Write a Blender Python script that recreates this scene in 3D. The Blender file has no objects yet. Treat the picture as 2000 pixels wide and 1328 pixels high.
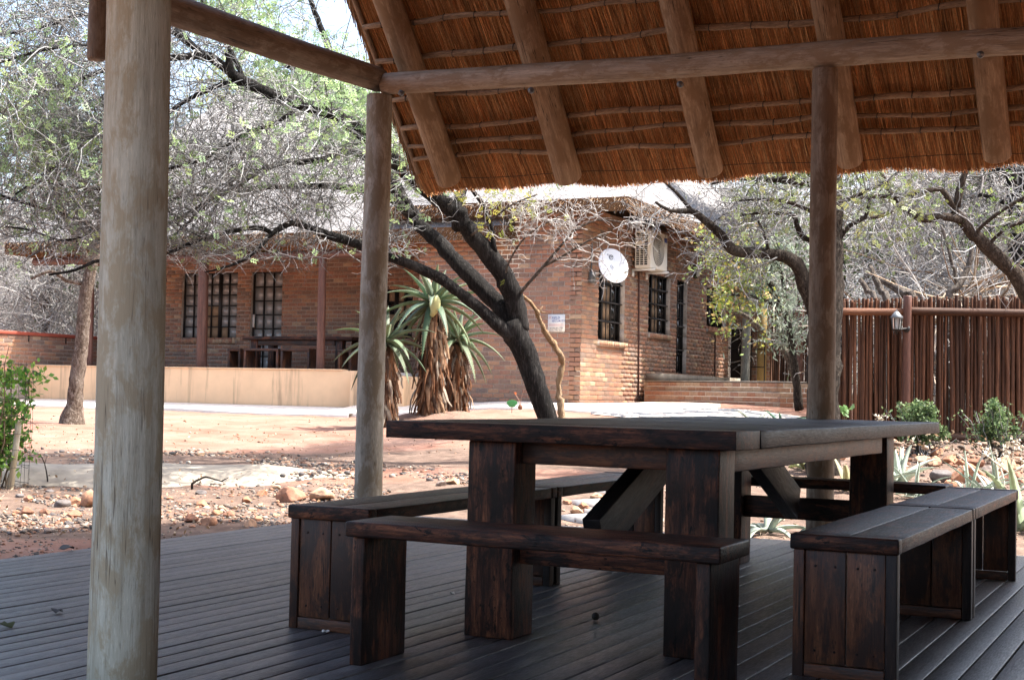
import bpy, math, random
import numpy as np
from mathutils import Matrix, Vector

SC = bpy.context.scene
COL = SC.collection
rng = np.random.default_rng(7)
random.seed(7)

# ------------------------------------------------------------------ camera
F, PITCH, ROLL, YAW, EYE = 2800.0, 0.03734, 0.02206, -0.4541, 0.874
FW = np.array([math.sin(YAW) * math.cos(PITCH), math.cos(YAW) * math.cos(PITCH), math.sin(PITCH)])
RT0 = np.array([math.cos(YAW), -math.sin(YAW), 0.0])
UP0 = np.cross(RT0, FW)
RT = RT0 * math.cos(ROLL) + UP0 * math.sin(ROLL)
UP = -RT0 * math.sin(ROLL) + UP0 * math.cos(ROLL)
EYEP = np.array([0.0, 0.0, EYE])
cd = bpy.data.cameras.new('camera')
cam = bpy.data.objects.new('camera', cd)
COL.objects.link(cam)
cd.sensor_width = 36.0
cd.lens = F / 2000.0 * 36.0
cd.clip_start = 0.05
cd.clip_end = 2000.0
cam.matrix_world = Matrix(((RT[0], UP[0], -FW[0], 0), (RT[1], UP[1], -FW[1], 0), (RT[2], UP[2], -FW[2], EYE), (0, 0, 0, 1)))
SC.camera = cam

# ------------------------------------------------------------------ light
SUN_AZ, SUN_EL = math.radians(60), math.radians(61)       # azimuth from +Y towards +X
SUN = np.array([math.sin(SUN_AZ) * math.cos(SUN_EL), math.cos(SUN_AZ) * math.cos(SUN_EL), math.sin(SUN_EL)])
w = bpy.data.worlds.new('World')
SC.world = w
w.use_nodes = True
wn = w.node_tree
bg = wn.nodes['Background']
sky = wn.nodes.new('ShaderNodeTexSky')
sky.sky_type = 'NISHITA'
sky.sun_disc = False
sky.sun_elevation = SUN_EL
sky.sun_rotation = SUN_AZ
sky.dust_density = 5.0
sky.air_density = 1.0
wn.links.new(sky.outputs[0], bg.inputs[0])
bg.inputs[1].default_value = 0.15
sl = bpy.data.lights.new('sun', 'SUN')
sl.energy = 3.6
sl.angle = math.radians(0.53)
sl.color = (1.0, 0.965, 0.91)
so = bpy.data.objects.new('sun', sl)
COL.objects.link(so)
so.rotation_euler = Vector(SUN).to_track_quat('Z', 'Y').to_euler()
so.location = (8, 6, 14)
SC.view_settings.view_transform = 'Standard'
SC.view_settings.look = 'None'
SC.view_settings.exposure = 1.95
SC.view_settings.gamma = 1.0
SC.view_settings.use_curve_mapping = False
SC.cycles.max_bounces = 10
SC.cycles.diffuse_bounces = 5
SC.cycles.glossy_bounces = 3
SC.cycles.use_denoising = True

# ------------------------------------------------------------------ image ray -> place on a known plane
def ray(px, py):
    return FW + RT * ((px - 1000) / F) + UP * ((664 - py) / F)
def at(px, py, d):
    return EYEP + ray(px, py) * d
def onX(px, py, X):
    r = ray(px, py); return EYEP + r * (X / r[0])
def onY(px, py, Y):
    r = ray(px, py); return EYEP + r * (Y / r[1])
def onZ(px, py, Z):
    r = ray(px, py); return EYEP + r * ((Z - EYE) / r[2])
def depth_of(p):
    return float(np.dot(np.asarray(p) - EYEP, FW))

def smooth(a, b, x):
    t = np.clip((x - a) / (b - a), 0, 1)
    return t * t * (3 - 2 * t)
def ground_z(x, y):
    x = np.asarray(x, float); y = np.asarray(y, float)
    d = -0.4387 * x + 0.8987 * y
    l = 0.8987 * x + 0.4387 * y
    left = np.interp(d, [-60, 8.5, 11, 13.5, 14.5, 16.8, 20, 22, 24.5, 26, 31, 60, 300],
                     [-.3, -.15, -.13, -.08, .06, .12, .29, .35, .385, .40, .42, .8, 3.0])
    right = np.interp(d, [-60, 8.5, 11, 14, 16, 18, 22, 25.7, 33, 60, 300],
                      [-.3, -.14, -.06, .10, .22, .36, .53, .68, .85, 1.2, 3.0])
    k = smooth(-3.0, 0.3, l)
    return left * (1 - k) + right * k + .11 * smooth(2.2, 4.2, l) * smooth(20.5, 24, d) * (1 - smooth(26, 29, d))
def on_ground(px, py):
    r = ray(px, py); t = 6.0
    for i in range(2400):
        p = EYEP + r * t
        if p[2] <= ground_z(p[0], p[1]):
            return p
        t += 0.02
    return p

# ------------------------------------------------------------------ materials
MATS = {}
def _new(name):
    m = bpy.data.materials.new(name); m.use_nodes = True
    nt = m.node_tree
    b = nt.nodes['Principled BSDF']
    MATS[name] = m
    return m, nt, b
def N(nt, t, **kw):
    n = nt.nodes.new(t)
    for k, v in kw.items():
        if hasattr(n, k): setattr(n, k, v)
        else: n.inputs[k].default_value = v
    return n
def ramp(nt, stops, fac):
    r = nt.nodes.new('ShaderNodeValToRGB')
    e = r.color_ramp.elements
    while len(e) < len(stops): e.new(0.5)
    for el, (p, c) in zip(e, stops):
        el.position = p
        el.color = (c[0], c[1], c[2], 1)
    nt.links.new(fac, r.inputs[0])
    return r.outputs[0]
def mixc(nt, a, b, fac, mode='MIX'):
    m = nt.nodes.new('ShaderNodeMix'); m.data_type = 'RGBA'; m.blend_type = mode
    for s, v in ((6, a), (7, b)):
        if isinstance(v, tuple): m.inputs[s].default_value = (v[0], v[1], v[2], 1)
        else: nt.links.new(v, m.inputs[s])
    if isinstance(fac, (int, float)): m.inputs[0].default_value = fac
    else: nt.links.new(fac, m.inputs[0])
    return m.outputs[2]
def coords(nt, kind='Object', scale=(1, 1, 1), rand=0.0):
    tc = nt.nodes.new('ShaderNodeTexCoord')
    if kind == 'World':
        src = nt.nodes.new('ShaderNodeNewGeometry').outputs['Position']
    else:
        src = tc.outputs[kind]
    mp = nt.nodes.new('ShaderNodeMapping')
    mp.inputs['Scale'].default_value = scale
    nt.links.new(src, mp.inputs[0])
    if rand:
        oi = nt.nodes.new('ShaderNodeObjectInfo')
        mul = nt.nodes.new('ShaderNodeMath'); mul.operation = 'MULTIPLY'; mul.inputs[1].default_value = rand
        nt.links.new(oi.outputs['Random'], mul.inputs[0])
        cb = nt.nodes.new('ShaderNodeCombineXYZ')
        for i in range(3): nt.links.new(mul.outputs[0], cb.inputs[i])
        nt.links.new(cb.outputs[0], mp.inputs['Location'])
    return mp.outputs[0]
def noise(nt, vec, scale, detail=4, rough=0.6, dist=0.0):
    n = nt.nodes.new('ShaderNodeTexNoise')
    n.inputs['Scale'].default_value = scale
    n.inputs['Detail'].default_value = detail
    n.inputs['Roughness'].default_value = rough
    n.inputs['Distortion'].default_value = dist
    nt.links.new(vec, n.inputs['Vector'])
    return n.outputs[0]
def bump(nt, b, h, strength=0.3, dist=0.01):
    bp = nt.nodes.new('ShaderNodeBump')
    bp.inputs['Strength'].default_value = strength
    bp.inputs['Distance'].default_value = dist
    nt.links.new(h, bp.inputs['Height'])
    nt.links.new(bp.outputs[0], b.inputs['Normal'])
def rand_value(nt, lo, hi):
    oi = nt.nodes.new('ShaderNodeObjectInfo')
    mr = nt.nodes.new('ShaderNodeMapRange')
    mr.inputs[3].default_value = lo; mr.inputs[4].default_value = hi
    nt.links.new(oi.outputs['Random'], mr.inputs[0])
    return mr.outputs[0]
def scale_col(nt, c, v):
    m = nt.nodes.new('ShaderNodeVectorMath'); m.operation = 'SCALE'
    nt.links.new(c, m.inputs[0])
    if isinstance(v, (int, float)): m.inputs['Scale'].default_value = v
    else: nt.links.new(v, m.inputs['Scale'])
    return m.outputs[0]

def mat_grain(name, stops, rough=0.4, cross=(9, 9, 0.7), bstr=0.25, crack=True, rand=(0.75, 1.25), spec=0.5, patch=None, rough_var=0.0, chips=False, knots=None, fleck=.85, crackcol=(0.012, 0.01, 0.009), scuff=None):
    """wood whose grain runs along the object's own z"""
    m, nt, b = _new(name)
    v = coords(nt, 'Object', cross, 37.0)
    n1 = noise(nt, v, 3.0, 8, 0.65, 0.4)
    c = ramp(nt, stops, n1)
    v2 = coords(nt, 'Object', (cross[0] * 5, cross[1] * 5, cross[2] * 7), 11.0)
    n2 = noise(nt, v2, 3.0, 4, 0.65)
    c = mixc(nt, c, (0.012, 0.010, 0.009), ramp(nt, [(0.33, (fleck,) * 3), (0.43, (0,) * 3)], n2))
    c = mixc(nt, c, scale_col(nt, c, 1.9), ramp(nt, [(0.56, (0,) * 3), (0.66, (fleck * .85,) * 3)], n2))
    if patch:
        v3 = coords(nt, 'Object', (5.0, 5.0, 2.2), 19.0)
        n3 = noise(nt, v3, 2.0, 7, 0.72, 0.3)
        c = mixc(nt, c, patch, ramp(nt, [(0.47, (0,) * 3), (0.56, (0.9,) * 3)], n3))
    if chips:
        v6 = coords(nt, 'Object', (17.0, 17.0, 7.0), 23.0)
        n6 = noise(nt, v6, 2.2, 5, 0.7, 0.6)
        c = mixc(nt, c, (0.006, 0.005, 0.005), ramp(nt, [(0.58, (0,) * 3), (0.63, (0.95,) * 3)], n6))
    if knots:
        v7 = coords(nt, 'Object', (3.4, 3.4, 1.15), 29.0)
        vo = nt.nodes.new('ShaderNodeTexVoronoi'); vo.inputs['Scale'].default_value = 1.0; nt.links.new(v7, vo.inputs['Vector'])
        kd = nt.nodes.new('ShaderNodeMath'); kd.operation = 'ADD'; nt.links.new(vo.outputs['Distance'], kd.inputs[0])
        ks = nt.nodes.new('ShaderNodeMath'); ks.operation = 'MULTIPLY'; ks.inputs[1].default_value = 0.12; nt.links.new(n2, ks.inputs[0]); nt.links.new(ks.outputs[0], kd.inputs[1])
        c = mixc(nt, c, knots, ramp(nt, [(0.10, (.9,) * 3), (0.14, (0.5,) * 3), (0.19, (0,) * 3)], kd.outputs[0]))
    c = scale_col(nt, c, rand_value(nt, *rand))
    h = n1
    if scuff:
        wv_ = coords(nt, 'World', (1.6, .7, 1.0))
        c = mixc(nt, c, scuff, ramp(nt, [(0.50, (0,) * 3), (0.70, (0.6,) * 3)], noise(nt, wv_, 2.0, 7, 0.7, 0.4)))
    if crack:
        v4 = coords(nt, 'Object', (cross[0] * 2.2, cross[1] * 2.2, cross[2] * .55), 5.0)
        n4 = noise(nt, v4, 2.5, 2, 0.5, 0.2)
        k = ramp(nt, [(0.485, (0,) * 3), (0.497, (1,) * 3), (0.503, (1,) * 3), (0.515, (0,) * 3)], n4)
        v5 = coords(nt, 'Object', (1.3, 1.3, .6), 3.0)
        sel = ramp(nt, [(0.52, (0,) * 3), (0.6, (1,) * 3)], noise(nt, v5, 2.0, 2))
        kk = mixc(nt, (0, 0, 0), k, sel)
        c = mixc(nt, c, crackcol, kk)
    nt.links.new(c, b.inputs['Base Color'])
    b.inputs['Roughness'].default_value = rough
    if rough_var:
        mr = nt.nodes.new('ShaderNodeMapRange')
        mr.inputs[1].default_value = 0.3; mr.inputs[2].default_value = 0.7
        mr.inputs[3].default_value = rough - rough_var; mr.inputs[4].default_value = rough + rough_var
        nt.links.new(n2, mr.inputs[0]); nt.links.new(mr.outputs[0], b.inputs['Roughness'])
    b.inputs['Specular IOR Level'].default_value = spec
    bump(nt, b, n2, bstr, 0.004)
    return m

mat_grain('table_wood', [(0.33, (0.012, 0.008, 0.007)), (0.48, (0.050, 0.020, 0.013)), (0.64, (0.17, 0.062, 0.030))], 0.40, (12, 12, 1.3), 0.6, True, (0.8, 1.25), 0.17, patch=(0.013, 0.010, 0.009), rough_var=0.10, chips=True)
mat_grain('char_wood', [(0.33, (0.007, 0.006, 0.006)), (0.55, (0.020, 0.013, 0.011)), (0.75, (0.055, 0.030, 0.020))], 0.48, (10, 10, 0.8), 0.5, True, (0.85, 1.1), 0.22, patch=(0.010, 0.009, 0.009), rough_var=0.10)
mat_grain('panel_wood', [(0.33, (0.036, 0.015, 0.009)), (0.5, (0.095, 0.036, 0.018)), (0.68, (0.18, 0.072, 0.034))], 0.42, (12, 12, 1.1), 0.4, True, (0.65, 1.25), 0.3, patch=(0.034, 0.020, 0.016), rough_var=0.08)
mat_grain('panel_wood_dark', [(0.30, (0.012, 0.010, 0.010)), (0.5, (0.026, 0.018, 0.016)), (0.75, (0.050, 0.030, 0.02))], 0.5, (10, 10, 1.0), 0.25, False, (0.8, 1.2), 0.22, rough_var=0.08)
mat_grain('deck_wood', [(0.30, (0.050, 0.047, 0.048)), (0.5, (0.078, 0.073, 0.073)), (0.72, (0.115, 0.105, 0.102))], 0.42, (12, 12, 1.0), 0.5, False, (0.7, 1.3), 0.45, patch=(0.060, 0.058, 0.062), rough_var=0.14, scuff=(0.15, 0.145, 0.148))
mat_grain('weathered_log', [(0.30, (0.33, 0.295, 0.22)), (0.5, (0.45, 0.42, 0.325)), (0.72, (0.54, 0.515, 0.415))], 0.8, (11, 11, .9), 0.6, True, (0.95, 1.1), 0.2, patch=(0.35, 0.285, 0.185), knots=(0.15, 0.10, 0.06), fleck=.3, crackcol=(0.13, 0.10, 0.07))
mat_grain('grey_log', [(0.30, (0.19, 0.168, 0.132)), (0.5, (0.285, 0.258, 0.208)), (0.72, (0.39, 0.36, 0.30))], 0.78, (7, 7, 1.2), 0.5, True, (0.95, 1.1), 0.2, patch=(0.19, 0.15, 0.10), knots=(0.07, 0.048, 0.032), fleck=.3)
mat_grain('rafter_log', [(0.30, (0.15, 0.092, 0.052)), (0.5, (0.27, 0.175, 0.102)), (0.72, (0.39, 0.28, 0.175))], 0.7, (9, 9, 0.8), 0.5, True, (0.9, 1.1), 0.22, patch=(0.20, 0.12, 0.062), knots=(0.08, 0.048, 0.028), fleck=.35)
mat_grain('beam_log', [(0.30, (0.19, 0.14, 0.098)), (0.5, (0.32, 0.25, 0.18)), (0.72, (0.44, 0.365, 0.28))], 0.72, (9, 9, 0.8), 0.5, True, (0.95, 1.1), 0.2, patch=(0.25, 0.175, 0.11), knots=(0.09, 0.06, 0.04), fleck=.3)
mat_grain('brown_log', [(0.30, (0.12, 0.088, 0.060)), (0.5, (0.21, 0.16, 0.113)), (0.72, (0.31, 0.25, 0.185))], 0.7, (9, 9, 0.6), 0.5, True, (0.85, 1.1), 0.25, patch=(0.14, 0.092, 0.055), knots=(0.05, 0.032, 0.02), fleck=.4)
mat_grain('batten_wood', [(0.30, (0.14, 0.09, 0.055)), (0.5, (0.25, 0.165, 0.10)), (0.72, (0.36, 0.25, 0.16))], 0.75, (14, 14, 1.5), 0.5, False, (0.8, 1.15), 0.2)
mat_grain('red_pole', [(0.30, (0.065, 0.026, 0.017)), (0.5, (0.105, 0.044, 0.028)), (0.72, (0.155, 0.072, 0.046))], 0.5, (9, 9, 0.5), 0.3, False, (0.85, 1.15), 0.4)
mat_grain('fence_pole', [(0.30, (0.036, 0.015, 0.008)), (0.5, (0.105, 0.043, 0.021)), (0.72, (0.22, 0.10, 0.050))], 0.7, (20, 20, 0.8), 0.6, True, (0.3, 1.45), 0.25)
mat_grain('grey_pole', [(0.30, (0.22, 0.21, 0.17)), (0.5, (0.34, 0.33, 0.27)), (0.72, (0.45, 0.43, 0.36))], 0.8, (9, 9, 0.7), 0.4, False, (0.9, 1.1), 0.2)

def mat_tint(name, rough=0.8, vary=0.35, nscale=30.0, bstr=0.3, bdist=0.004, spec=0.3, trans=None, fine=None):
    m, nt, b = _new(name)
    a = nt.nodes.new('ShaderNodeAttribute'); a.attribute_name = 'tint'
    v = coords(nt, 'World')
    n = noise(nt, v, nscale, 5, 0.65)
    mr = nt.nodes.new('ShaderNodeMapRange')
    mr.inputs[1].default_value = 0.25; mr.inputs[2].default_value = 0.75
    mr.inputs[3].default_value = 1 - vary; mr.inputs[4].default_value = 1 + vary
    nt.links.new(n, mr.inputs[0])
    c = scale_col(nt, a.outputs['Color'], mr.outputs[0])
    if fine:
        n2 = noise(nt, v, fine[0], 3, 0.6)
        c = mixc(nt, c, fine[1], ramp(nt, [(0.55, (0,) * 3), (0.68, (fine[2],) * 3)], n2))
    nt.links.new(c, b.inputs['Base Color'])
    b.inputs['Roughness'].default_value = rough
    b.inputs['Specular IOR Level'].default_value = spec
    if bstr: bump(nt, b, n, bstr, bdist)
    if trans:
        tr = nt.nodes.new('ShaderNodeBsdfTranslucent')
        nt.links.new(c, tr.inputs['Color'])
        mx = nt.nodes.new('ShaderNodeMixShader'); mx.inputs[0].default_value = trans
        out = nt.nodes['Material Output']
        nt.links.new(b.outputs[0], mx.inputs[1]); nt.links.new(tr.outputs[0], mx.inputs[2])
        nt.links.new(mx.outputs[0], out.inputs[0])
    return m
mat_tint('brick', 0.85, 0.30, 22, 0.35, 0.004, 0.2, None, (55, (0.50, 0.36, 0.28), 0.35))
mat_tint('reed', 0.6, 0.25, 60, 0, 0.002, 0.35, 0.12)
mat_tint('stone', 0.85, 0.35, 18, 0.5, 0.01, 0.2, None, (30, (0.10, 0.075, 0.06), 0.5))
mat_tint('gravel', 0.9, 0.3, 40, 0, 0.01, 0.2)
mat_tint('twig', 0.85, 0.3, 14, 0, 0.01, 0.15)
mat_tint('leaf', 0.5, 0.3, 6, 0, 0.01, 0.35, 0.35)
mat_tint('dry_leaf', 0.8, 0.4, 14, 0, 0.01, 0.15, 0.2)

def mat_bark(name, c0, c1, c2, sc=(16, 16, 3.0)):
    m, nt, b = _new(name)
    v = coords(nt, 'World', sc)
    n = noise(nt, v, 2.2, 7, 0.7, 0.9)
    c = ramp(nt, [(0.30, c0), (0.52, c1), (0.72, c2)], n)
    v2 = coords(nt, 'World', (2.2, 2.2, 1.0))
    c = mixc(nt, c, c2, ramp(nt, [(0.5, (0,) * 3), (0.72, (0.5,) * 3)], noise(nt, v2, 2.0, 4)))
    nt.links.new(c, b.inputs['Base Color'])
    b.inputs['Roughness'].default_value = 0.9
    b.inputs['Specular IOR Level'].default_value = 0.15
    bump(nt, b, n, 1.0, 0.05)
    return m
mat_bark('bark_dark', (0.006, 0.0055, 0.005), (0.016, 0.014, 0.013), (0.085, 0.078, 0.072), (26, 26, 3.2))
mat_bark('bark_grey', (0.025, 0.018, 0.013), (0.10, 0.08, 0.063), (0.30, 0.26, 0.225), (18, 18, 8))
mat_bark('bark_left', (0.035, 0.022, 0.015), (0.14, 0.105, 0.08), (0.40, 0.35, 0.30), (15, 15, 8))
mat_bark('bark_mid', (0.018, 0.012, 0.008), (0.06, 0.043, 0.031), (0.17, 0.14, 0.115), (20, 20, 9))
mat_bark('bark_brown', (0.010, 0.008, 0.006), (0.035, 0.027, 0.021), (0.15, 0.125, 0.10), (20, 20, 8))
mat_bark('bark_pale', (0.16, 0.09, 0.045), (0.38, 0.25, 0.14), (0.55, 0.42, 0.29), (18, 18, 5))

def mat_plain(name, col, rough=0.7, metal=0.0, nvar=0.15, nscale=6.0, bstr=0.0, spec=0.4, stain=None):
    m, nt, b = _new(name)
    v = coords(nt, 'World')
    n = noise(nt, v, nscale, 5, 0.6)
    mr = nt.nodes.new('ShaderNodeMapRange')
    mr.inputs[1].default_value = 0.3; mr.inputs[2].default_value = 0.7
    mr.inputs[3].default_value = 1 - nvar; mr.inputs[4].default_value = 1 + nvar
    nt.links.new(n, mr.inputs[0])
    rgb = nt.nodes.new('ShaderNodeRGB'); rgb.outputs[0].default_value = (*col, 1)
    c = scale_col(nt, rgb.outputs[0], mr.outputs[0])
    if stain:
        sv = coords(nt, 'World', stain[1])
        c = mixc(nt, c, stain[0], ramp(nt, [(0.54, (0,) * 3), (0.74, (stain[2],) * 3)], noise(nt, sv, 1.0, 5, 0.62, 0.3)))
    nt.links.new(c, b.inputs['Base Color'])
    b.inputs['Roughness'].default_value = rough
    b.inputs['Metallic'].default_value = metal
    b.inputs['Specular IOR Level'].default_value = spec
    if bstr: bump(nt, b, n, bstr, 0.01)
    return m
mat_plain('mortar', (0.42, 0.36, 0.30), 0.95, 0, 0.2, 20)
mat_plain('cream_plaster', (0.74, 0.50, 0.30), 0.9, 0, 0.06, 3, 0.05, 0.2, ((0.20, 0.14, 0.095), (3.4, 3.4, 0.38), 0.85))
mat_plain('yellow_plaster', (0.66, 0.47, 0.20), 0.9, 0, 0.05, 3, 0.05, 0.2)
mat_plain('concrete', (0.31, 0.27, 0.215), 0.9, 0, 0.3, 5, 0.3, 0.2, ((0.30, 0.25, 0.19), (1.6, 1.6, 1.6), 0.6))
mat_plain('path_concrete', (0.60, 0.54, 0.47), 0.9, 0, 0.12, 4, 0.2, 0.2, ((0.42, 0.33, 0.26), (1.2, 1.2, 1.2), 0.5))
mat_plain('paving_stone', (0.52, 0.50, 0.47), 0.85, 0, 0.2, 9, 0.3)
mat_plain('dark_metal', (0.020, 0.018, 0.017), 0.5, 0.3, 0.2, 9)
mat_plain('grey_metal', (0.17, 0.18, 0.18), 0.45, 0.6, 0.15, 12)
mat_plain('white_paint', (0.74, 0.73, 0.68), 0.45, 0, 0.03, 12, 0, 0.4)
mat_plain('dish_white', (0.74, 0.77, 0.80), 0.4, 0, 0.02, 12)
mat_plain('unit_cream', (0.76, 0.72, 0.62), 0.5, 0, 0.04, 8)
mat_plain('fan_grey', (0.24, 0.23, 0.20), 0.6, 0, 0.08, 60)
mat_plain('red_paint', (0.33, 0.075, 0.045), 0.6, 0, 0.15, 6)
mat_plain('curtain', (0.28, 0.19, 0.115), 0.9, 0, 0.25, 5)
mat_plain('shade_black', (0.012, 0.010, 0.009), 0.9)  # near-black that stands in for shade inside openings
mat_plain('ink_blue', (0.03, 0.05, 0.22), 0.6)
mat_plain('ink_dark', (0.03, 0.035, 0.05), 0.6)
mat_plain('ink_red', (0.5, 0.10, 0.06), 0.6)
mat_plain('wire', (0.05, 0.045, 0.04), 0.6, 0.5)
mat_plain('conduit', (0.075, 0.032, 0.024), 0.6)
mat_plain('clay_pot', (0.18, 0.08, 0.045), 0.8)
mat_plain('flower_cream', (0.62, 0.56, 0.45), 0.8)
mat_plain('aloe_bud', (0.42, 0.42, 0.19), 0.7)
mat_plain('orange_petal', (0.7, 0.18, 0.04), 0.7)
mat_plain('nut_dark', (0.02, 0.014, 0.01), 0.6)

def mat_glass(name, col, rough=0.05):
    m, nt, b = _new(name)
    b.inputs['Base Color'].default_value = (*col, 1)
    b.inputs['Roughness'].default_value = rough
    b.inputs['Specular IOR Level'].default_value = 0.9
    v = coords(nt, 'World')
    n = noise(nt, v, 3.0, 2)
    bump(nt, b, n, 0.06, 0.02)
    return m
mat_glass('window_glass', (0.018, 0.017, 0.016))
mat_glass('porch_glass_glare', (0.27, 0.265, 0.25), 0.16)  # reflections of bright trees and ground put into the base grey
m, nt, b = _new('lamp_glass')
b.inputs['Base Color'].default_value = (0.75, 0.77, 0.75, 1); b.inputs['Roughness'].default_value = 0.15
b.inputs['Transmission Weight'].default_value = 0.7
m, nt, b = _new('frosted_glass')
b.inputs['Base Color'].default_value = (0.55, 0.55, 0.50, 1); b.inputs['Roughness'].default_value = 0.35

def mat_ground():
    m, nt, b = _new('red_soil')
    v = coords(nt, 'World')
    big = noise(nt, v, 0.35, 5, 0.6)
    mid = noise(nt, v, 2.4, 6, 0.65)
    fine = noise(nt, v, 38.0, 4, 0.7)
    c = ramp(nt, [(0.30, (0.175, 0.082, 0.056)), (0.52, (0.245, 0.132, 0.096)), (0.72, (0.305, 0.185, 0.143))], mid)
    c = mixc(nt, c, (0.26, 0.185, 0.14), ramp(nt, [(0.45, (0,) * 3), (0.65, (0.65,) * 3)], big))
    am = nt.nodes.new('ShaderNodeAttribute'); am.attribute_name = 'tint'
    stony = ramp(nt, [(0.30, (0.055, 0.042, 0.034)), (0.5, (0.125, 0.092, 0.072)), (0.7, (0.235, 0.165, 0.125))], noise(nt, v, 6.0, 6, 0.7))
    mm_ = nt.nodes.new('ShaderNodeMath'); mm_.operation = 'ADD'; nt.links.new(am.outputs['Fac'], mm_.inputs[0])
    jn = nt.nodes.new('ShaderNodeMath'); jn.operation = 'MULTIPLY_ADD'; nt.links.new(mid, jn.inputs[0]); jn.inputs[1].default_value = 1.2; jn.inputs[2].default_value = -0.6
    nt.links.new(jn.outputs[0], mm_.inputs[1])
    c = mixc(nt, c, stony, ramp(nt, [(0.35, (0,) * 3), (0.65, (0.85,) * 3)], mm_.outputs[0]))
    c = mixc(nt, c, (0.16, 0.11, 0.075), ramp(nt, [(0.26, (0.8,) * 3), (0.40, (0,) * 3)], fine))
    c = mixc(nt, c, (0.48, 0.40, 0.33), ramp(nt, [(0.66, (0,) * 3), (0.74, (0.6,) * 3)], fine))
    nt.links.new(c, b.inputs['Base Color'])
    b.inputs['Roughness'].default_value = 0.95
    b.inputs['Specular IOR Level'].default_value = 0.1
    bump(nt, b, fine, 0.6, 0.02)
mat_ground()

def mat_thatch_outer():
    m, nt, b = _new('grey_thatch')
    v = coords(nt, 'World')
    n1 = noise(nt, v, 45.0, 4, 0.7)
    n2 = noise(nt, v, 1.6, 5, 0.6)
    c = ramp(nt, [(0.34, (0.10, 0.095, 0.095)), (0.5, (0.24, 0.23, 0.225)), (0.66, (0.37, 0.36, 0.35))], n1)
    c = mixc(nt, c, (0.25, 0.235, 0.24), ramp(nt, [(0.5, (0,) * 3), (0.7, (0.5,) * 3)], n2))
    nt.links.new(c, b.inputs['Base Color'])
    b.inputs['Roughness'].default_value = 0.95
    b.inputs['Specular IOR Level'].default_value = 0.1
    bump(nt, b, n1, 0.8, 0.04)
    m, nt, b = _new('thatch_under')
    v = coords(nt, 'World', (60, 6, 6))
    n1 = noise(nt, v, 2.0, 4, 0.7)
    c = ramp(nt, [(0.30, (0.20, 0.085, 0.030)), (0.5, (0.40, 0.19, 0.075)), (0.7, (0.56, 0.30, 0.13))], n1)
    nt.links.new(c, b.inputs['Base Color'])
    b.inputs['Roughness'].default_value = 0.8
    bump(nt, b, n1, 0.8, 0.03)
mat_thatch_outer()
mat_plain('thatch_edge', (0.10, 0.052, 0.026), 0.95, 0, 0.5, 40, 0.8, 0.1)

# ------------------------------------------------------------------ mesh building
class MB:
    """collects vertices, faces (tri / quad) and a per-vertex tint"""
    def __init__(self):
        self.v = []; self.q = []; self.t = []; self.c = []; self.n = 0
    def add(self, v, quads=None, tris=None, tint=None):
        v = np.asarray(v, float).reshape(-1, 3)
        if quads is not None and len(quads): self.q.append(np.asarray(quads, np.int64).reshape(-1, 4) + self.n)
        if tris is not None and len(tris): self.t.append(np.asarray(tris, np.int64).reshape(-1, 3) + self.n)
        if tint is None: tint = (0.5, 0.5, 0.5)
        tint = np.asarray(tint, float)
        if tint.ndim == 1: tint = np.repeat(tint[None], len(v), 0)
        self.v.append(v); self.c.append(tint); self.n += len(v)
    def mesh(self, name, mat=None, smooth=False):
        V = np.concatenate(self.v); Cc = np.concatenate(self.c)
        q = np.concatenate(self.q) if self.q else np.zeros((0, 4), np.int64)
        t = np.concatenate(self.t) if self.t else np.zeros((0, 3), np.int64)
        me = bpy.data.meshes.new(name)
        me.vertices.add(len(V)); me.vertices.foreach_set('co', V.astype(np.float32).ravel())
        nl = q.size + t.size
        me.loops.add(nl); me.loops.foreach_set('vertex_index', np.concatenate([q.ravel(), t.ravel()]).astype(np.int32))
        np_ = len(q) + len(t)
        me.polygons.add(np_)
        ls = np.concatenate([np.arange(len(q)) * 4, q.size + np.arange(len(t)) * 3]).astype(np.int32)
        me.polygons.foreach_set('loop_start', ls)
        try:
            me.polygons.foreach_set('loop_total', np.concatenate([np.full(len(q), 4), np.full(len(t), 3)]).astype(np.int32))
        except Exception:
            pass
        if smooth: me.polygons.foreach_set('use_smooth', np.ones(np_, bool))
        at_ = me.color_attributes.new('tint', 'FLOAT_COLOR', 'POINT')
        at_.data.foreach_set('color', np.concatenate([Cc, np.ones((len(Cc), 1))], 1).astype(np.float32).ravel())
        me.update(calc_edges=True)
        if mat: me.materials.append(MATS[mat])
        return me
    def build(self, name, mat, parent=None, smooth=False, M=None):
        return link(name, self.mesh(name, mat, smooth), parent, M)

WORLD = {}
def link(name, data, parent=None, M=None):
    o = bpy.data.objects.new(name, data)
    COL.objects.link(o)
    M = M or Matrix.Identity(4)
    o.matrix_basis = M
    WORLD[o.name] = M.copy()
    if parent is not None:
        o.parent = parent
        o.matrix_parent_inverse = WORLD[parent.name].inverted()
    return o
def thing(name, label, cat, loc=(0, 0, 0), group=None):
    o = link(name, None, None, Matrix.Translation(Vector([float(q) for q in loc])))
    o.empty_display_size = 0.1
    return tag(o, label, cat, group)
def tag(o, label=None, cat=None, group=None, kind=None):
    if label: o['label'] = label
    if cat: o['category'] = cat
    if group: o['group'] = group
    if kind: o['kind'] = kind
    return o
def bevel(o, wdt=0.004, seg=2):
    md = o.modifiers.new('bevel', 'BEVEL'); md.width = wdt; md.segments = seg; md.limit_method = 'ANGLE'
    return o

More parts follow.
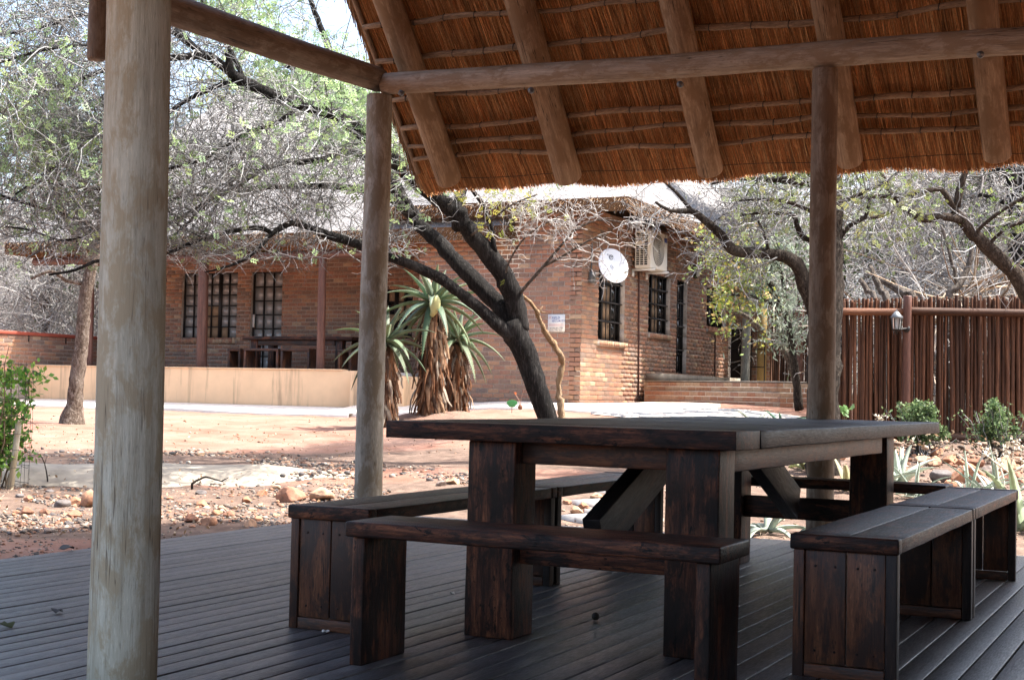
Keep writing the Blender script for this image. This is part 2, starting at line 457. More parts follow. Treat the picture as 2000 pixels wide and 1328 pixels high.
BOXQ = np.array([[0, 3, 2, 1], [4, 5, 6, 7], [0, 1, 5, 4], [1, 2, 6, 5], [2, 3, 7, 6], [3, 0, 4, 7]])
BOXV = np.array([[-.5, -.5, -.5], [.5, -.5, -.5], [.5, .5, -.5], [-.5, .5, -.5], [-.5, -.5, .5], [.5, -.5, .5], [.5, .5, .5], [-.5, .5, .5]])
def box(mb, lo, hi, tint=None):
    lo = np.asarray(lo, float); hi = np.asarray(hi, float)
    mb.add(lo + (BOXV + .5) * (hi - lo), BOXQ, None, tint)
def frame_of(d):
    d = d / np.linalg.norm(d)
    a = np.array([0, 0, 1.0]) if abs(d[2]) < 0.9 else np.array([1.0, 0, 0])
    x = np.cross(a, d); x /= np.linalg.norm(x)
    return x, np.cross(d, x), d
def mat4(x, y, z, p):
    return Matrix(((x[0], y[0], z[0], p[0]), (x[1], y[1], z[1], p[1]), (x[2], y[2], z[2], p[2]), (0, 0, 0, 1)))
def plank(name, p0, p1, w_, t_, up, mat, parent, bev=0.004, wobble=0.0, taper=None):
    """board from p0 to p1, its own z along the grain; w_ across, t_ along up; p0/p1 run on the centre line"""
    p0 = np.asarray(p0, float); p1 = np.asarray(p1, float); up = np.asarray(up, float)
    z = p1 - p0; L = np.linalg.norm(z); z /= L
    y = up - z * up.dot(z); y /= np.linalg.norm(y)
    x = np.cross(y, z)
    mb = MB()
    if wobble:
        n = max(2, int(L / 0.12)); s = np.linspace(0, L, n + 1)
        ph = rng.uniform(0, 6.28, 8)
        dx = [wobble * (np.sin(s * 7 + ph[i]) * .6 + np.sin(s * 17 + ph[i + 4]) * .4) for i in range(4)]
        rings = []
        for i, (sx, sy) in enumerate(((-1, -1), (1, -1), (1, 1), (-1, 1))):
            rings.append(np.stack([sx * (w_ / 2) + dx[i], np.full(n + 1, sy * t_ / 2) + (dx[(i + 1) % 4] * .6), s], 1))
        V = np.stack(rings, 1).reshape(-1, 3)
        q = []
        for k in range(n):
            for i in range(4):
                j = (i + 1) % 4
                q.append([k * 4 + i, k * 4 + j, k * 4 + 4 + j, k * 4 + 4 + i])
        q.append([3, 2, 1, 0]); q.append([n * 4, n * 4 + 1, n * 4 + 2, n * 4 + 3])
        mb.add(V, q)
    else:
        box(mb, (-w_ / 2, -t_ / 2, 0), (w_ / 2, t_ / 2, L))
    o = mb.build(name, mat, parent, False, mat4(x, y, z, p0))
    if bev: bevel(o, bev, 2)
    return o
def log(name, p0, p1, r0, r1, mat, parent, sides=20, wob=0.012, bend=0.0, seed=None):
    p0 = np.asarray(p0, float); p1 = np.asarray(p1, float)
    d = p1 - p0; L = np.linalg.norm(d)
    x, y, z = frame_of(d)
    n = max(3, int(L / 0.14)); s = np.linspace(0, 1, n + 1)
    r_ = np.random.default_rng(seed if seed is not None else int(rng.integers(1e6)))
    ph = r_.uniform(0, 6.28, 6)
    rad = r0 + (r1 - r0) * s
    cx = bend * np.sin(s * math.pi) * math.cos(ph[4]) + wob * .5 * np.sin(s * L * 2.1 + ph[2])
    cy = bend * np.sin(s * math.pi) * math.sin(ph[4]) + wob * .5 * np.sin(s * L * 1.7 + ph[3])
    a = np.arange(sides) * 2 * math.pi / sides
    prof = 1 + 0.03 * np.sin(a * 2 + ph[0]) + 0.02 * np.sin(a * 3 + ph[1])
    loc = 1 + wob * 2.0 * (np.sin(s * L * 4.3 + ph[5])[:, None] * np.sin(a + ph[0])[None] + .5 * np.sin(s * L * 9 + ph[1])[:, None] * np.cos(a * 2 + ph[2])[None])
    R = rad[:, None] * prof[None] * loc
    V = np.stack([R * np.cos(a)[None] + cx[:, None], R * np.sin(a)[None] + cy[:, None], np.repeat((s * L)[:, None], sides, 1)], 2)
    # rounded ends
    e0 = V[0].copy(); e0[:, :2] = (e0[:, :2] - [cx[0], cy[0]]) * .93 + [cx[0], cy[0]]; e0[:, 2] -= 0.008
    e1 = V[-1].copy(); e1[:, :2] = (e1[:, :2] - [cx[-1], cy[-1]]) * .93 + [cx[-1], cy[-1]]; e1[:, 2] += 0.008
    V = np.concatenate([e0[None], V, e1[None]], 0); m_ = n + 3
    c0 = e0.mean(0); c1 = e1.mean(0)
    q = []
    for k in range(m_ - 1):
        i = np.arange(sides); j = (i + 1) % sides
        q.append(np.stack([k * sides + i, k * sides + j, (k + 1) * sides + j, (k + 1) * sides + i], 1))
    i = np.arange(sides); j = (i + 1) % sides
    t = np.concatenate([np.stack([np.full(sides, m_ * sides), j, i], 1), np.stack([np.full(sides, m_ * sides + 1), (m_ - 1) * sides + i, (m_ - 1) * sides + j], 1)])
    mb = MB()
    mb.add(np.concatenate([V.reshape(-1, 3), c0[None], c1[None]]), np.concatenate(q), t)
    return mb.build(name, mat, parent, True, mat4(x, y, z, p0))

def tubes(mb, P, R, sides=3, tint=(0.3, 0.28, 0.26), cap=False):
    """P (m,n,3) chains, R (m,n) radii"""
    P = np.asarray(P, float); R = np.asarray(R, float)
    m_, n_ = P.shape[:2]
    T = np.empty_like(P)
    T[:, 1:-1] = P[:, 2:] - P[:, :-2]; T[:, 0] = P[:, 1] - P[:, 0]; T[:, -1] = P[:, -1] - P[:, -2]
    T /= np.linalg.norm(T, axis=2, keepdims=True) + 1e-9
    ref = np.where(np.abs(T[:, :1, 2:3]) < 0.9, np.array([0, 0, 1.0]), np.array([1.0, 0, 0]))
    ref = np.repeat(ref, n_, 1)
    X = np.cross(ref, T); X /= np.linalg.norm(X, axis=2, keepdims=True) + 1e-9
    for k in range(1, n_):                                   # keep the frames from flipping
        x = X[:, k - 1] - T[:, k] * np.sum(X[:, k - 1] * T[:, k], 1, keepdims=True)
        X[:, k] = x / (np.linalg.norm(x, axis=1, keepdims=True) + 1e-9)
    Y = np.cross(T, X)
    a = np.arange(sides) * 2 * math.pi / sides
    V = P[:, :, None] + R[:, :, None, None] * (np.cos(a)[None, None, :, None] * X[:, :, None] + np.sin(a)[None, None, :, None] * Y[:, :, None])
    base = (np.arange(m_) * n_ * sides)[:, None, None]
    k = (np.arange(n_ - 1) * sides)[None, :, None]
    i = np.arange(sides)[None, None, :]; j = (i + 1) % sides
    q = np.stack(np.broadcast_arrays(base + k + i, base + k + j, base + k + sides + j, base + k + sides + i), -1).reshape(-1, 4)
    tint = np.asarray(tint, float)
    if tint.ndim == 2: tint = np.repeat(tint, n_ * sides, 0)
    tris = None
    if cap and sides >= 3:
        tr = []
        b0 = np.arange(m_) * n_ * sides
        for s_ in range(1, sides - 1):
            tr.append(np.stack([b0, b0 + s_ + 1, b0 + s_], 1))
            e = b0 + (n_ - 1) * sides
            tr.append(np.stack([e, e + s_, e + s_ + 1], 1))
        tris = np.concatenate(tr)
    mb.add(V.reshape(-1, 3), q, tris, tint)

def resample(pts, rad, step):
    pts = np.asarray(pts, float); rad = np.asarray(rad, float)
    # Catmull-Rom through the points
    n = len(pts)
    out = []; ro = []
    for i in range(n - 1):
        p0 = pts[max(i - 1, 0)]; p1 = pts[i]; p2 = pts[i + 1]; p3 = pts[min(i + 2, n - 1)]
        k = max(2, int(np.linalg.norm(p2 - p1) / step))
        for t in np.arange(k) / k:
            out.append(.5 * ((2 * p1) + (-p0 + p2) * t + (2 * p0 - 5 * p1 + 4 * p2 - p3) * t * t + (-p0 + 3 * p1 - 3 * p2 + p3) * t ** 3))
            ro.append(rad[i] + (rad[i + 1] - rad[i]) * t)
    out.append(pts[-1]); ro.append(rad[-1])
    return np.array(out), np.array(ro)
def limb(mb, pts, rad, sides=12, knob=0.08, step=0.1, tint=(.1, .1, .1)):
    P, R = resample(pts, rad, step)
    P = P + rng.normal(0, 1, P.shape) * (R[:, None] * knob)
    R = R * (1 + rng.normal(0, 1, R.shape) * knob * .8)
    n0 = len(mb.v)
    tubes(mb, P[None], R[None], sides, tint, True)
    V = mb.v[-1]
    rr = np.repeat(R, sides)
    V += rng.normal(0, 1, V.shape) * (rr[:, None] * knob * .55)
    return P, R

# ------------------------------------------------------------------ foliage
def unit(v):
    return v / (np.linalg.norm(v, axis=-1, keepdims=True) + 1e-9)
def chains(start, direc, length, n, r0, r1, curl, droop=0.0, zig=0.0):
    """random-walk chains; start (m,3)"""
    m_ = len(start)
    P = np.empty((m_, n, 3)); P[:, 0] = start
    d = unit(direc)
    st = (length / (n - 1))
    for k in range(1, n):
        d = unit(d + rng.normal(0, curl, (m_, 3)) + np.array([0, 0, droop]))
        s = d
        if zig:
            s = unit(d + rng.normal(0, zig, (m_, 3)))
        P[:, k] = P[:, k - 1] + s * (st[:, None] if np.ndim(st) else st)
    R = np.linspace(1, 0, n)[None] * (np.asarray(r0)[..., None] - np.asarray(r1)[..., None]) + np.asarray(r1)[..., None]
    R = np.broadcast_to(R, (m_, n)).copy()
    return P, R
def spawn(P, k, lo=0.2, spread=0.9, flat=1.0):
    """k child starts per chain with side directions"""
    m_, n, _ = P.shape
    t = rng.uniform(lo, 0.98, (m_, k)) * (n - 1)
    i = np.minimum(t.astype(int), n - 2); f = (t - i)[..., None]
    r = np.arange(m_)[:, None]
    pos = P[r, i] * (1 - f) + P[r, i + 1] * f
    tan = unit(P[r, i + 1] - P[r, i])
    rnd = rng.normal(0, 1, (m_, k, 3)) * np.array([1, 1, flat])
    rnd = unit(rnd - tan * np.sum(rnd * tan, -1, keepdims=True))
    d = unit(tan * (1 - spread) + rnd * spread)
    return pos.reshape(-1, 3), d.reshape(-1, 3)
def leaves(mb, pos, size, tint, aspect=0.45, up=0.3, jit=0.0):
    m_ = len(pos)
    if jit: pos = pos + rng.normal(0, jit, pos.shape)
    d = unit(rng.normal(0, 1, (m_, 3)) + np.array([0, 0, up]))
    s = unit(np.cross(d, rng.normal(0, 1, (m_, 3))))
    sz = np.asarray(size) * rng.uniform(0.6, 1.3, m_)
    L = d * sz[:, None]; W = s * (sz * aspect)[:, None]
    V = np.stack([pos, pos + L * .5 + W * .5, pos + L, pos + L * .5 - W * .5], 1)
    t = np.repeat(np.asarray(tint), 4, 0) if np.ndim(tint) == 2 else tint
    mb.add(V.reshape(-1, 3), np.arange(m_ * 4).reshape(-1, 4), None, t)
def feather(mb, pos, size, tint, k=4):
    """twice-divided thorn-tree leaf: a short axis with pairs of thin leaflets"""
    m_ = len(pos)
    d = unit(rng.normal(0, 1, (m_, 3)) + np.array([0, 0, .15]))
    s = unit(np.cross(d, rng.normal(0, 1, (m_, 3))))
    sz = size * rng.uniform(0.6, 1.4, m_)[:, None]
    for i in range(k):
        f = 0.15 + 0.85 * i / k
        a = pos + d * sz * f
        for sg in (-1, 1):
            L = (s * sg * .55 + d * .3) * sz * .8
            W = d * sz * 0.14
            V = np.stack([a, a + L * .5 + W, a + L, a + L * .5 - W], 1)
            mb.add(V.reshape(-1, 3), np.arange(m_ * 4).reshape(-1, 4), None, np.repeat(tint, 4, 0))
def tints(m_, *cols, jit=0.15):
    c = np.array(cols)[rng.integers(0, len(cols), m_)]
    return np.clip(c * (1 + rng.normal(0, jit, (m_, 1))), 0.004, 0.9)

# ================================================================== SETTING
def build_ground():
    mb = MB()
    def sheet(d0, d1, l0, l1, nd, nl):
        dd = np.linspace(d0, d1, nd); ll = np.linspace(l0, l1, nl)
        D, Lm = np.meshgrid(dd, ll, indexing='ij')
        X = -0.4387 * D + 0.8987 * Lm; Y = 0.8987 * D + 0.4387 * Lm
        Z = ground_z(X, Y)
        near = (D < 34) & (D > 7)
        Z = Z + np.where(near, 0.012 * np.sin(X * 3.1 + 1.3 * np.sin(Y * 1.7)) * np.cos(Y * 2.3 + X) + 0.008 * np.sin(X * 9.7 + Y * 4.1) * np.sin(Y * 7.9), 0)
        V = np.stack([X, Y, Z], 2).reshape(-1, 3)
        i = (np.arange(nd - 1) * nl)[:, None] + np.arange(nl - 1)[None]
        return V, np.stack([i, i + 1, i + nl + 1, i + nl], 2).reshape(-1, 4)
    dd = np.unique(np.concatenate([np.linspace(-60, 7, 8), np.linspace(7, 34, 220), np.linspace(34, 60, 20), np.linspace(60, 700, 14)]))
    ll = np.unique(np.concatenate([np.linspace(-500, -16, 12), np.linspace(-16, 16, 220), np.linspace(16, 500, 12)]))
    D, Lm = np.meshgrid(dd, ll, indexing='ij')
    X = -0.4387 * D + 0.8987 * Lm; Y = 0.8987 * D + 0.4387 * Lm
    Z = ground_z(X, Y)
    near = (D < 34) & (D > 9) & (np.abs(Lm) < 16)
    Z = Z + np.where(near, 0.010 * np.sin(X * 3.1 + 1.3 * np.sin(Y * 1.7)) * np.cos(Y * 2.3 + X) + 0.007 * np.sin(X * 9.7 + Y * 4.1) * np.sin(Y * 7.9), 0)
    nd, nl = D.shape
    i = (np.arange(nd - 1) * nl)[:, None] + np.arange(nl - 1)[None]
    left_bed = smooth(9.0, 9.8, D) * (1 - smooth(13.2, 13.9, D)) + smooth(14.2, 14.6, D) * (1 - smooth(16.0, 17.2, D))
    right_bed = smooth(7.0, 8.0, D) * (1 - smooth(18.6, 20.5, D))
    k = smooth(.2, 1.6, Lm)
    mask = np.clip(left_bed * (1 - k) + right_bed * k, 0, 1)
    mb.add(np.stack([X, Y, Z], 2).reshape(-1, 3), np.stack([i, i + 1, i + nl + 1, i + nl], 2).reshape(-1, 4), None, np.repeat(mask.reshape(-1, 1), 3, 1))
    tag(mb.build('ground', 'red_soil', None, True), kind='structure')
build_ground()

def strip_sheet(name, A, B, mat, lift=0.0, nu=60, nv=6, wav=0.0, kind='structure'):
    """sheet between polyline A and polyline B (3-D points)"""
    A, _ = resample(A, np.zeros(len(A)), .25); B, _ = resample(B, np.zeros(len(B)), .25)
    def rs(P):
        s = np.concatenate([[0], np.cumsum(np.linalg.norm(np.diff(P, axis=0), axis=1))]); t = np.linspace(0, s[-1], nu)
        return np.stack([np.interp(t, s, P[:, i]) for i in range(3)], 1)
    A = rs(A); B = rs(B)
    f = np.linspace(0, 1, nv)[None, :, None]
    V = A[:, None] * (1 - f) + B[:, None] * f
    V[..., 2] += lift
    if wav: V[..., 2] += wav * np.sin(V[..., 0] * 2.7) * np.sin(V[..., 1] * 3.3)
    i = (np.arange(nu - 1) * nv)[:, None] + np.arange(nv - 1)[None]
    mb = MB(); mb.add(V.reshape(-1, 3), np.stack([i, i + 1, i + nv + 1, i + nv], 2).reshape(-1, 4))
    o = mb.build(name, mat, None, True)
    if kind: tag(o, kind=kind)
    return o
# concrete berm of the drain, sloping to the stones
low = [(-11.6, 9.0), (-10.6, 9.62), (-9.92, 9.94), (-8.78, 10.6), (-8.2, 11.0), (-7.5, 11.75)]
hig = [(-12.1, 9.5), (-11.0, 10.05), (-10.3, 10.36), (-9.42, 11.36), (-8.5, 11.75), (-7.55, 12.05)]
lowp = [(x, y, -.10) for x, y in low]
lowp[-1] = (low[-1][0], low[-1][1], float(ground_z(*low[-1])) + .012)
midp = [((a[0] * .45 + b[0] * .55), (a[1] * .45 + b[1] * .55), .06) for a, b in zip(low, hig)]
midp[-1] = (low[-1][0], low[-1][1] + .15, float(ground_z(low[-1][0], low[-1][1] + .15)) + .015)
higp = [(x, y, .105) for x, y in hig]; higp[-1] = (hig[-1][0], hig[-1][1], float(ground_z(*hig[-1])) + .012)
bk = [(x - .25, y + .5, .02) for x, y in hig]
def berm():
    P = []
    for row in (lowp, midp, higp, bk):
        Q, _ = resample(row, np.zeros(len(row)), .12)
        s = np.concatenate([[0], np.cumsum(np.linalg.norm(np.diff(Q, axis=0), axis=1))]); t = np.linspace(0, s[-1], 80)
        P.append(np.stack([np.interp(t, s, Q[:, i]) for i in range(3)], 1))
    V = np.stack(P, 1)
    V[..., 2] += 0.012 * np.sin(V[..., 0] * 4 + V[..., 1] * 3)
    i = (np.arange(79) * 4)[:, None] + np.arange(3)[None]
    mb = MB(); mb.add(V.reshape(-1, 3), np.stack([i, i + 4, i + 5, i + 1], 2).reshape(-1, 4))
    o = mb.build('concrete_drain', 'concrete', None, True)
    tag(o, kind='structure')
berm()

# concrete walkway along the cream wall and past the gable, with a kerb face
def walkway():
    seg = []
    mb = MB()
    xs = np.linspace(-26, -13.6, 60)
    yb, yf = 22.93, 21.35
    for a in (0,):
        top_b = np.stack([xs, np.full_like(xs, yb), np.full_like(xs, .545)], 1)
        top_f = np.stack([xs, yf + .05 * np.sin(xs * 1.3), .455 + .008 * np.sin(xs * 2.1)], 1)
        bot_f = top_f.copy(); bot_f[:, 2] -= .16
        V = np.stack([top_b, top_f, bot_f], 1).reshape(-1, 3)
        i = (np.arange(59) * 3)[:, None] + np.arange(2)[None]
        mb.add(V, np.stack([i, i + 1, i + 4, i + 3], 2).reshape(-1, 4))
    o = mb.build('walkway', 'path_concrete', None, False); tag(o, kind='structure')
    # strip before the gable, turning the corner
    mb = MB()
    pts_b = [(-14.2, 23.58), (-12, 23.58), (-10.3, 23.58), (-9.9, 24.0), (-9.6, 25.6)]
    pts_f = [(-14.2, 21.5), (-12, 21.6), (-10.2, 21.7), (-8.6, 22.1), (-7.6, 23.8)]
    B, _ = resample([(x, y, 0) for x, y in pts_b], np.zeros(5), .2); Fp, _ = resample([(x, y, 0) for x, y in pts_f], np.zeros(5), .2)
    def rs(P):
        s = np.concatenate([[0], np.cumsum(np.linalg.norm(np.diff(P, axis=0), axis=1))]); t = np.linspace(0, s[-1], 60)
        return np.stack([np.interp(t, s, P[:, k]) for k in range(3)], 1)
    B = rs(B); Fp = rs(Fp)
    rows = []
    for f in np.linspace(0, 1, 6):
        R = B * (1 - f) + Fp * f
        R[:, 2] = np.maximum(ground_z(R[:, 0], R[:, 1]) + .05, .70 - .22 * f)
        rows.append(R)
    e = Fp.copy(); e[:, 2] = ground_z(e[:, 0], e[:, 1]) - .05; rows.append(e)
    V = np.stack(rows, 1); k = len(rows)
    i = (np.arange(59) * k)[:, None] + np.arange(k - 1)[None]
    mb.add(V.reshape(-1, 3), np.stack([i, i + 1, i + k + 1, i + k], 2).reshape(-1, 4))
    o = mb.build('paved_apron', 'path_concrete', None, False); tag(o, kind='structure')
walkway()

# crazy paving path right of the gable: flat stones laid one by one
def stone_path():
    cells = []
    base = MB()
    A = [(-8.9, 21.2), (-7.6, 20.4), (-6.4, 19.7), (-5.2, 19.2), (-4.0, 18.6)]
    B = [(-8.3, 23.2), (-7.0, 22.8), (-5.9, 22.1), (-4.6, 21.4), (-3.2, 20.6)]
    strip_sheet('stone_path', [(x, y, float(ground_z(x, y)) + .012) for x, y in A], [(x, y, float(ground_z(x, y)) + .02) for x, y in B], 'path_concrete', 0, 40, 8)
    root = bpy.data.objects['stone_path']
    r_ = np.random.default_rng(5)
    Aa, _ = resample([(x, y, 0) for x, y in A], np.zeros(5), .3); Bb, _ = resample([(x, y, 0) for x, y in B], np.zeros(5), .3)
    n = min(len(Aa), len(Bb))
    for i in range(0, n - 1):
        for k in range(5):
            f = (k + .5 + r_.uniform(-.12, .12)) / 5
            c = Aa[i] * (1 - f) + Bb[i] * f + np.array([r_.uniform(-.06, .06), r_.uniform(-.06, .06), 0])
            m_ = int(r_.integers(5, 8)); a = np.sort(r_.uniform(0, 6.28, m_)) * .4 + np.arange(m_) * 6.28 / m_ * .6
            rad = r_.uniform(.13, .21, m_)
            z = float(ground_z(c[0], c[1]))
            top = np.stack([c[0] + rad * np.cos(a), c[1] + rad * np.sin(a), np.full(m_, z + .045)], 1)
            bot = top.copy(); bot[:, 2] -= .05
            mb = MB()
            q = [[j, (j + 1) % m_, m_ + (j + 1) % m_, m_ + j] for j in range(m_)]
            t = [[2 * m_, m_ + j, m_ + (j + 1) % m_] for j in range(m_)]
            mb.add(np.concatenate([bot, top, [[c[0], c[1], z + .048]]]), q, t)
            mb.build('paving_stone', 'paving_stone', root)
stone_path()

# ================================================================== BRICKWORK
BRICK_COLS = np.array([(0.285, 0.125, 0.088), (0.315, 0.145, 0.093), (0.245, 0.110, 0.082), (0.155, 0.095, 0.082), (0.215, 0.125, 0.102), (0.335, 0.170, 0.108), (0.185, 0.108, 0.090), (0.38, 0.255, 0.185), (0.275, 0.145, 0.110), (0.125, 0.092, 0.090)])
BRICK_P = np.array([.15, .12, .13, .13, .13, .09, .11, .04, .06, .04])
def unit_brick(ti):
    mb = MB()
    b_ = 0.03
    V = np.array([[0, 0, 0], [1, 0, 0], [1, 0, 1], [0, 0, 1], [b_ * .3, 1, b_], [1 - b_ * .3, 1, b_], [1 - b_ * .3, 1, 1 - b_], [b_ * .3, 1, 1 - b_]], float)
    mb.add(V, [[0, 4, 5, 1][::-1], [1, 5, 6, 2][::-1], [2, 6, 7, 3][::-1], [3, 7, 4, 0][::-1], [4, 7, 6, 5][::-1]], None, BRICK_COLS[ti])
    return mb.mesh('brick', 'brick')
BRICK_COLS = (BRICK_COLS * .68 + BRICK_COLS.mean(0) * .32) * np.array([1.14, 1.24, 1.10])
UB = [unit_brick(i) for i in range(len(BRICK_COLS))]
def lay(L, z0, z1, openings, r_, cl=0.232, ch=0.085, phase=0.0):
    out = []
    z = z0; row = 0
    while z + ch <= z1 + 1e-6:
        u = -((row % 2) * cl / 2) - phase
        while u < L:
            a, b_ = max(u, 0), min(u + cl - .014, L)
            segs = [(a, b_)] if b_ - a > .03 else []
            for (o0, o1, p0, p1) in openings:
                if z + ch * .5 > p0 and z + ch * .5 < p1:
                    ns = []
                    for s0, s1 in segs:
                        if o1 <= s0 or o0 >= s1: ns.append((s0, s1))
                        else:
                            if o0 - s0 > .03: ns.append((s0, o0))
                            if s1 - o1 > .03: ns.append((o1, s1))
                    segs = ns
            for s0, s1 in segs:
                out.append((s0, s1, z + .0065, z + ch - .0065, int(r_.choice(len(BRICK_COLS), p=BRICK_P))))
            u += cl
        z += ch; row += 1
    return out
def brick_matrix(o, u, n, s0, s1, z0, z1, proud):
    u = np.asarray(u); n = np.asarray(n)
    p = np.asarray(o) + u * s0 + np.array([0, 0, z0])
    return Matrix(((u[0] * (s1 - s0), n[0] * proud, 0, p[0]), (u[1] * (s1 - s0), n[1] * proud, 0, p[1]), (0, 0, z1 - z0, p[2]), (0, 0, 0, 1)))
def brick_face(wall_obj, o, u, n, bricks, pick=None, limit=300, proud=0.009, r_=None):
    """bricks proud of the mortar: those picked are objects, the rest one mass"""
    r_ = r_ or np.random.default_rng(1)
    singles = []; rest = []
    for b_ in bricks:
        c = np.asarray(o) + np.asarray(u) * (b_[0] + b_[1]) * .5 + np.array([0, 0, (b_[2] + b_[3]) * .5])
        (singles if (pick is None or pick(c)) else rest).append((depth_of(c), b_))
    singles.sort(key=lambda k: k[0])
    rest += singles[limit:]; singles = singles[:limit]
    for _, (s0, s1, z0, z1, ti) in singles:
        link('brick', UB[ti], wall_obj, brick_matrix(o, u, n, s0, s1, z0, z1, proud * r_.uniform(.6, 1.5)))
    if rest:
        mb = MB(); u = np.asarray(u, float); n = np.asarray(n, float)
        R = np.array([[b_[0], b_[1], b_[2], b_[3]] for _, b_ in rest]); T = np.array([BRICK_COLS[b_[4]] for _, b_ in rest])
        pr = proud * r_.uniform(.6, 1.5, len(R))
        def pt(s, d, z): return np.asarray(o)[None] + u[None] * s[:, None] + n[None] * d[:, None] + np.array([0, 0, 1.])[None] * z[:, None]
        zz = np.zeros(len(R)); e = .003
        V = np.stack([pt(R[:, 0], zz, R[:, 2]), pt(R[:, 1], zz, R[:, 2]), pt(R[:, 1], zz, R[:, 3]), pt(R[:, 0], zz, R[:, 3]),
                      pt(R[:, 0] + e, pr, R[:, 2] + e), pt(R[:, 1] - e, pr, R[:, 2] + e), pt(R[:, 1] - e, pr, R[:, 3] - e), pt(R[:, 0] + e, pr, R[:, 3] - e)], 1)
        q = np.array([[0, 4, 5, 1], [1, 5, 6, 2], [2, 6, 7, 3], [3, 7, 4, 0], [4, 7, 6, 5]])
        Q = (np.arange(len(R)) * 8)[:, None, None] + q[None]
        mb.add(V.reshape(-1, 3), Q.reshape(-1, 4), None, np.repeat(T, 8, 0))
        tag(mb.build('bricks', 'brick', wall_obj), kind='stuff')
def slab(name, o, u, n, L, z0, z1, th, openings, mat, parent):
    """wall with openings; front face on the plane through o, thickness th behind it"""
    us = sorted({0, L, *[v for q in openings for v in q[:2]]}); zs = sorted({z0, z1, *[v for q in openings for v in q[2:]]})
    us = [v for v in us if 0 <= v <= L]; zs = [v for v in zs if z0 <= v <= z1]
    u = np.asarray(u, float); n = np.asarray(n, float); o = np.asarray(o, float)
    mb = MB()
    for a, b_ in zip(us[:-1], us[1:]):
        run = None
        for c, d in zip(zs[:-1], zs[1:]):
            mid = ((a + b_) / 2, (c + d) / 2)
            hole = any(q[0] < mid[0] < q[1] and q[2] < mid[1] < q[3] for q in openings)
            if hole: continue
            P = []
            for k in BOXV + .5:
                P.append(o + u * (a + (b_ - a) * k[0]) - n * (th * (1 - k[1])) + np.array([0, 0, c + (d - c) * k[2]]))
            mb.add(P, BOXQ)
    return mb.build(name, mat, parent)
def wpt(o, u, n, s, d, z):
    return np.asarray(o, float) + np.asarray(u, float) * s + np.asarray(n, float) * d + np.array([0, 0, z])
def obox(mb, o, u, n, s0, s1, d0, d1, z0, z1, tint=None):
    P = [wpt(o, u, n, s0 + (s1 - s0) * k[0], d0 + (d1 - d0) * k[1], z0 + (z1 - z0) * k[2]) for k in BOXV + .5]
    mb.add(P, BOXQ, None, tint)
def window(parent, o, u, n, s0, s1, z0, z1, cols, rows, rec=0.09, bars=0, glass='window_glass', curtain=None, name='window', mull=()):
    fb = MB(); t = .035
    obox(fb, o, u, n, s0, s1, -rec - .04, -rec + .02, z0, z0 + t); obox(fb, o, u, n, s0, s1, -rec - .04, -rec + .02, z1 - t, z1)
    obox(fb, o, u, n, s0, s0 + t, -rec - .04, -rec + .02, z0 + t, z1 - t); obox(fb, o, u, n, s1 - t, s1, -rec - .04, -rec + .02, z0 + t, z1 - t)
    f = fb.build(name, 'dark_metal', parent)
    su = np.linspace(s0 + t, s1 - t, cols + 1); sz = np.linspace(z0 + t, z1 - t, rows + 1)
    gb = MB()
    for i, x in enumerate(su[1:-1]):
        w_ = .045 if (i + 1) in mull else .013
        obox(gb, o, u, n, x - w_, x + w_, -rec - .03, -rec + .015, z0 + t, z1 - t)
    for z in sz[1:-1]: obox(gb, o, u, n, s0 + t, s1 - t, -rec - .028, -rec + .012, z - .011, z + .011)
    gb.build('glazing_bars', 'dark_metal', f)
    for i in range(cols):
        for j in range(rows):
            mb = MB()
            tl = random.uniform(-.004, .004)
            P = [wpt(o, u, n, su[i], -rec - .012, sz[j]), wpt(o, u, n, su[i + 1], -rec - .012 + tl, sz[j]), wpt(o, u, n, su[i + 1], -rec - .012 + tl, sz[j + 1]), wpt(o, u, n, su[i], -rec - .012, sz[j + 1])]
            P2 = [np.asarray(p) - np.asarray(n) * .004 for p in P]
            mb.add(P + P2, [[0, 1, 2, 3], [7, 6, 5, 4], [0, 4, 5, 1], [1, 5, 6, 2], [2, 6, 7, 3], [3, 7, 4, 0]])
            g = glass
            if curtain and (i, j) in curtain: g = 'curtain'
            mb.build('pane', g, f)
    if bars:
        for k in range(bars):
            x = s0 + (s1 - s0) * (k + .5) / bars
            mb = MB(); obox(mb, o, u, n, x - .008, x + .008, -rec + .035, -rec + .051, z0, z1); mb.build('bar', 'dark_metal', f)
        for z in np.linspace(z0, z1, 5)[1:-1]:
            mb = MB(); obox(mb, o, u, n, s0, s1, -rec + .051, -rec + .062, z - .012, z + .012); mb.build('bar', 'dark_metal', f)
    return f
def brick_sill(parent, o, u, n, s0, s1, z, out=0.07):
    sb = MB(); obox(sb, o, u, n, s0 - .03, s1 + .03, -.1, out - .012, z - .09, z - .012)
    sl_ = sb.build('sill', 'mortar', parent)
    k = max(3, int((s1 - s0 + .06) / .085)); w_ = (s1 - s0 + .06) / k
    r_ = np.random.default_rng(3)
    for i in range(k):
        a = s0 - .03 + i * w_
        mb = MB()
        dz = r_.uniform(-.004, .004)
        obox(mb, o, u, n, a + .004, a + w_ - .004, -.09, out + r_.uniform(-.004, .004), z - .085, z + dz, BRICK_COLS[int(r_.choice([0, 1, 5, 7, 8]))] * 1.05)
        mb.build('brick', 'brick', sl_)

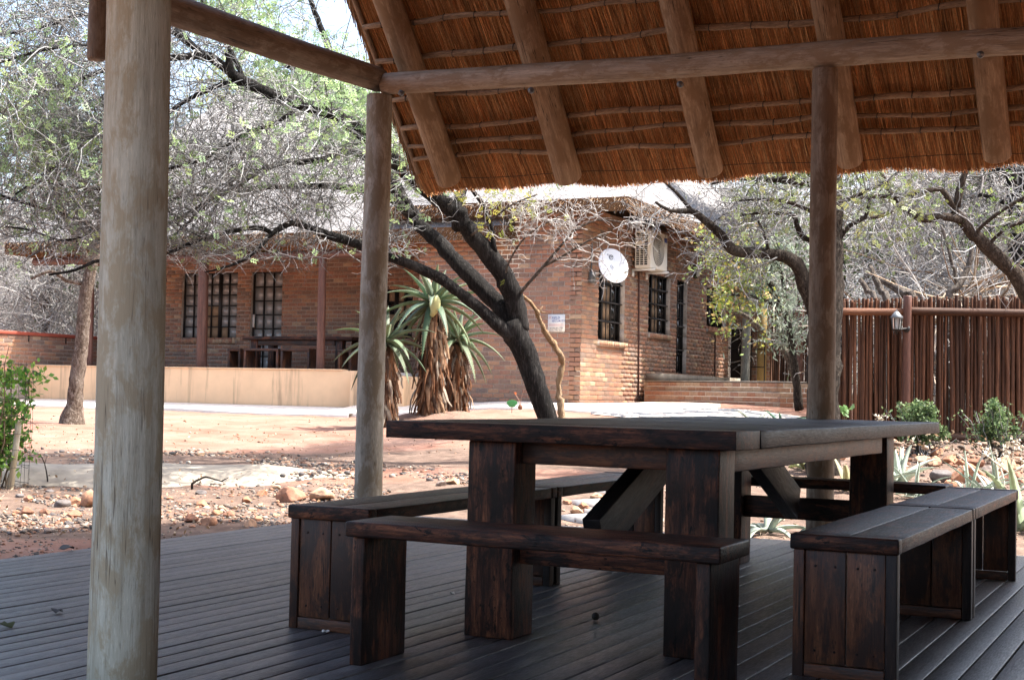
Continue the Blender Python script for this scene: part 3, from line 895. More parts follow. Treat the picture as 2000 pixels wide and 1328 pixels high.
# ================================================================== HOUSE
HX, HY = -10.15, 23.6
def build_house():
    h = thing('brick_house', 'red face-brick house with grey thatched roof behind the leaning thorn tree', 'house', (-12, 25, .6))
    r_ = np.random.default_rng(21)
    PF = 1.22                                               # porch floor
    # --- gable front
    o, u, n = (-13.5, HY, 0), (1, 0, 0), (0, -1, 0)
    L = HX + 13.5
    wall = slab('wall', o, u, n, L - .003, .3, 4.28, .22, [], 'mortar', h)
    br = lay(L, .62, 4.28, [], r_)
    brick_face(wall, o, u, n, br, pick=lambda c: c[2] < 3.35 and c[0] > -12.95, limit=300, r_=r_)
    # --- side wall with the barred windows
    o2, u2, n2 = (HX, HY, 0), (0, 1, 0), (1, 0, 0)
    L2 = 32.3 - HY
    w1 = (24.37 - HY, 25.70 - HY, 1.90, 3.35); w2 = (27.0 - HY, 28.28 - HY, 2.16, 3.36); dr = (28.68 - HY, 29.36 - HY, 1.36, 3.38); w3 = (30.67 - HY, 32.1 - HY, 2.45, 3.36)
    ops = [w1, w2, dr, w3]
    wall2 = slab('wall', o2, u2, n2, L2, .3, 4.28, .22, ops, 'mortar', h)
    br = lay(L2, .62, 4.28, ops, r_, phase=.11)
    brick_face(wall2, o2, u2, n2, br, pick=lambda c: c[1] < 26.6, limit=300, r_=r_)
    for k, (q, cols, cur) in enumerate(((w1, 3, {(1, j) for j in range(4)}), (w2, 3, {(1, j) for j in range(4)}), (w3, 3, None))):
        window(h, o2, u2, n2, q[0], q[1], q[2], q[3], cols, 4, .11, 6 if k < 2 else 7, curtain=cur)
        brick_sill(h, o2, u2, n2, q[0], q[1], q[2] - .015)
    d = window(h, o2, u2, n2, dr[0], dr[1], dr[2] + .02, dr[3], 2, 5, .11, 4, name='door')
    # --- block's left side and porch back wall
    o3, u3, n3 = (-13.5, 26.0, 0), (0, -1, 0), (-1, 0, 0)
    wl = slab('wall', o3, u3, n3, 26.0 - HY - .003, .3, 4.28, .2, [], 'mortar', h)
    brick_face(wl, o3, u3, n3, lay(26.0 - HY, PF, 4.2, [], r_), pick=lambda c: False, r_=r_)
    o4, u4, n4 = (-22.6, 26.0, 0), (1, 0, 0), (0, -1, 0)
    L4 = 9.1 - .21
    def sx(px, py): return float(onY(px, py, 26.0)[0] + 22.6)
    pw = (sx(355, 600), sx(463, 600), float(onY(410, 662, 26)[2]), float(onY(410, 532, 26)[2]))
    pd = (sx(490, 600), sx(551, 600), PF, float(onY(520, 530, 26)[2]))
    pw2 = (sx(735, 600), sx(806, 600), float(onY(770, 664, 26)[2]), float(onY(770, 562, 26)[2]))
    ops4 = [pw, pd, pw2]
    wp = slab('wall', o4, u4, n4, L4, .5, 3.75, .22, ops4, 'mortar', h)
    brick_face(wp, o4, u4, n4, lay(L4, PF, 3.74, ops4, r_, phase=.07), pick=lambda c: 535 < (1000 + F * np.dot(c - EYEP, RT) / depth_of(c)) < 705, limit=290, r_=r_)
    window(h, o4, u4, n4, *pw, 6, 6, .09, 0, 'porch_glass_glare', {(2, 0), (2, 1), (3, 0), (3, 1), (3, 2), (2, 2), (4, 0)}, mull=(2, 4))
    brick_sill(h, o4, u4, n4, pw[0], pw[1], pw[2] - .01, .08)
    dd = window(h, o4, u4, n4, pd[0], pd[1], pd[2] + .01, pd[3], 3, 7, .09, 0, 'porch_glass_glare', name='door')
    mb = MB(); obox(mb, o4, u4, n4, pd[0] + .035, pd[0] + .075, -.07, -.03, PF + 1.0, PF + 1.28); mb.build('handle', 'white_paint', dd)
    window(h, o4, u4, n4, *pw2, 4, 4, .09, 0, 'window_glass', {(i, j) for i in range(4) for j in range(4) if (i + j) % 3}, mull=(2,))
    brick_sill(h, o4, u4, n4, pw2[0], pw2[1], pw2[2] - .01, .08)
    # porch floor and steps down at its right end
    mb = MB(); box(mb, (-22.5, 23.05, .5), (-13.72, 25.98, PF)); mb.build('porch_floor', 'path_concrete', h)
    # porch posts
    for (px, wpx, y) in ((394, 22, 23.35), (626, 17, 23.4), (176, 12, 23.4)):
        b0 = onY(px, 700, y); dpt = depth_of(b0); tp = onY(px + 4, 512, y)
        rr = wpx * dpt / F / 2
        log('porch_post', (b0[0], y, PF), (tp[0], y, 3.42), rr, rr * .93, 'red_pole', h, 14, .004)
    # eaves beam over the posts
    log('porch_beam', (-23.0, 23.38, 3.50), (-13.75, 23.38, 3.50), .085, .085, 'red_pole', h, 12, .004)
    # --- thatched roof: hip over the block, long slope over the porch
    def hip(x0, x1, y0, y1, ze, zr, along, th=.26, name='roof'):
        if along == 'y':
            xm = (x0 + x1) / 2; run = (x1 - x0) / 2
            ra, rb = (xm, y0 + run, zr), (xm, y1 - run, zr)
        else:
            ym = (y0 + y1) / 2; run = (y1 - y0) / 2
            ra, rb = (x0 + run * .6, ym, zr), (x1 - run * .1, ym, zr)
        e = [(x0, y0, ze), (x1, y0, ze), (x1, y1, ze), (x0, y1, ze)]
        V = np.array(e + [ra, rb]); Vt = V.copy(); Vt[:, 2] += th * 1.3
        mb = MB()
        if along == 'y':
            tri = [[4, 0, 1], [5, 2, 3]]; qd = [[0, 4, 5, 3], [1, 2, 5, 4]]
        else:
            tri = [[4, 3, 0], [5, 1, 2]]; qd = [[0, 1, 5, 4], [2, 3, 4, 5]]
        # outer skin, subdivided a little for sag
        mb.add(Vt, qd, tri)
        o_ = mb.build(name, 'grey_thatch', h)
        un = MB(); un.add(V, [list(reversed(k)) for k in qd], [list(reversed(k)) for k in tri])
        rim = [[i, (i + 1) % 4, 6 + (i + 1) % 4, 6 + i] for i in range(4)]
        un.build('thatch_underside', 'thatch_under', o_)
        rm = MB(); rm.add(np.concatenate([V, Vt]), rim); rm.build('thatch_edge', 'thatch_edge', o_)
        # loose reed ends along the eaves
        fr = MB(); S = []; Dd = []
        for (a, b_) in ((0, 1), (1, 2), (3, 0)):
            A, B = np.array(e[a]), np.array(e[b_]); k = int(np.linalg.norm(B - A) * 260)
            t = r_.uniform(0, 1, k)[:, None]; f_ = r_.uniform(0, 1, k)
            outw = np.cross(B - A, [0, 0, 1.]); outw /= np.linalg.norm(outw)
            p = A * (1 - t) + B * t; p[:, 2] += f_ * th * 1.25
            S.append(p - outw * .08 + np.array([0, 0, .08])); Dd.append(np.repeat((outw * .7 + np.array([0, 0, -.7]))[None], k, 0))
        S = np.concatenate(S); Dd = np.concatenate(Dd)
        P, R = chains(S, Dd + rng.normal(0, .12, S.shape), rng.uniform(.10, .20, len(S)), 2, .006, .005, .05)
        tubes(fr, P, R, 3, tints(len(S), (.20, .10, .045), (.30, .16, .07), (.40, .27, .16), (.33, .30, .26)))
        tag(fr.build('reed_fringe', 'reed', o_), kind='stuff')
        return o_
    hip(-14.3, -9.08, 23.05, 33.3, 4.08, 6.75, 'y', .19)
    hip(-23.6, -11.5, 23.1, 33.0, 3.66, 8.1, 'x', .19)
    mb = MB(); box(mb, (-9.75, 30.5, 4.0), (-9.68, 30.6, 4.05))
    return h
house = build_house()

# low brick wall with the red coping at the porch's left end
def low_wall():
    X = -22.65
    t = thing('brick_wall', 'low brick wall with red painted coping behind the cream plastered wall at far left', 'wall', (X, 24, 1.2))
    o, u, n = (X, 22.0, 0), (0, 1, 0), (1, 0, 0)
    z1 = float(onX(130, 660, X)[2])
    L = 3.95
    s = slab('wall', o, u, n, L, .5, z1, .2, [], 'mortar', t)
    k = int((z1 - 1.0) / .085)
    brick_face(s, o, u, n, lay(L, z1 - k * .085, z1, [], np.random.default_rng(4)), None, 300)
    mb = MB(); obox(mb, o, u, n, -.05, L, -.24, .04, z1 + .002, z1 + .075); bevel(mb.build('coping', 'red_paint', t), .012)
    for p in (22.9, 24.0):
        mb = MB(); obox(mb, o, u, n, p - 22.0, p - 21.98, .012, .03, z1 - .13, z1); mb.build('hook', 'dark_metal', t)
low_wall()

# cream plastered retaining wall along the walkway
def cream_wall():
    x0, x1 = -27.0, float(onY(694, 760, 22.95)[0])
    x2 = float(onY(806, 760, 22.95)[0])
    t = thing('plaster_wall', 'long low cream plastered wall along the concrete walkway', 'wall', ((x0 + x1) / 2, 22.95, .5))
    mb = MB(); box(mb, (x0, 22.95, .3), (x1, 23.13, 1.236)); bevel(mb.build('wall', 'cream_plaster', t), .01)
    mb = MB(); box(mb, (x0, 22.93, 1.236), (x1 - .3, 23.16, 1.262)); bevel(mb.build('coping', 'cream_plaster', t), .008)
    # the stepped end: the corner block and the cheek that runs out to the aloes
    mb = MB(); box(mb, (x1 + .002, 22.75, .3), (x1 + .55, 23.13, 1.235)); bevel(mb.build('end_block', 'cream_plaster', t), .01)
    mb = MB()
    P = [(x1 + .56, 22.6, .3), (x2, 22.6, .3), (x2, 23.4, .3), (x1 + .56, 23.4, .3), (x1 + .56, 22.6, 1.18), (x2, 22.6, 1.14), (x2, 23.4, 1.14), (x1 + .56, 23.4, 1.18)]
    mb.add(P, BOXQ); bevel(mb.build('stair_cheek', 'cream_plaster', t), .01)
cream_wall()

# brick terrace and steps before the side door
def terrace():
    t = thing('brick_steps', 'brick terrace with two steps below the side door of the house', 'steps', (-7.5, 25.5, .8))
    r_ = np.random.default_rng(9)
    a = np.array([-10.0, 26.45]); b_ = np.array([-6.75, 24.35]); c = np.array([-5.55, 24.75]); d = np.array([-4.6, 32.0]); e = np.array([-10.0, 32.2])
    def tier(pts, z0, z1, name):
        m_ = len(pts)
        V = [(p[0], p[1], z0) for p in pts] + [(p[0], p[1], z1 - .012) for p in pts]
        mb = MB(); q = [[i, (i + 1) % m_, m_ + (i + 1) % m_, m_ + i] for i in range(m_)]
        ct = np.mean(pts, 0); V.append((ct[0], ct[1], z1 - .012))
        mb.add(V, q, [[2 * m_, m_ + i, m_ + (i + 1) % m_] for i in range(m_)])
        o_ = mb.build(name, 'mortar', t)
        return o_
    def dress(o_, pts, z0, z1):
        for i in range(2):
            p, q_ = pts[i], pts[i + 1]
            L = float(np.linalg.norm(q_ - p)); uu = (q_ - p) / L
            nn = np.array([uu[1], -uu[0]])
            br = lay(L, z0, z1, [], r_, cl=.232)
            br = [(s0, s1, z_0, z_1, int(r_.choice([1, 5, 5, 7, 7, 8]))) for s0, s1, z_0, z_1, _ in br]
            brick_face(o_, (p[0], p[1], 0), (uu[0], uu[1], 0), (nn[0], nn[1], 0), br, None, 140, r_=r_)
    off = np.array([.14, -.32])
    low_ = [a + off, b_ + off, c + np.array([.34, -.1]), d + np.array([.34, 0]), e]
    l1 = tier(low_, .5, .99, 'lower_step'); dress(l1, low_, .99 - .255, .99)
    hi_ = [a, b_, c, d, e]
    l2 = tier(hi_, .5, 1.17, 'upper_step'); dress(l2, hi_, .995, 1.165)
    mb = MB()
    V = [(p[0], p[1], 1.172) for p in hi_] + [(p[0], p[1], 1.19) for p in hi_]
    q = [[i, (i + 1) % 5, 5 + (i + 1) % 5, 5 + i] for i in range(5)]
    ct = np.mean(hi_, 0); V.append((ct[0], ct[1], 1.19))
    mb.add(V, q, [[10, 5 + i, 5 + (i + 1) % 5] for i in range(5)])
    mb.build('screed', 'concrete', t)
    sp = [a + np.array([.05, -.02]), a + off * 1.02, b_ + off * 1.02, b_]
    # door threshold up against the wall
    mb = MB(); box(mb, (-10.14, 26.9, 1.19), (-9.75, 32.2, 1.34)); mb.build('threshold', 'concrete', t)
terrace()

# annex with the gate beyond the side wall
def annex():
    t = thing('brick_annex', 'yellow and brick annex with meshed gate opening right of the house side wall', 'outbuilding', (-9.4, 32.4, 1.1))
    Y = 32.45
    def X(px): return float(onY(px, 680, Y)[0])
    def Z(py, px=1450): return float(onY(px, py, Y)[2])
    r_ = np.random.default_rng(31)
    zt = Z(560); zl = Z(640)
    o, u, n = (X(1408), Y, 0), (1, 0, 0), (0, -1, 0)
    x0 = X(1408)
    op = (X(1421) - x0, X(1466) - x0, .8, zl)
    L = X(1478) - x0
    s = slab('wall', o, u, n, L, .8, zt, .2, [op], 'mortar', t)
    brick_face(s, o, u, n, lay(L, 1.19, zt, [op], r_), None, 200, r_=r_)
    mb = MB(); box(mb, (X(1415), Y + .5, .9), (X(1470), Y + .55, zl)); mb.build('shade_backing', 'shade_black', t)  # dark sheet in place of the shade behind the gate opening
    mb = MB(); box(mb, (X(1478) + .003, Y + .05, .8), (X(1500), Y + .25, zt)); mb.build('plaster_panel', 'yellow_plaster', t)
    o5 = (X(1498), Y - .02, 0); L5 = X(1507) - X(1498)
    s5 = slab('pier', o5, u, n, L5, .8, Z(585), .22, [], 'mortar', t)
    brick_face(s5, o5, u, n, lay(L5, 1.19, Z(585), [], r_, cl=.116), None, 80, r_=r_)
    # gate frames with wire mesh
    for (a, b_, zz) in ((1422, 1466, 645), (1470, 1496, 648)):
        g = MB()
        xa, xb, zb, zt_ = X(a), X(b_), 1.2, Z(zz)
        yy = Y - .10
        for (p, q) in (((xa, zb), (xa, zt_)), ((xb, zb), (xb, zt_)), ((xa, zt_), (xb, zt_)), ((xa, zb + .05), (xb, zb + .05)), ((xa, (zb * 2 + zt_) / 3), (xb, (zb * 2 + zt_) / 3)), ((xa, (zb + zt_ * 2) / 3), (xb, (zb + zt_ * 2) / 3))):
            tubes(g, [[(p[0], yy, p[1]), (q[0], yy, q[1])]], [[.014, .014]], 6)
        gt = g.build('gate', 'dark_metal', t)
        mm = MB(); st = .05
        k = int((zt_ - zb) / st) + int((xb - xa) / st)
        for sgn in (1, -1):
            for i in range(k):
                z_ = zb + (i - int((xb - xa) / st)) * st if sgn > 0 else zb + i * st
                p = [xa, z_]; q = [xb, z_ + sgn * (xb - xa)]
                def clip(p, q):
                    p = np.array(p); q = np.array(q); d = q - p
                    t0, t1 = 0, 1
                    for lo, hi_, k_ in ((zb, zt_, 1),):
                        ta, tb = (lo - p[k_]) / d[k_], (hi_ - p[k_]) / d[k_]
                        ta, tb = min(ta, tb), max(ta, tb); t0 = max(t0, ta); t1 = min(t1, tb)
                    return (p + d * t0, p + d * t1) if t1 > t0 else None
                c = clip(p, q)
                if c is not None:
                    tubes(mm, [[(c[0][0], yy + .01 * sgn, c[0][1]), (c[1][0], yy + .01 * sgn, c[1][1])]], [[.0025, .0025]], 3)
        tag(mm.build('wire_mesh', 'wire', gt), kind='stuff')
    # grey gatepost on the terrace
    p = onY(1455, 742, 31.3)
    g = log('gate_post', (p[0], 31.3, 1.19), (p[0] + .03, 31.3, float(onY(1462, 575, 31.3)[2])), .105, .10, 'grey_pole', None, 16, .004)
    tag(g, 'pale grey round post standing on the brick terrace before the meshed gate', 'post')
annex()

# reed screen right of the annex
def reed_screen():
    t = thing('pole_screen', 'sunlit screen of thin upright poles between the brick annex and the big trunk', 'fence', (-8.5, 31.5, 1))
    r_ = np.random.default_rng(2)
    p0, p1 = onY(1506, 700, 31.6), onY(1600, 700, 30.2)
    for i in range(26):
        f = i / 25 + r_.uniform(-.01, .01)
        x, y = p0[0] * (1 - f) + p1[0] * f, p0[1] * (1 - f) + p1[1] * f
        top = 3.05 + r_.uniform(-.12, .08)
        log('pole', (x, y, 1.0), (x + r_.uniform(-.03, .03), y, top), r_.uniform(.018, .032), r_.uniform(.016, .026), 'fence_pole', t, 7, .01)
    log('rail', (p0[0], p0[1] + .06, 2.2), (p1[0], p1[1] + .06, 2.2), .035, .03, 'fence_pole', t, 8, .004)
    tp = onY(1562, 600, 26.5); bs = onY(1556, 800, 26.5)
    g = log('gate_post', (bs[0], 26.5, float(ground_z(bs[0], 26.5)) - .05), (tp[0], 26.5, tp[2]), .085, .08, 'red_pole', None, 14, .004)
    tag(g, 'dark red-brown round post beside the big rough trunk', 'post')
reed_screen()

def flat_text(name, cu, par, M):
    tmp = bpy.data.objects.new('tmp', cu); COL.objects.link(tmp)
    bpy.context.view_layer.update()
    me = bpy.data.meshes.new_from_object(tmp)
    bpy.data.objects.remove(tmp)
    return link(name, me, par, M)
# ================================================================== WALL FITTINGS
def fittings():
    # security sign on the gable
    c = onY(1087, 631, HY - .016); s_ = .335
    t = thing('security_sign', 'square white security sign on the brick gable', 'sign', c)
    mb = MB(); box(mb, (c[0] - s_ / 2, HY - .028, c[2] - s_ / 2 + .01), (c[0] + s_ / 2, HY - .016, c[2] + s_ / 2 - .01)); mb.build('plate', 'white_paint', t)
    def text(body, x, z, size, mat, shear=0.0, par=t, M=None, name='lettering'):
        cu = bpy.data.curves.new(name, 'FONT'); cu.body = body; cu.size = size; cu.extrude = .0008; cu.shear = shear
        cu.materials.append(MATS[mat]); cu.space_character = 1.05
        M = M or Matrix(((1, 0, 0, x), (0, 0, -1, HY - .0295), (0, 1, 0, z), (0, 0, 0, 1)))
        return flat_text(name, cu, par, M)
    l = c[0] - s_ / 2
    text('//', l + .015, c[2] + .075, .075, 'ink_red', .2)
    text('FIELD', l + .075, c[2] + .072, .062, 'ink_blue', .25)
    text('SECURITY', l + .075, c[2] + .018, .056, 'ink_blue', .25)
    for k in range(3):
        mb = MB(); box(mb, (l + .02, HY - .0292, c[2] - .02 - k * .018), (l + s_ - .02, HY - .0283, c[2] - .016 - k * .018)); mb.build('print_line', 'ink_red', t)
    text('Cell 082 826 7087', l + .015, c[2] - .105, .037, 'ink_dark')
    text('Tel 012 792 4237', l + .015, c[2] - .145, .037, 'ink_dark')
    # satellite dish
    ctr = onX(1198, 519, HX + .55)
    dp = depth_of(ctr)
    t = thing('satellite_dish', 'white oval satellite dish mounted at the house corner', 'satellite dish', ctr)
    rx, rz = 30 * dp / F, 35.5 * dp / F
    nrm = unit(-FW * .82 + RT * .30 + np.array([0, 0, .38]))
    ax = unit(np.cross(np.array([0, 0, 1.]), nrm)); ay = np.cross(nrm, ax)
    mb = MB(); rings, sg = 10, 40
    V = []
    for k in range(rings + 1):
        r0 = k / rings
        for i in range(sg):
            a = i * 2 * math.pi / sg
            V.append(ctr + ax * rx * 1.04 * r0 * math.cos(a) + ay * rz * 1.06 * r0 * math.sin(a) + nrm * (.07 * (r0 * r0 - 1)))
    q = [[k * sg + i, k * sg + (i + 1) % sg, (k + 1) * sg + (i + 1) % sg, (k + 1) * sg + i] for k in range(1, rings) for i in range(sg)]
    tr = [[0, sg + i, sg + (i + 1) % sg] for i in range(sg)]
    mb.add(V, q, tr); o_ = mb.build('reflector', 'dish_white', t, True)
    md = o_.modifiers.new('thick', 'SOLIDIFY'); md.thickness = .012; md.offset = -1
    M = mat4(ax, ay, nrm, ctr)
    def dtext(body, x, y, size, mat='ink_dark'):
        cu = bpy.data.curves.new('lettering', 'FONT'); cu.body = body; cu.size = size; cu.extrude = .0006; cu.align_x = 'CENTER'
        cu.materials.append(MATS[mat])
        p = ctr + ax * x + ay * y + nrm * (.07 * ((x / rx) ** 2 + (y / rz) ** 2 - 1) + .006)
        flat_text('lettering', cu, t, mat4(ax, ay, nrm, p))
    dtext('elsat', 0, .035, .05); dtext('ELSAT', 0, .085, .055)
    # swirl mark: a round letter e crossed by an orbit
    sw = MB()
    def flat(x, y): return ctr + ax * x + ay * y + nrm * (.07 * ((x / rx) ** 2 + (y / rz) ** 2 - 1) + .007)
    A = np.linspace(.2, 5.6, 24); P = [flat(.0 + .038 * math.cos(a), .185 + .038 * math.sin(a)) for a in A]
    tubes(sw, [P], [np.full(24, .009)], 5, (.1, .1, .1)); tubes(sw, [[flat(-.03, .187), flat(.035, .187)]], [[.007, .007]], 5)
    A = np.linspace(0, 6.28, 40); P = [flat(.085 * math.cos(a) * .9 + .0, .185 - .06 * math.cos(a) * .8 + .018 * math.sin(a)) for a in A]
    tubes(sw, [P], [np.full(40, .0045)], 4); sw.build('swirl_mark', 'ink_dark', t)
    arm = MB()
    fd = onX(1223, 531, HX + .78); bt = ctr - ay * rz * .98 + nrm * .01
    tubes(arm, [[bt, fd]], [[.016, .014]], 8, cap=True); arm.build('feed_arm', 'unit_cream', t, True)
    a2 = MB(); d_ = unit(fd - bt); tubes(a2, [[fd - d_ * .02, fd + nrm * .03, fd - nrm * .06]], [[.028, .034, .026]], 10, cap=True); a2.build('feed_horn', 'unit_cream', t, True)
    a3 = MB(); wp_ = onX(1157, 540, HX + .01); tubes(a3, [[ctr - nrm * .09, wp_ + np.array([.1, .15, 0]), wp_]], [[.02, .02, .02]], 8, cap=True); a3.build('wall_arm', 'grey_metal', t)
    # junction box and conduit at the corner
    j = onX(1153, 541, HX + .01)
    t = thing('junction_box', 'small grey junction box with thin pipe beside the satellite dish', 'junction box', j)
    mb = MB(); box(mb, (HX + .012, j[1] - .09, j[2] - .11), (HX + .09, j[1] + .07, j[2] + .10)); bevel(mb.build('box', 'grey_metal', t), .008)
    mb = MB(); tubes(mb, [[(HX + .03, j[1], j[2] + .1), (HX + .03, j[1] + .01, j[2] + .62)]], [[.011, .011]], 6); mb.build('conduit', 'grey_metal', t)
    # downpipes on the side wall
    for k, (px, y0, y1, lab) in enumerate(((1248, 530, 772, 'thin dark pipe running down the wall below the air conditioner'), (1397, 650, 742, 'thin dark pipe running down the wall below the last barred window'))):
        a = onX(px, y0, HX + .025); b_ = onX(px - 1, y1, HX + .025)
        mb = MB(); P = [a, (a + b_) / 2, b_]
        if k == 0: P.append(b_ + np.array([.15, .35, -.12]))
        tubes(mb, [P], [[.018] * len(P)], 8); tag(mb.build('drain_pipe', 'conduit', None, True), lab, 'pipe')
    # air conditioner
    xo = HX + .42
    a = onX(1272, 455, xo); b_ = onX(1303, 528, xo)
    y0 = float(a[1]); y1 = float(b_[1]); z0 = float(onX(1272, 523, xo)[2]); z1 = float(onX(1272, 449, xo)[2])
    xi = HX + .09
    t = thing('air_conditioner', 'cream air conditioner outdoor unit on wall brackets under the eaves', 'air conditioner', ((xi + xo) / 2, (y0 + y1) / 2, z0))
    mb = MB(); box(mb, (xi, y0, z0), (xo, y1, z1)); bevel(mb.build('casing', 'unit_cream', t), .015, 3)
    g = MB(); k = 15
    for r0 in range(k):
        zc = z0 + .05 + (z1 - z0 - .1) * (r0 + .5) / k
        for cidx in range(3):
            if r0 in (9, 10) and cidx < 2: continue
            xa = xi + .03 + (xo - xi - .08) * cidx / 3
            box(g, (xa, y0 - .004, zc - .013), (xa + (xo - xi - .08) / 3 - .02, y0 + .01, zc + .013))
    tag(g.build('slot_shade_strips', 'shade_black', t), kind='stuff')  # dark strips on the casing in place of shade inside slots
    mb = MB(); cy, cz = y0 * .56 + y1 * .44, (z0 + z1) / 2; rr = min((y1 - y0) * .36, (z1 - z0) * .42)
    A = np.arange(40) * 2 * math.pi / 40
    V = [(xo + .003, cy + rr * 1.02 * math.cos(a_), cz + rr * math.sin(a_)) for a_ in A] + [(xo + .012, cy + rr * math.cos(a_), cz + rr * .98 * math.sin(a_)) for a_ in A] + [(xo + .014, cy, cz)]
    mb.add(V, [[i, (i + 1) % 40, 40 + (i + 1) % 40, 40 + i] for i in range(40)], [[80, 40 + i, 40 + (i + 1) % 40] for i in range(40)]); mb.build('fan_grille', 'fan_grey', t)
    mb = MB()
    for r0 in np.linspace(.15, .95, 7):
        P = [(xo + .018, cy + rr * r0 * math.cos(a_), cz + rr * r0 * math.sin(a_)) for a_ in np.linspace(0, 6.283, 33)]
        tubes(mb, [P], [np.full(33, .004)], 4)
    mb.build('grille_rings', 'unit_cream', t)
    mb = MB(); box(mb, (xo + .002, y1 - .2, z1 - .17), (xo + .006, y1 - .04, z1 - .08)); mb.build('badge', 'ink_blue', t)
    for yy in (y0 + .06, y1 - .12):
        mb = MB(); box(mb, (HX + .01, yy, z0 - .05), (xo + .06, yy + .05, z0 - .005)); box(mb, (HX + .01, yy, z0 - .16), (HX + .045, yy + .05, z0 - .052)); mb.build('bracket', 'white_paint', t)
    mb = MB(); tubes(mb, [[(xi, y0 + .05, z0 + .55 * (z1 - z0)), (xi - .02, y0 - .1, z0 + .6 * (z1 - z0)), (HX + .01, y0 - .2, z0 + .62 * (z1 - z0))]], [[.012] * 3], 6); mb.build('pipe', 'unit_cream', t)
    # bulkhead lamp
    c = onX(1356, 531, HX)
    t = thing('wall_lamp', 'round bulkhead lamp on the side wall above the side door', 'lamp', c)
    mb = MB(); A = np.arange(24) * 2 * math.pi / 24
    def disc(mb, x, r0): return [(HX + x, c[1] + r0 * math.cos(a_), c[2] + r0 * math.sin(a_)) for a_ in A]
    V = disc(mb, .008, .15) + disc(mb, .07, .145) + disc(mb, .075, .12)
    mb.add(V, [[k * 24 + i, k * 24 + (i + 1) % 24, (k + 1) * 24 + (i + 1) % 24, (k + 1) * 24 + i] for k in range(2) for i in range(24)]); mb.build('rim', 'dark_metal', t)
    mb = MB(); V = disc(mb, .072, .12) + disc(mb, .11, .10) + disc(mb, .135, .05) + [(HX + .14, c[1], c[2])]
    mb.add(V, [[k * 24 + i, k * 24 + (i + 1) % 24, (k + 1) * 24 + (i + 1) % 24, (k + 1) * 24 + i] for k in range(2) for i in range(24)], [[72, 48 + i, 48 + (i + 1) % 24] for i in range(24)]); mb.build('glass', 'frosted_glass', t, True)
fittings()

# ================================================================== DECK
DX0, DY1 = -5.37, 8.82
def deck():
    t = thing('wooden_deck', 'dark weathered timber deck under the thatched pavilion', 'deck', (-2, 4, -.03))
    r_ = np.random.default_rng(12)
    x = DX0; pitch = .097
    while x < 1.9:
        if x < DX0 + .01: w_ = pitch - .007
        else: w_ = pitch - .007
        y0 = -2.0
        z = r_.uniform(-.0015, .0015)
        plank('board', (x + w_ / 2, y0, -.014 + z), (x + w_ / 2, DY1 + r_.uniform(-.004, .004), -.014 + z), w_, .028, (0, 0, 1), 'deck_wood', t, .003)
        x += pitch
    for y in np.arange(-1.5, 8.8, .9):
        mb = MB(); box(mb, (DX0 + .03, y, -.13), (1.9, y + .05, -.0295)); mb.build('joist', 'panel_wood_dark', t)
    plank('edge_board', (DX0 - .014, -2.0, -.072), (DX0 - .014, DY1, -.072), .14, .024, (1, 0, 0), 'deck_wood', t)
    plank('edge_board', (DX0, DY1 + .02, -.072), (1.9, DY1 + .02, -.072), .14, .024, (0, 1, 0), 'deck_wood', t)
deck()

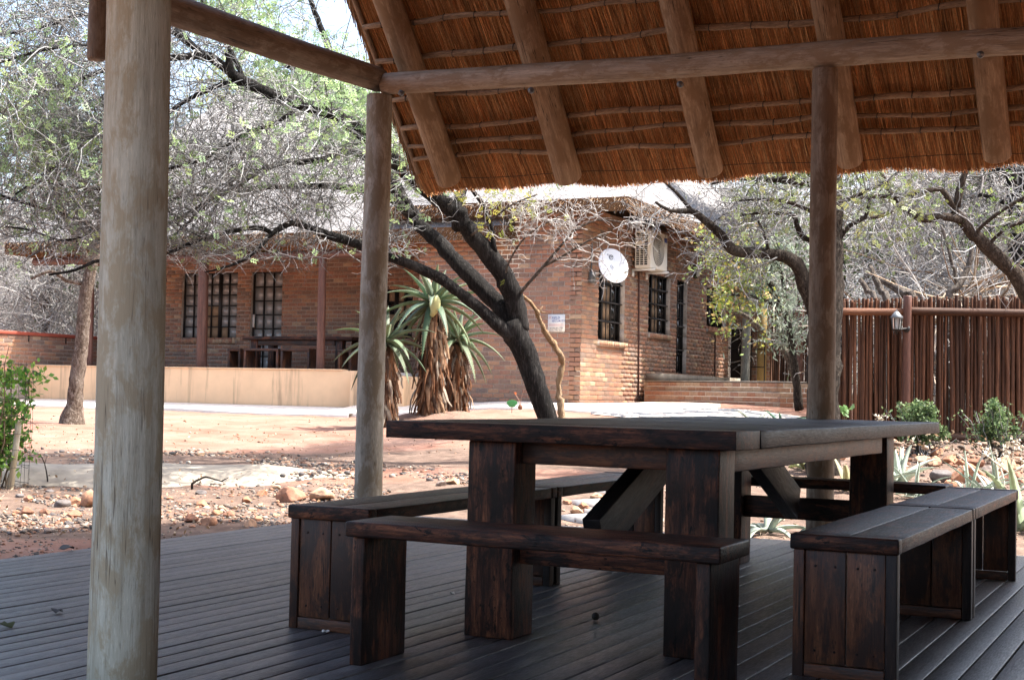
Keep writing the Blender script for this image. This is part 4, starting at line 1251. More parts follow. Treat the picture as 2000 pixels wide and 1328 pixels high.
# ================================================================== PAVILION
ROOF_S = 1.1
def roofz(y, off): return off - ROOF_S * (y - 8.508)
def on_roof(px, py, off):
    r = ray(px, py)
    tt = (off + ROOF_S * 8.508 - EYE) / (r[2] + ROOF_S * r[1])
    return EYEP + r * tt
def pavilion():
    t = thing('thatched_pavilion', 'open thatched pavilion on round log posts over the deck', 'pavilion', (-3, 8.5, 0))
    BY = 8.508
    # posts
    b0 = onX(720, 968, -5.25)
    log('post', (-5.25, BY + .03, -.12), (-5.23, BY, 2.925), .101, .092, 'grey_log', t, 24, .008, seed=3)
    b1 = onY(1605, 900, BY); t1 = onY(1612, 138, BY)
    log('post', (b1[0] - .01, BY, -.12), (t1[0], BY, t1[2]), .083, .077, 'brown_log', t, 24, .008, seed=4)
    # the near post stands to the left of the camera
    nb = at(240, 1352, 4.12); nb[2] = -.0
    nt_ = at(270, -60, 4.12)
    dirn = (nt_ - nb) / np.linalg.norm(nt_ - nb)
    log('post', nb, nb + dirn * 3.6, .097, .083, 'weathered_log', t, 40, .006, seed=8)
    # back beam and left tie beam
    pa = onY(752, 166, BY); pb = onY(2000, 81, BY)
    d = pb - pa
    log('beam', pa, pa + d * 2.1, .073, .082, 'beam_log', t, 28, .012, seed=5)
    l0 = onX(738, 157, -5.26); l1 = onX(335, 18, -5.26)
    dl = (l1 - l0) / np.linalg.norm(l1 - l0)
    log('beam', l0, l0 + dl * 8.0, .088, .10, 'brown_log', t, 28, .008, seed=6)
    # hanging log end on the tie beam
    ht = onX(192, -10, -5.30); hb = onX(189, 114, -5.30)
    log('hanger', hb, (hb[0], hb[1], l0[2] + .3), .052, .055, 'brown_log', t, 18, .006, seed=9)
    # bolts with washers
    for (px, py) in ((783, 182), (1037, 177), (1328, 165), (1915, 107)):
        c = onY(px, py, BY - .078)
        mb = MB()
        tubes(mb, [[c + np.array([0, .015, 0]), c + np.array([0, -.006, 0])]], [[.020, .020]], 12, cap=True)
        tubes(mb, [[c + np.array([0, -.005, 0]), c + np.array([0, -.02, 0])]], [[.010, .010]], 6, cap=True)
        mb.build('bolt', 'grey_metal', t)
    # rafters
    RC = 3.285
    for k, ((ax_, ay_), (bx_, by_), wpx) in enumerate((((762, 0), (878, 352), 51), ((1028, 0), (1110, 347), 53), ((1318, 0), (1389, 332), 52), ((1612, 0), (1660, 314), 52), ((1922, 0), (1947, 304), 53))):
        a = on_roof(ax_, ay_, RC); e = on_roof(bx_, by_, RC)
        x0 = e[0]; slope = (a[0] - e[0]) / (a[1] - e[1])
        yt = 5.75
        top = np.array([e[0] + slope * (yt - e[1]) * .3, yt, roofz(yt, RC)])
        a2 = np.array([a[0], a[1], roofz(a[1], RC)])
        rr = wpx * depth_of(e) / F / 2
        far = e + (a2 - e) * ((e[1] - yt) / (e[1] - a2[1]))
        far[0] = a2[0] + (a2[0] - e[0]) * .6
        log('rafter', e, far, rr, rr * 1.06, 'rafter_log', t, 20, .010, seed=40 + k)
    for x0 in (-.2, .8, 1.8, 2.8):
        log('rafter', (x0, 9.25, roofz(9.25, RC)), (x0, 5.75, roofz(5.75, RC)), .082, .087, 'rafter_log', t, 14, .01)
    # battens, tied with wire
    BC = 3.405; ties = MB()
    for k, (py, r0) in enumerate(((-25, .018), (45, .019), (111, .021), (188, .018), (249, .019), (281, .017), (311, .017))):
        p = on_roof(805, py, BC)
        y = float(p[1])
        n_ = 60; xs = np.linspace(-5.36, 2.5, n_)
        ph = rng.uniform(0, 6, 4)
        fq = rng.uniform(.7, 1.4, 3); yy = y + .009 * np.sin(xs * 2.3 * fq[0] + ph[0]) + .007 * np.sin(xs * 5.1 * fq[1] + ph[1]) + .003 * np.sin(xs * 11 * fq[2] + ph[3]) + .01 * (xs + 5) / 4
        zz = BC - ROOF_S * (yy - 8.508) + .004 * np.sin(xs * 7 + ph[2])
        P = np.stack([xs, yy, zz], 1)
        mb = MB()
        # built with its own z along the batten
        loc = np.stack([P[:, 1], P[:, 2], P[:, 0]], 1)
        rad = r0 * (1 + .12 * np.sin(xs * 3.3 + ph[2]) + .06 * np.sin(xs * 13 + ph[0]))
        tubes(mb, loc[None], rad[None], 10, cap=True)
        Mx = Matrix(((0, 0, 1, 0), (1, 0, 0, 0), (0, 1, 0, 0), (0, 0, 0, 1)))
        mb.build('batten', 'batten_wood', t, True, Mx)
        for xq in np.arange(-5.2, -.4, .235):
            xq += rng.uniform(-.03, .03)
            c = np.array([np.interp(xq, xs, P[:, i]) for i in range(3)]); rq = np.interp(xq, xs, rad) + .002
            A = np.linspace(0, 6.283, 11)
            tubes(ties, [[(c[0] + .004 * math.sin(a), c[1] + rq * math.cos(a), c[2] + rq * math.sin(a)) for a in A]], [np.full(11, .0034)], 4)
    # the thin wire near the eaves
    p = on_roof(905, 345, 3.455); xs = np.linspace(-5.3, 0, 40)
    yy = p[1] + .006 * np.sin(xs * 5) + .02 * (xs + 5) / 4
    tubes(ties, np.stack([xs, yy, roofz(yy, 3.445)], 1)[None], [np.full(40, .0022)], 4)
    tag(ties.build('wire_ties', 'wire', t), kind='stuff')
    # verge pole
    va = on_roof(690, -30, 3.44); vb = on_roof(800, 335, 3.44)
    log('verge_pole', (-5.37, vb[1], roofz(vb[1], 3.43)), (-5.35, 5.75, roofz(5.75, 3.43)), .02, .022, 'batten_wood', t, 10, .008)
    # thatch body: two slopes, hipped at the far right end
    TU, TH = 3.475, .30
    ex = [(820, 362), (1000, 359), (1130, 355), (1400, 345), (1640, 334), (2000, 318)]
    ey = [on_roof(px, py, TU) for px, py in ex]
    ye = float(np.mean([e[1] for e in ey])); ze = roofz(ye, TU)
    yr = 5.7; zr = roofz(yr, TU); yf = yr - (ye - yr)
    xv = -5.42; xr = 6.5
    hx = xr - (ye - yr)
    P = {'eb': (xv, ye), 'eb2': (xr, ye), 'ef': (xv, yf), 'ef2': (xr, yf)}
    V = np.array([(xv, ye, ze), (xr, ye, ze), (xr, yf, ze), (xv, yf, ze), (xv, yr, zr), (hx, yr, zr)])
    Vt = V + np.array([0, 0, TH * 1.2]); Vt[:, 2] += 0
    mb = MB(); mb.add(Vt, [[0, 4, 5, 1], [3, 2, 5, 4]], [[1, 5, 2]])
    th = mb.build('thatch', 'grey_thatch', t)
    un = MB(); un.add(V, [[1, 5, 4, 0], [4, 5, 2, 3]], [[2, 5, 1]])
    un.add(np.concatenate([V, Vt]), [[0, 1, 7, 6], [1, 2, 8, 7], [2, 3, 9, 8], [3, 4, 10, 9], [4, 0, 6, 10]])
    un.build('thatch_lining', 'thatch_under', th)
    # unseen screen of upright poles, added to block light from the right
    for k, y in enumerate(np.arange(.6, 6.6, .11)):
        log('light_block_pole', (.78, y, .001), (.78, y, 2.9), .058, .054, 'fence_pole', t, 8, .006)
    # reeds over the underside that can be seen
    r_ = np.random.default_rng(77)
    rd = MB(); m_ = 64000
    sl = math.hypot(1, ROOF_S)
    xs = r_.uniform(-5.40, -.3, m_); ys = r_.uniform(7.6, ye + .12, m_)
    layer = r_.uniform(-.004, .014, m_)
    ln = r_.uniform(.25, .65, m_)
    nrm = np.array([0, -ROOF_S, -1.0]) / math.hypot(ROOF_S, 1)      # outwards, below
    dv = np.array([0, 1.0, -ROOF_S]) / sl
    ang = r_.normal(0, .030, m_); wild = r_.random(m_) < .02; ang[wild] = r_.normal(0, .2, wild.sum())
    tilt = r_.normal(.003, .009, m_)
    D = dv[None] + np.stack([np.sin(ang) + .06, np.zeros(m_), np.zeros(m_)], 1) + nrm[None] * tilt[:, None]
    S = np.stack([xs, ys, roofz(ys, TU)], 1) + nrm[None] * layer[:, None]
    E_ = S + D * ln[:, None]
    # end at the cut eave
    lim = ye + r_.normal(.006, .007, m_) + .012 * np.sin(xs * 3.1) + .010 * np.sin(xs * 7.7)
    over = E_[:, 1] > lim
    k = np.where(over, (lim - S[:, 1]) / (E_[:, 1] - S[:, 1] + 1e-9), 1.0)
    ok = k > .1
    S, E_, k = S[ok], E_[ok], k[ok]
    E_ = S + (E_ - S) * k[:, None]
    P = np.stack([S, (S + E_) / 2 + r_.normal(0, .003, S.shape), E_], 1)
    R = np.repeat(r_.uniform(.0014, .0028, len(S))[:, None], 3, 1)
    bundle = 1 + .20 * np.sin(S[:, 0] * 41 + 3 * np.sin(S[:, 0] * 7)) * np.sin(S[:, 0] * 13 + S[:, 1] * 3 + 1) + .12 * r_.normal(0, 1, 400)[(np.abs(S[:, 0] * 40).astype(int) + 37 * (S[:, 1] * 4).astype(int)) % 400]
    tubes(rd, P, R, 3, np.clip(bundle, .35, 1.5)[:, None] * tints(len(S), (.58, .255, .088), (.63, .295, .105), (.50, .21, .070), (.68, .36, .14), (.34, .14, .048), (.72, .44, .20), jit=.16))
    # brush of cut ends at the eave and along the verge
    m2 = 16000
    xs = r_.uniform(-5.42, -.2, m2); f = r_.uniform(0, 1, m2)
    y2 = ye + .012 * np.sin(xs * 3.1) + .010 * np.sin(xs * 7.7) + r_.normal(0, .009, m2)
    S = np.stack([xs, y2 - .13, roofz(y2 - .13, TU) + f * TH * 1.15 + .01], 1)
    E_ = np.stack([xs + r_.normal(0, .01, m2), y2, roofz(y2, TU) + f * TH * 1.15 + .01 + r_.normal(0, .008, m2)], 1)
    tubes(rd, np.stack([S, E_], 1), np.repeat(r_.uniform(.003, .006, m2)[:, None], 2, 1), 3, tints(m2, (.45, .19, .06), (.36, .14, .045), (.55, .29, .11), (.22, .09, .03)), True)
    m3 = 7000
    ys = r_.uniform(7.0, ye, m3); f = r_.uniform(-.02, 1, m3)
    S = np.stack([xv + r_.normal(0.02, .012, m3), ys, roofz(ys, TU) + f * TH], 1)
    E_ = S + dv[None] * r_.uniform(.15, .4, m3)[:, None] + np.stack([r_.normal(-.02, .02, m3), np.zeros(m3), np.zeros(m3)], 1)
    e2 = E_[:, 1] < ye + .02
    tubes(rd, np.stack([S, E_], 1)[e2], np.repeat(r_.uniform(.003, .005, m3)[:, None], 2, 1)[e2], 3, tints(int(e2.sum()), (.32, .17, .08), (.22, .12, .06), (.42, .26, .13), (.16, .10, .06)))
    tag(rd.build('reeds', 'reed', th), kind='stuff')
pavilion()

# ================================================================== FURNITURE
def panel_legs(root, x0, x1, y, thk, inward, ht, axis='x'):
    """bench end: frame of stiles and rails with two upright boards"""
    st = .035
    def pl(nm, a, b_, z0, z1, d0, d1, mat):
        if axis == 'x': lo, hi = (a, min(d0, d1), z0), (b_, max(d0, d1), z1)
        p0 = ((lo[0] + hi[0]) / 2, (lo[1] + hi[1]) / 2, lo[2]); p1 = (p0[0], p0[1], hi[2])
        return plank(nm, p0, p1, hi[0] - lo[0], hi[1] - lo[1], (0, 1, 0), mat, root, .003)
    s = inward
    pl('stile', x0, x0 + st, 0, ht, y, y + s * thk, 'panel_wood')
    pl('stile', x1 - st, x1, 0, ht, y, y + s * thk, 'panel_wood_dark')
    mid = (x0 + x1) / 2 + .005
    pl('end_board', x0 + st + .002, mid - .002, .045, ht, y + s * .006, y + s * (thk - .006), random.choice(['panel_wood', 'panel_wood_dark']))
    pl('end_board', mid + .002, x1 - st - .002, .045, ht, y + s * .006, y + s * (thk - .006), 'panel_wood')
    for xx in (x0 + st + .035, mid - .035, mid + .035, x1 - st - .035):
        for zz in (.085, ht - .05):
            mb = MB(); tubes(mb, [[(xx, y + s * .0062, zz), (xx, y + s * .0045, zz)]], [[.0042, .0042]], 8, cap=True); mb.build('plug', 'panel_wood_dark', root)
    plank('base_rail', (x0 + st + .002, y + s * thk / 2, .021), (x1 - st - .002, y + s * thk / 2, .021), .042, thk - .004, (0, 1, 0), 'panel_wood', root, .003)
def long_bench(label, x0, x1, y0, y1, z=.45, tb=.049):
    t = thing('bench', label, 'bench', ((x0 + x1) / 2, (y0 + y1) / 2, 0), 'dark wooden benches around the big table')
    cap = .06; zc = z - tb / 2
    for yy in (y0 + cap / 2, y1 - cap / 2):
        plank('end_cap', (x0, yy, zc), (x1, yy, zc), cap - .002, tb, (0, 0, 1), 'table_wood', t, .006)
    w_ = (x1 - x0) / 2
    for i in range(2):
        plank('seat_board', (x0 + w_ * (i + .5), y0 + cap, zc - .001), (x0 + w_ * (i + .5), y1 - cap, zc - .001), w_ - .004, tb - .003, (0, 0, 1), 'table_wood', t, .004, .0015)
    panel_legs(t, x0 + .010, x1 - .006, y0 + .012, .045, 1, z - tb)
    panel_legs(t, x0 + .010, x1 - .006, y1 - .012, .045, -1, z - tb)
    return t
def furniture():
    random.seed(3)
    # table
    X0, X1, Y0, Y1, ZT, TH = -2.735, -1.40, 4.561, 8.468, .765, .062
    t = thing('dining_table', 'massive dark wooden table in the middle of the deck', 'table', ((X0 + X1) / 2, (Y0 + Y1) / 2, 0))
    n = 14; wdt = (Y1 - Y0) / n; r_ = np.random.default_rng(8)
    for i in range(n):
        yc = Y0 + wdt * (i + .5)
        dz = 0 if i == 0 else r_.uniform(-.002, .001)
        plank('top_board', (X0 + r_.uniform(-.003, .003), yc, ZT - TH / 2 + dz), (X1 - (0 if i == 0 else .0485), yc, ZT - TH / 2 + dz), wdt - .0012, TH, (0, 0, 1), 'table_wood' if i == 0 else 'char_wood', t, .0016, .0008)
    plank('edge_board', (X1 - .022, Y0 + wdt, ZT - TH / 2 - .0005), (X1 - .022, Y1, ZT - TH / 2 - .0005), .05, TH + .001, (0, 0, 1), 'char_wood', t, .005, .002)
    zu = ZT - TH - .001
    lw, ld = .189, .18
    for (lx, ly) in ((-2.418, 4.611), (-1.661, 4.611), (-2.418, 7.37), (-1.661, 7.37)):
        plank('leg', (lx + lw / 2, ly + ld / 2, 0), (lx + lw / 2, ly + ld / 2, zu), lw, ld, (0, 1, 0), 'table_wood', t, .006, .0022)
    # aprons
    plank('apron', (-2.228, 4.70, .662), (-1.662, 4.70, .662), .078, .06, (0, 1, 0), 'panel_wood', t)
    plank('apron', (-2.228, 7.46, .662), (-1.662, 7.46, .662), .078, .06, (0, 1, 0), 'panel_wood', t)
    plank('apron', (-1.512, 4.794, .660), (-1.512, 7.30, .660), .084, .06, (1, 0, 0), 'panel_wood', t, .004, .002)
    plank('apron', (-2.378, 4.792, .660), (-2.378, 7.36, .660), .084, .06, (1, 0, 0), 'panel_wood', t)
    # stretchers
    plank('stretcher', (-2.228, 4.70, .315), (-1.662, 4.70, .315), .10, .07, (0, 1, 0), 'table_wood', t)
    plank('stretcher', (-2.228, 7.46, .305), (-1.662, 7.46, .305), .112, .07, (0, 1, 0), 'table_wood', t)
    plank('brace', (-2.02, 4.85, .35), (-2.02, 5.74, .69), .16, .07, (1, 0, 0), 'char_wood', t)
    plank('brace', (-1.94, 7.32, .34), (-1.94, 6.46, .69), .16, .07, (1, 0, 0), 'char_wood', t)
    # front bench: one thick slab on two slab legs
    X0, X1, Y0, Y1, Z, T = -2.478, -1.235, 3.893, 4.178, .457, .049
    b_ = thing('bench', 'narrow slab bench with rough cracked edge at the near end of the table', 'bench', ((X0 + X1) / 2, (Y0 + Y1) / 2, 0), 'dark wooden benches around the big table')
    plank('seat_board', (X0, (Y0 + Y1) / 2, Z - T / 2), (X1, (Y0 + Y1) / 2, Z - T / 2), Y1 - Y0, T, (0, 0, 1), 'table_wood', b_, .006, .002)
    for lx in (X0 + .013 + .0225, X1 - .035 - .0225):
        plank('leg', (lx, (Y0 + Y1) / 2 + .02, 0), (lx, (Y0 + Y1) / 2 + .02, Z - T - .001), .045, .275, (0, 1, 0), 'table_wood', b_, .005, .0015)
    long_bench('bench on the right of the table, nearest the camera', -1.205, -.863, 4.516, 6.117)
    long_bench('bench on the right of the table, farther one of the two', -1.203, -.863, 6.121, 7.58)
    long_bench('bench on the left of the table, nearest the near log post', -3.048, -2.699, 4.395, 6.044)
    long_bench('bench on the left of the table, farther one of the two', -3.043, -2.699, 6.05, 7.50)
    # far bench across the end
    X0, X1, Y0, Y1, Z, T = -2.66, -1.222, 7.62, 7.86, .45, .049
    b_ = thing('bench', 'bench across the far end of the table behind its legs', 'bench', ((X0 + X1) / 2, (Y0 + Y1) / 2, 0), 'dark wooden benches around the big table')
    w2 = (Y1 - Y0) / 2
    for i in range(2):
        plank('seat_board', (X0, Y0 + w2 * (i + .5), Z - T / 2), (X1, Y0 + w2 * (i + .5), Z - T / 2), w2 - .003, T, (0, 0, 1), 'table_wood', b_, .006)
    for lx in (X0 + .06, X1 - .06):
        plank('leg', (lx, (Y0 + Y1) / 2, 0), (lx, (Y0 + Y1) / 2, Z - T - .001), .045, .23, (0, 1, 0), 'table_wood', b_, .005)
furniture()

def porch_furniture():
    PF = 1.22
    def X(px, y): return float(onY(px, 690, y)[0])
    # table on the porch
    y0, y1 = 24.3, 25.2
    x0, x1 = X(472, y0), X(686, y0)
    t = thing('dining_table', 'dark wooden table on the brick porch against the house wall', 'table', ((x0 + x1) / 2, (y0 + y1) / 2, PF))
    zt = float(onY(560, 657, y0)[2])
    for i in range(4):
        yc = y0 + (y1 - y0) * (i + .5) / 4
        plank('top_board', (x0, yc, zt - .035), (x1, yc, zt - .035), (y1 - y0) / 4 - .004, .07, (0, 0, 1), 'table_wood', t)
    for a in (x0 + .25, x1 - .35):
        for yy in (y0 + .15, y1 - .15):
            plank('leg', (a, yy, PF), (a, yy, zt - .071), .16, .14, (0, 1, 0), 'table_wood', t)
    plank('apron', (x0 + .35, y0 + .1, zt - .13), (x1 - .45, y0 + .1, zt - .13), .11, .05, (0, 1, 0), 'panel_wood', t)
    # benches
    def bench(pa, pb, yy, dp, label):
        xa, xb = X(pa, yy), X(pb, yy)
        b_ = thing('bench', label, 'bench', ((xa + xb) / 2, yy, PF), 'wooden benches on the porch')
        zs = PF + .45
        plank('seat_board', (xa, yy + dp / 2, zs - .025), (xb, yy + dp / 2, zs - .025), dp, .05, (0, 0, 1), 'panel_wood', b_)
        for a in (xa + .03, xb - .03):
            plank('leg', (a, yy + dp / 2, PF), (a, yy + dp / 2, zs - .051), .05, dp - .02, (0, 1, 0), 'panel_wood', b_)
    bench(475, 543, 23.55, .34, 'left one of the two benches before the porch table')
    bench(547, 604, 23.55, .34, 'right one of the two benches before the porch table')
    bench(444, 469, 23.9, .34, 'short bench end-on left of the porch table')
    bench(659, 686, 23.9, .34, 'short bench end-on right of the porch table beside the aloe')
porch_furniture()

# ================================================================== FENCE
def fence():
    D0 = 18.3
    def P(px, py=720, dd=0.0):
        p = at(px, py, D0 + dd); return p
    t = thing('pole_fence', 'tall red-brown fence of close upright poles at right', 'fence', P(1830, 860))
    r_ = np.random.default_rng(14)
    px = 1640.0; k = 0
    while px < 2080:
        a = P(px)
        left = px < 1762
        wpx = r_.uniform(3.2, 6.6) if left else r_.uniform(3.6, 8.2)
        top = P(px + r_.uniform(-2, 2), (587 + r_.uniform(-4, 5)) if left else (583 + r_.uniform(-7, 6)), r_.uniform(-.02, .05))
        rr = wpx * D0 / F / 2 * 1.18
        gz = float(ground_z(a[0], a[1]))
        lean = r_.uniform(-.02, .02)
        base = np.array([a[0] + lean, a[1], gz - .03])
        log('pole', base, (top[0], top[1], top[2]), rr, rr * .85, 'fence_pole', t, 7, .012, .01)
        px += wpx * (.98 if left else r_.uniform(.95, 1.22)); k += 1
    px = 1640.0
    while px < 2080:                                        # second row behind, closing most of the gaps
        left = px < 1762
        a = P(px, 720, .07); top = P(px + r_.uniform(-2, 2), 588 + r_.uniform(-5, 6), .07); wpx = r_.uniform(5, 8)
        if left or r_.random() < .9:
            log('pole', (a[0], a[1], float(ground_z(a[0], a[1])) - .03), top, wpx * D0 / F / 2, wpx * D0 / F / 2 * .85, 'fence_pole', t, 6, .01, .008)
        px += wpx * 1.05
    def rail(p0, p1, y0, y1, r0, dd):
        log('rail', P(p0, y0, dd), P(p1, y1, dd), r0, r0, 'fence_pole', t, 12, .008)
    rail(1640, 1766, 609, 609, .045, -.09); rail(1776, 2085, 607, 614, .052, -.11); rail(1776, 2085, 852, 862, .06, -.10); rail(1640, 1766, 846, 850, .045, -.08)
    b0 = P(1769, 830, -.13); tp = P(1772, 579, -.13)
    log('fence_post', (b0[0], b0[1], float(ground_z(b0[0], b0[1])) - .05), tp, .058, .055, 'red_pole', t, 16, .006)
    # lantern on the post
    c = P(1751, 628, -.30)
    l = thing('wall_lantern', 'small grey lantern with conical cap fixed to the fence post', 'lantern', c)
    s = (D0 - .3) / F
    def ring(mb, zs, rs, sg=6, mat=None):
        A = np.arange(sg) * 2 * math.pi / sg + .3
        V = []
        for z, r0 in zip(zs, rs):
            V += [(c[0] + r0 * math.cos(a), c[1] + r0 * math.sin(a), c[2] + z) for a in A]
        n_ = len(zs)
        q = [[k * sg + i, k * sg + (i + 1) % sg, (k + 1) * sg + (i + 1) % sg, (k + 1) * sg + i] for k in range(n_ - 1) for i in range(sg)]
        mb.add(V, q)
    mb = MB(); ring(mb, [18 * s, 20 * s, 8 * s, 6 * s], [.5 * s, 3 * s, 13 * s, 12 * s]); ring(mb, [18 * s, 25 * s], [1.5 * s, .6 * s]); mb.build('cap', 'grey_metal', l)
    mb = MB(); ring(mb, [6 * s, -15 * s], [10 * s, 7.5 * s]); mb.build('glass', 'lamp_glass', l)
    mb = MB()
    A = np.arange(6) * 2 * math.pi / 6 + .3
    for a in A: tubes(mb, [[(c[0] + 10.6 * s * math.cos(a), c[1] + 10.6 * s * math.sin(a), c[2] + 6 * s), (c[0] + 8 * s * math.cos(a), c[1] + 8 * s * math.sin(a), c[2] - 15 * s)]], [[.9 * s, .9 * s]], 4)
    ring(mb, [-15 * s, -17 * s, -19 * s, -24 * s, -26 * s], [8.5 * s, 8 * s, 3 * s, 2.2 * s, .6 * s]); mb.build('frame', 'dark_metal', l)
    mb = MB(); q = P(1770, 642, -.18)
    tubes(mb, [[c + np.array([0, 0, -19 * s]), c * .5 + q * .5 + np.array([0, 0, -.05]), q]], [[2.2 * s] * 3], 8); tubes(mb, [[q, q + unit(q - c) * .02]], [[7 * s, 7.5 * s]], 12, cap=True); mb.build('bracket', 'dark_metal', l)
    return
fence()

# ================================================================== TREES
def px_path(pts, k=1.0):
    P = np.array([at(x, y, d) for x, y, d, *_ in pts]); R = np.array([k * q[3] * q[2] / F / 2 for q in pts])
    return P, R
def thorn_crown(parent, seeds, seed_dirs, L1, n2, n3, leaf_frac, cols, leafcols, low=None, hi=None, r=(.011, .006, .0042), flat=.75, L2=.65, L3=.26, name='crown', leaf_size=.06, droop=-.01, thorn=0.18):
    tw = MB()
    m1 = len(seeds)
    P1, R1 = chains(seeds, seed_dirs, rng.uniform(.55, 1.25, m1) * L1, 9, r[0], r[1], .20, droop, .15)
    if low is not None:
        kk = P1[:, :, 2].min(1) > low; P1 = P1[kk]; R1 = R1[kk]; m1 = len(P1)
    tubes(tw, P1, R1, 4, tints(m1, *cols))
    s2, d2 = spawn(P1, n2, .12, .8, flat)
    m2 = len(s2)
    P2, R2 = chains(s2, d2, rng.uniform(.5, 1.4, m2) * L2, 6, r[1], r[2], .24, droop, .22)
    if low is not None:
        kk = P2[:, :, 2].min(1) > low; P2 = P2[kk]; R2 = R2[kk]; m2 = len(P2)
    tubes(tw, P2, R2, 3, tints(m2, *cols))
    s3, d3 = spawn(P2, n3, .1, .8, flat)
    m3 = len(s3)
    P3, R3 = chains(s3, d3, rng.uniform(.4, 1.5, m3) * L3, 4, r[2], r[2] * .6, .28, 0, .30)
    tubes(tw, P3, R3, 3, tints(m3, *cols))
    o_ = tw.build(name, 'twig', parent)
    lf = MB()
    k = rng.random(m3) < leaf_frac
    ii = rng.integers(1, 4, k.sum())
    pos = P3[k][np.arange(k.sum()), ii]
    # leaf tufts gather in patches
    if len(pos):
        g = np.sin(pos[:, 0] * 1.7 + 1) + np.sin(pos[:, 2] * 2.1 + pos[:, 1] * .9) + rng.normal(0, .5, len(pos))
        pos = pos[(g > -.3) & ((rng.random(len(pos)) < smooth(hi[0], hi[1], pos[:, 2]) * .85 + .15) if hi else True)]
        up_ = pos[pos[:, 2] > hi[1]] if hi else pos[:0]
        pos = np.concatenate([pos, pos + rng.normal(0, .05, pos.shape), up_ + rng.normal(0, .06, up_.shape), up_ + rng.normal(0, .08, up_.shape)])
        feather(lf, pos, leaf_size, tints(len(pos), *leafcols, jit=.2), 3)
        lf.build('foliage', 'leaf', parent)
    return o_
TWIG_GREY = ((.29, .29, .285), (.19, .19, .185), (.40, .395, .39), (.10, .098, .095))
TWIG_DARK = ((.10, .097, .09), (.18, .175, .17), (.30, .295, .29), (.06, .057, .053))
GREEN_PALE = ((.30, .42, .19), (.25, .36, .17), (.37, .48, .21), (.22, .32, .17))
def limb_seeds(P, R, per_m, lo=0.0, flat=.8):
    s = np.concatenate([[0], np.cumsum(np.linalg.norm(np.diff(P, axis=0), axis=1))])
    k = max(1, int(s[-1] * per_m)); t = rng.uniform(lo * s[-1], s[-1], k)
    pos = np.stack([np.interp(t, s, P[:, i]) for i in range(3)], 1)
    T = np.gradient(P, axis=0); tan = unit(np.stack([np.interp(t, s, T[:, i]) for i in range(3)], 1))
    rnd = rng.normal(0, 1, (k, 3)) * np.array([1, 1, flat])
    rnd = unit(rnd - tan * np.sum(rnd * tan, 1, keepdims=True))
    return pos, unit(tan * .55 + rnd * .85)

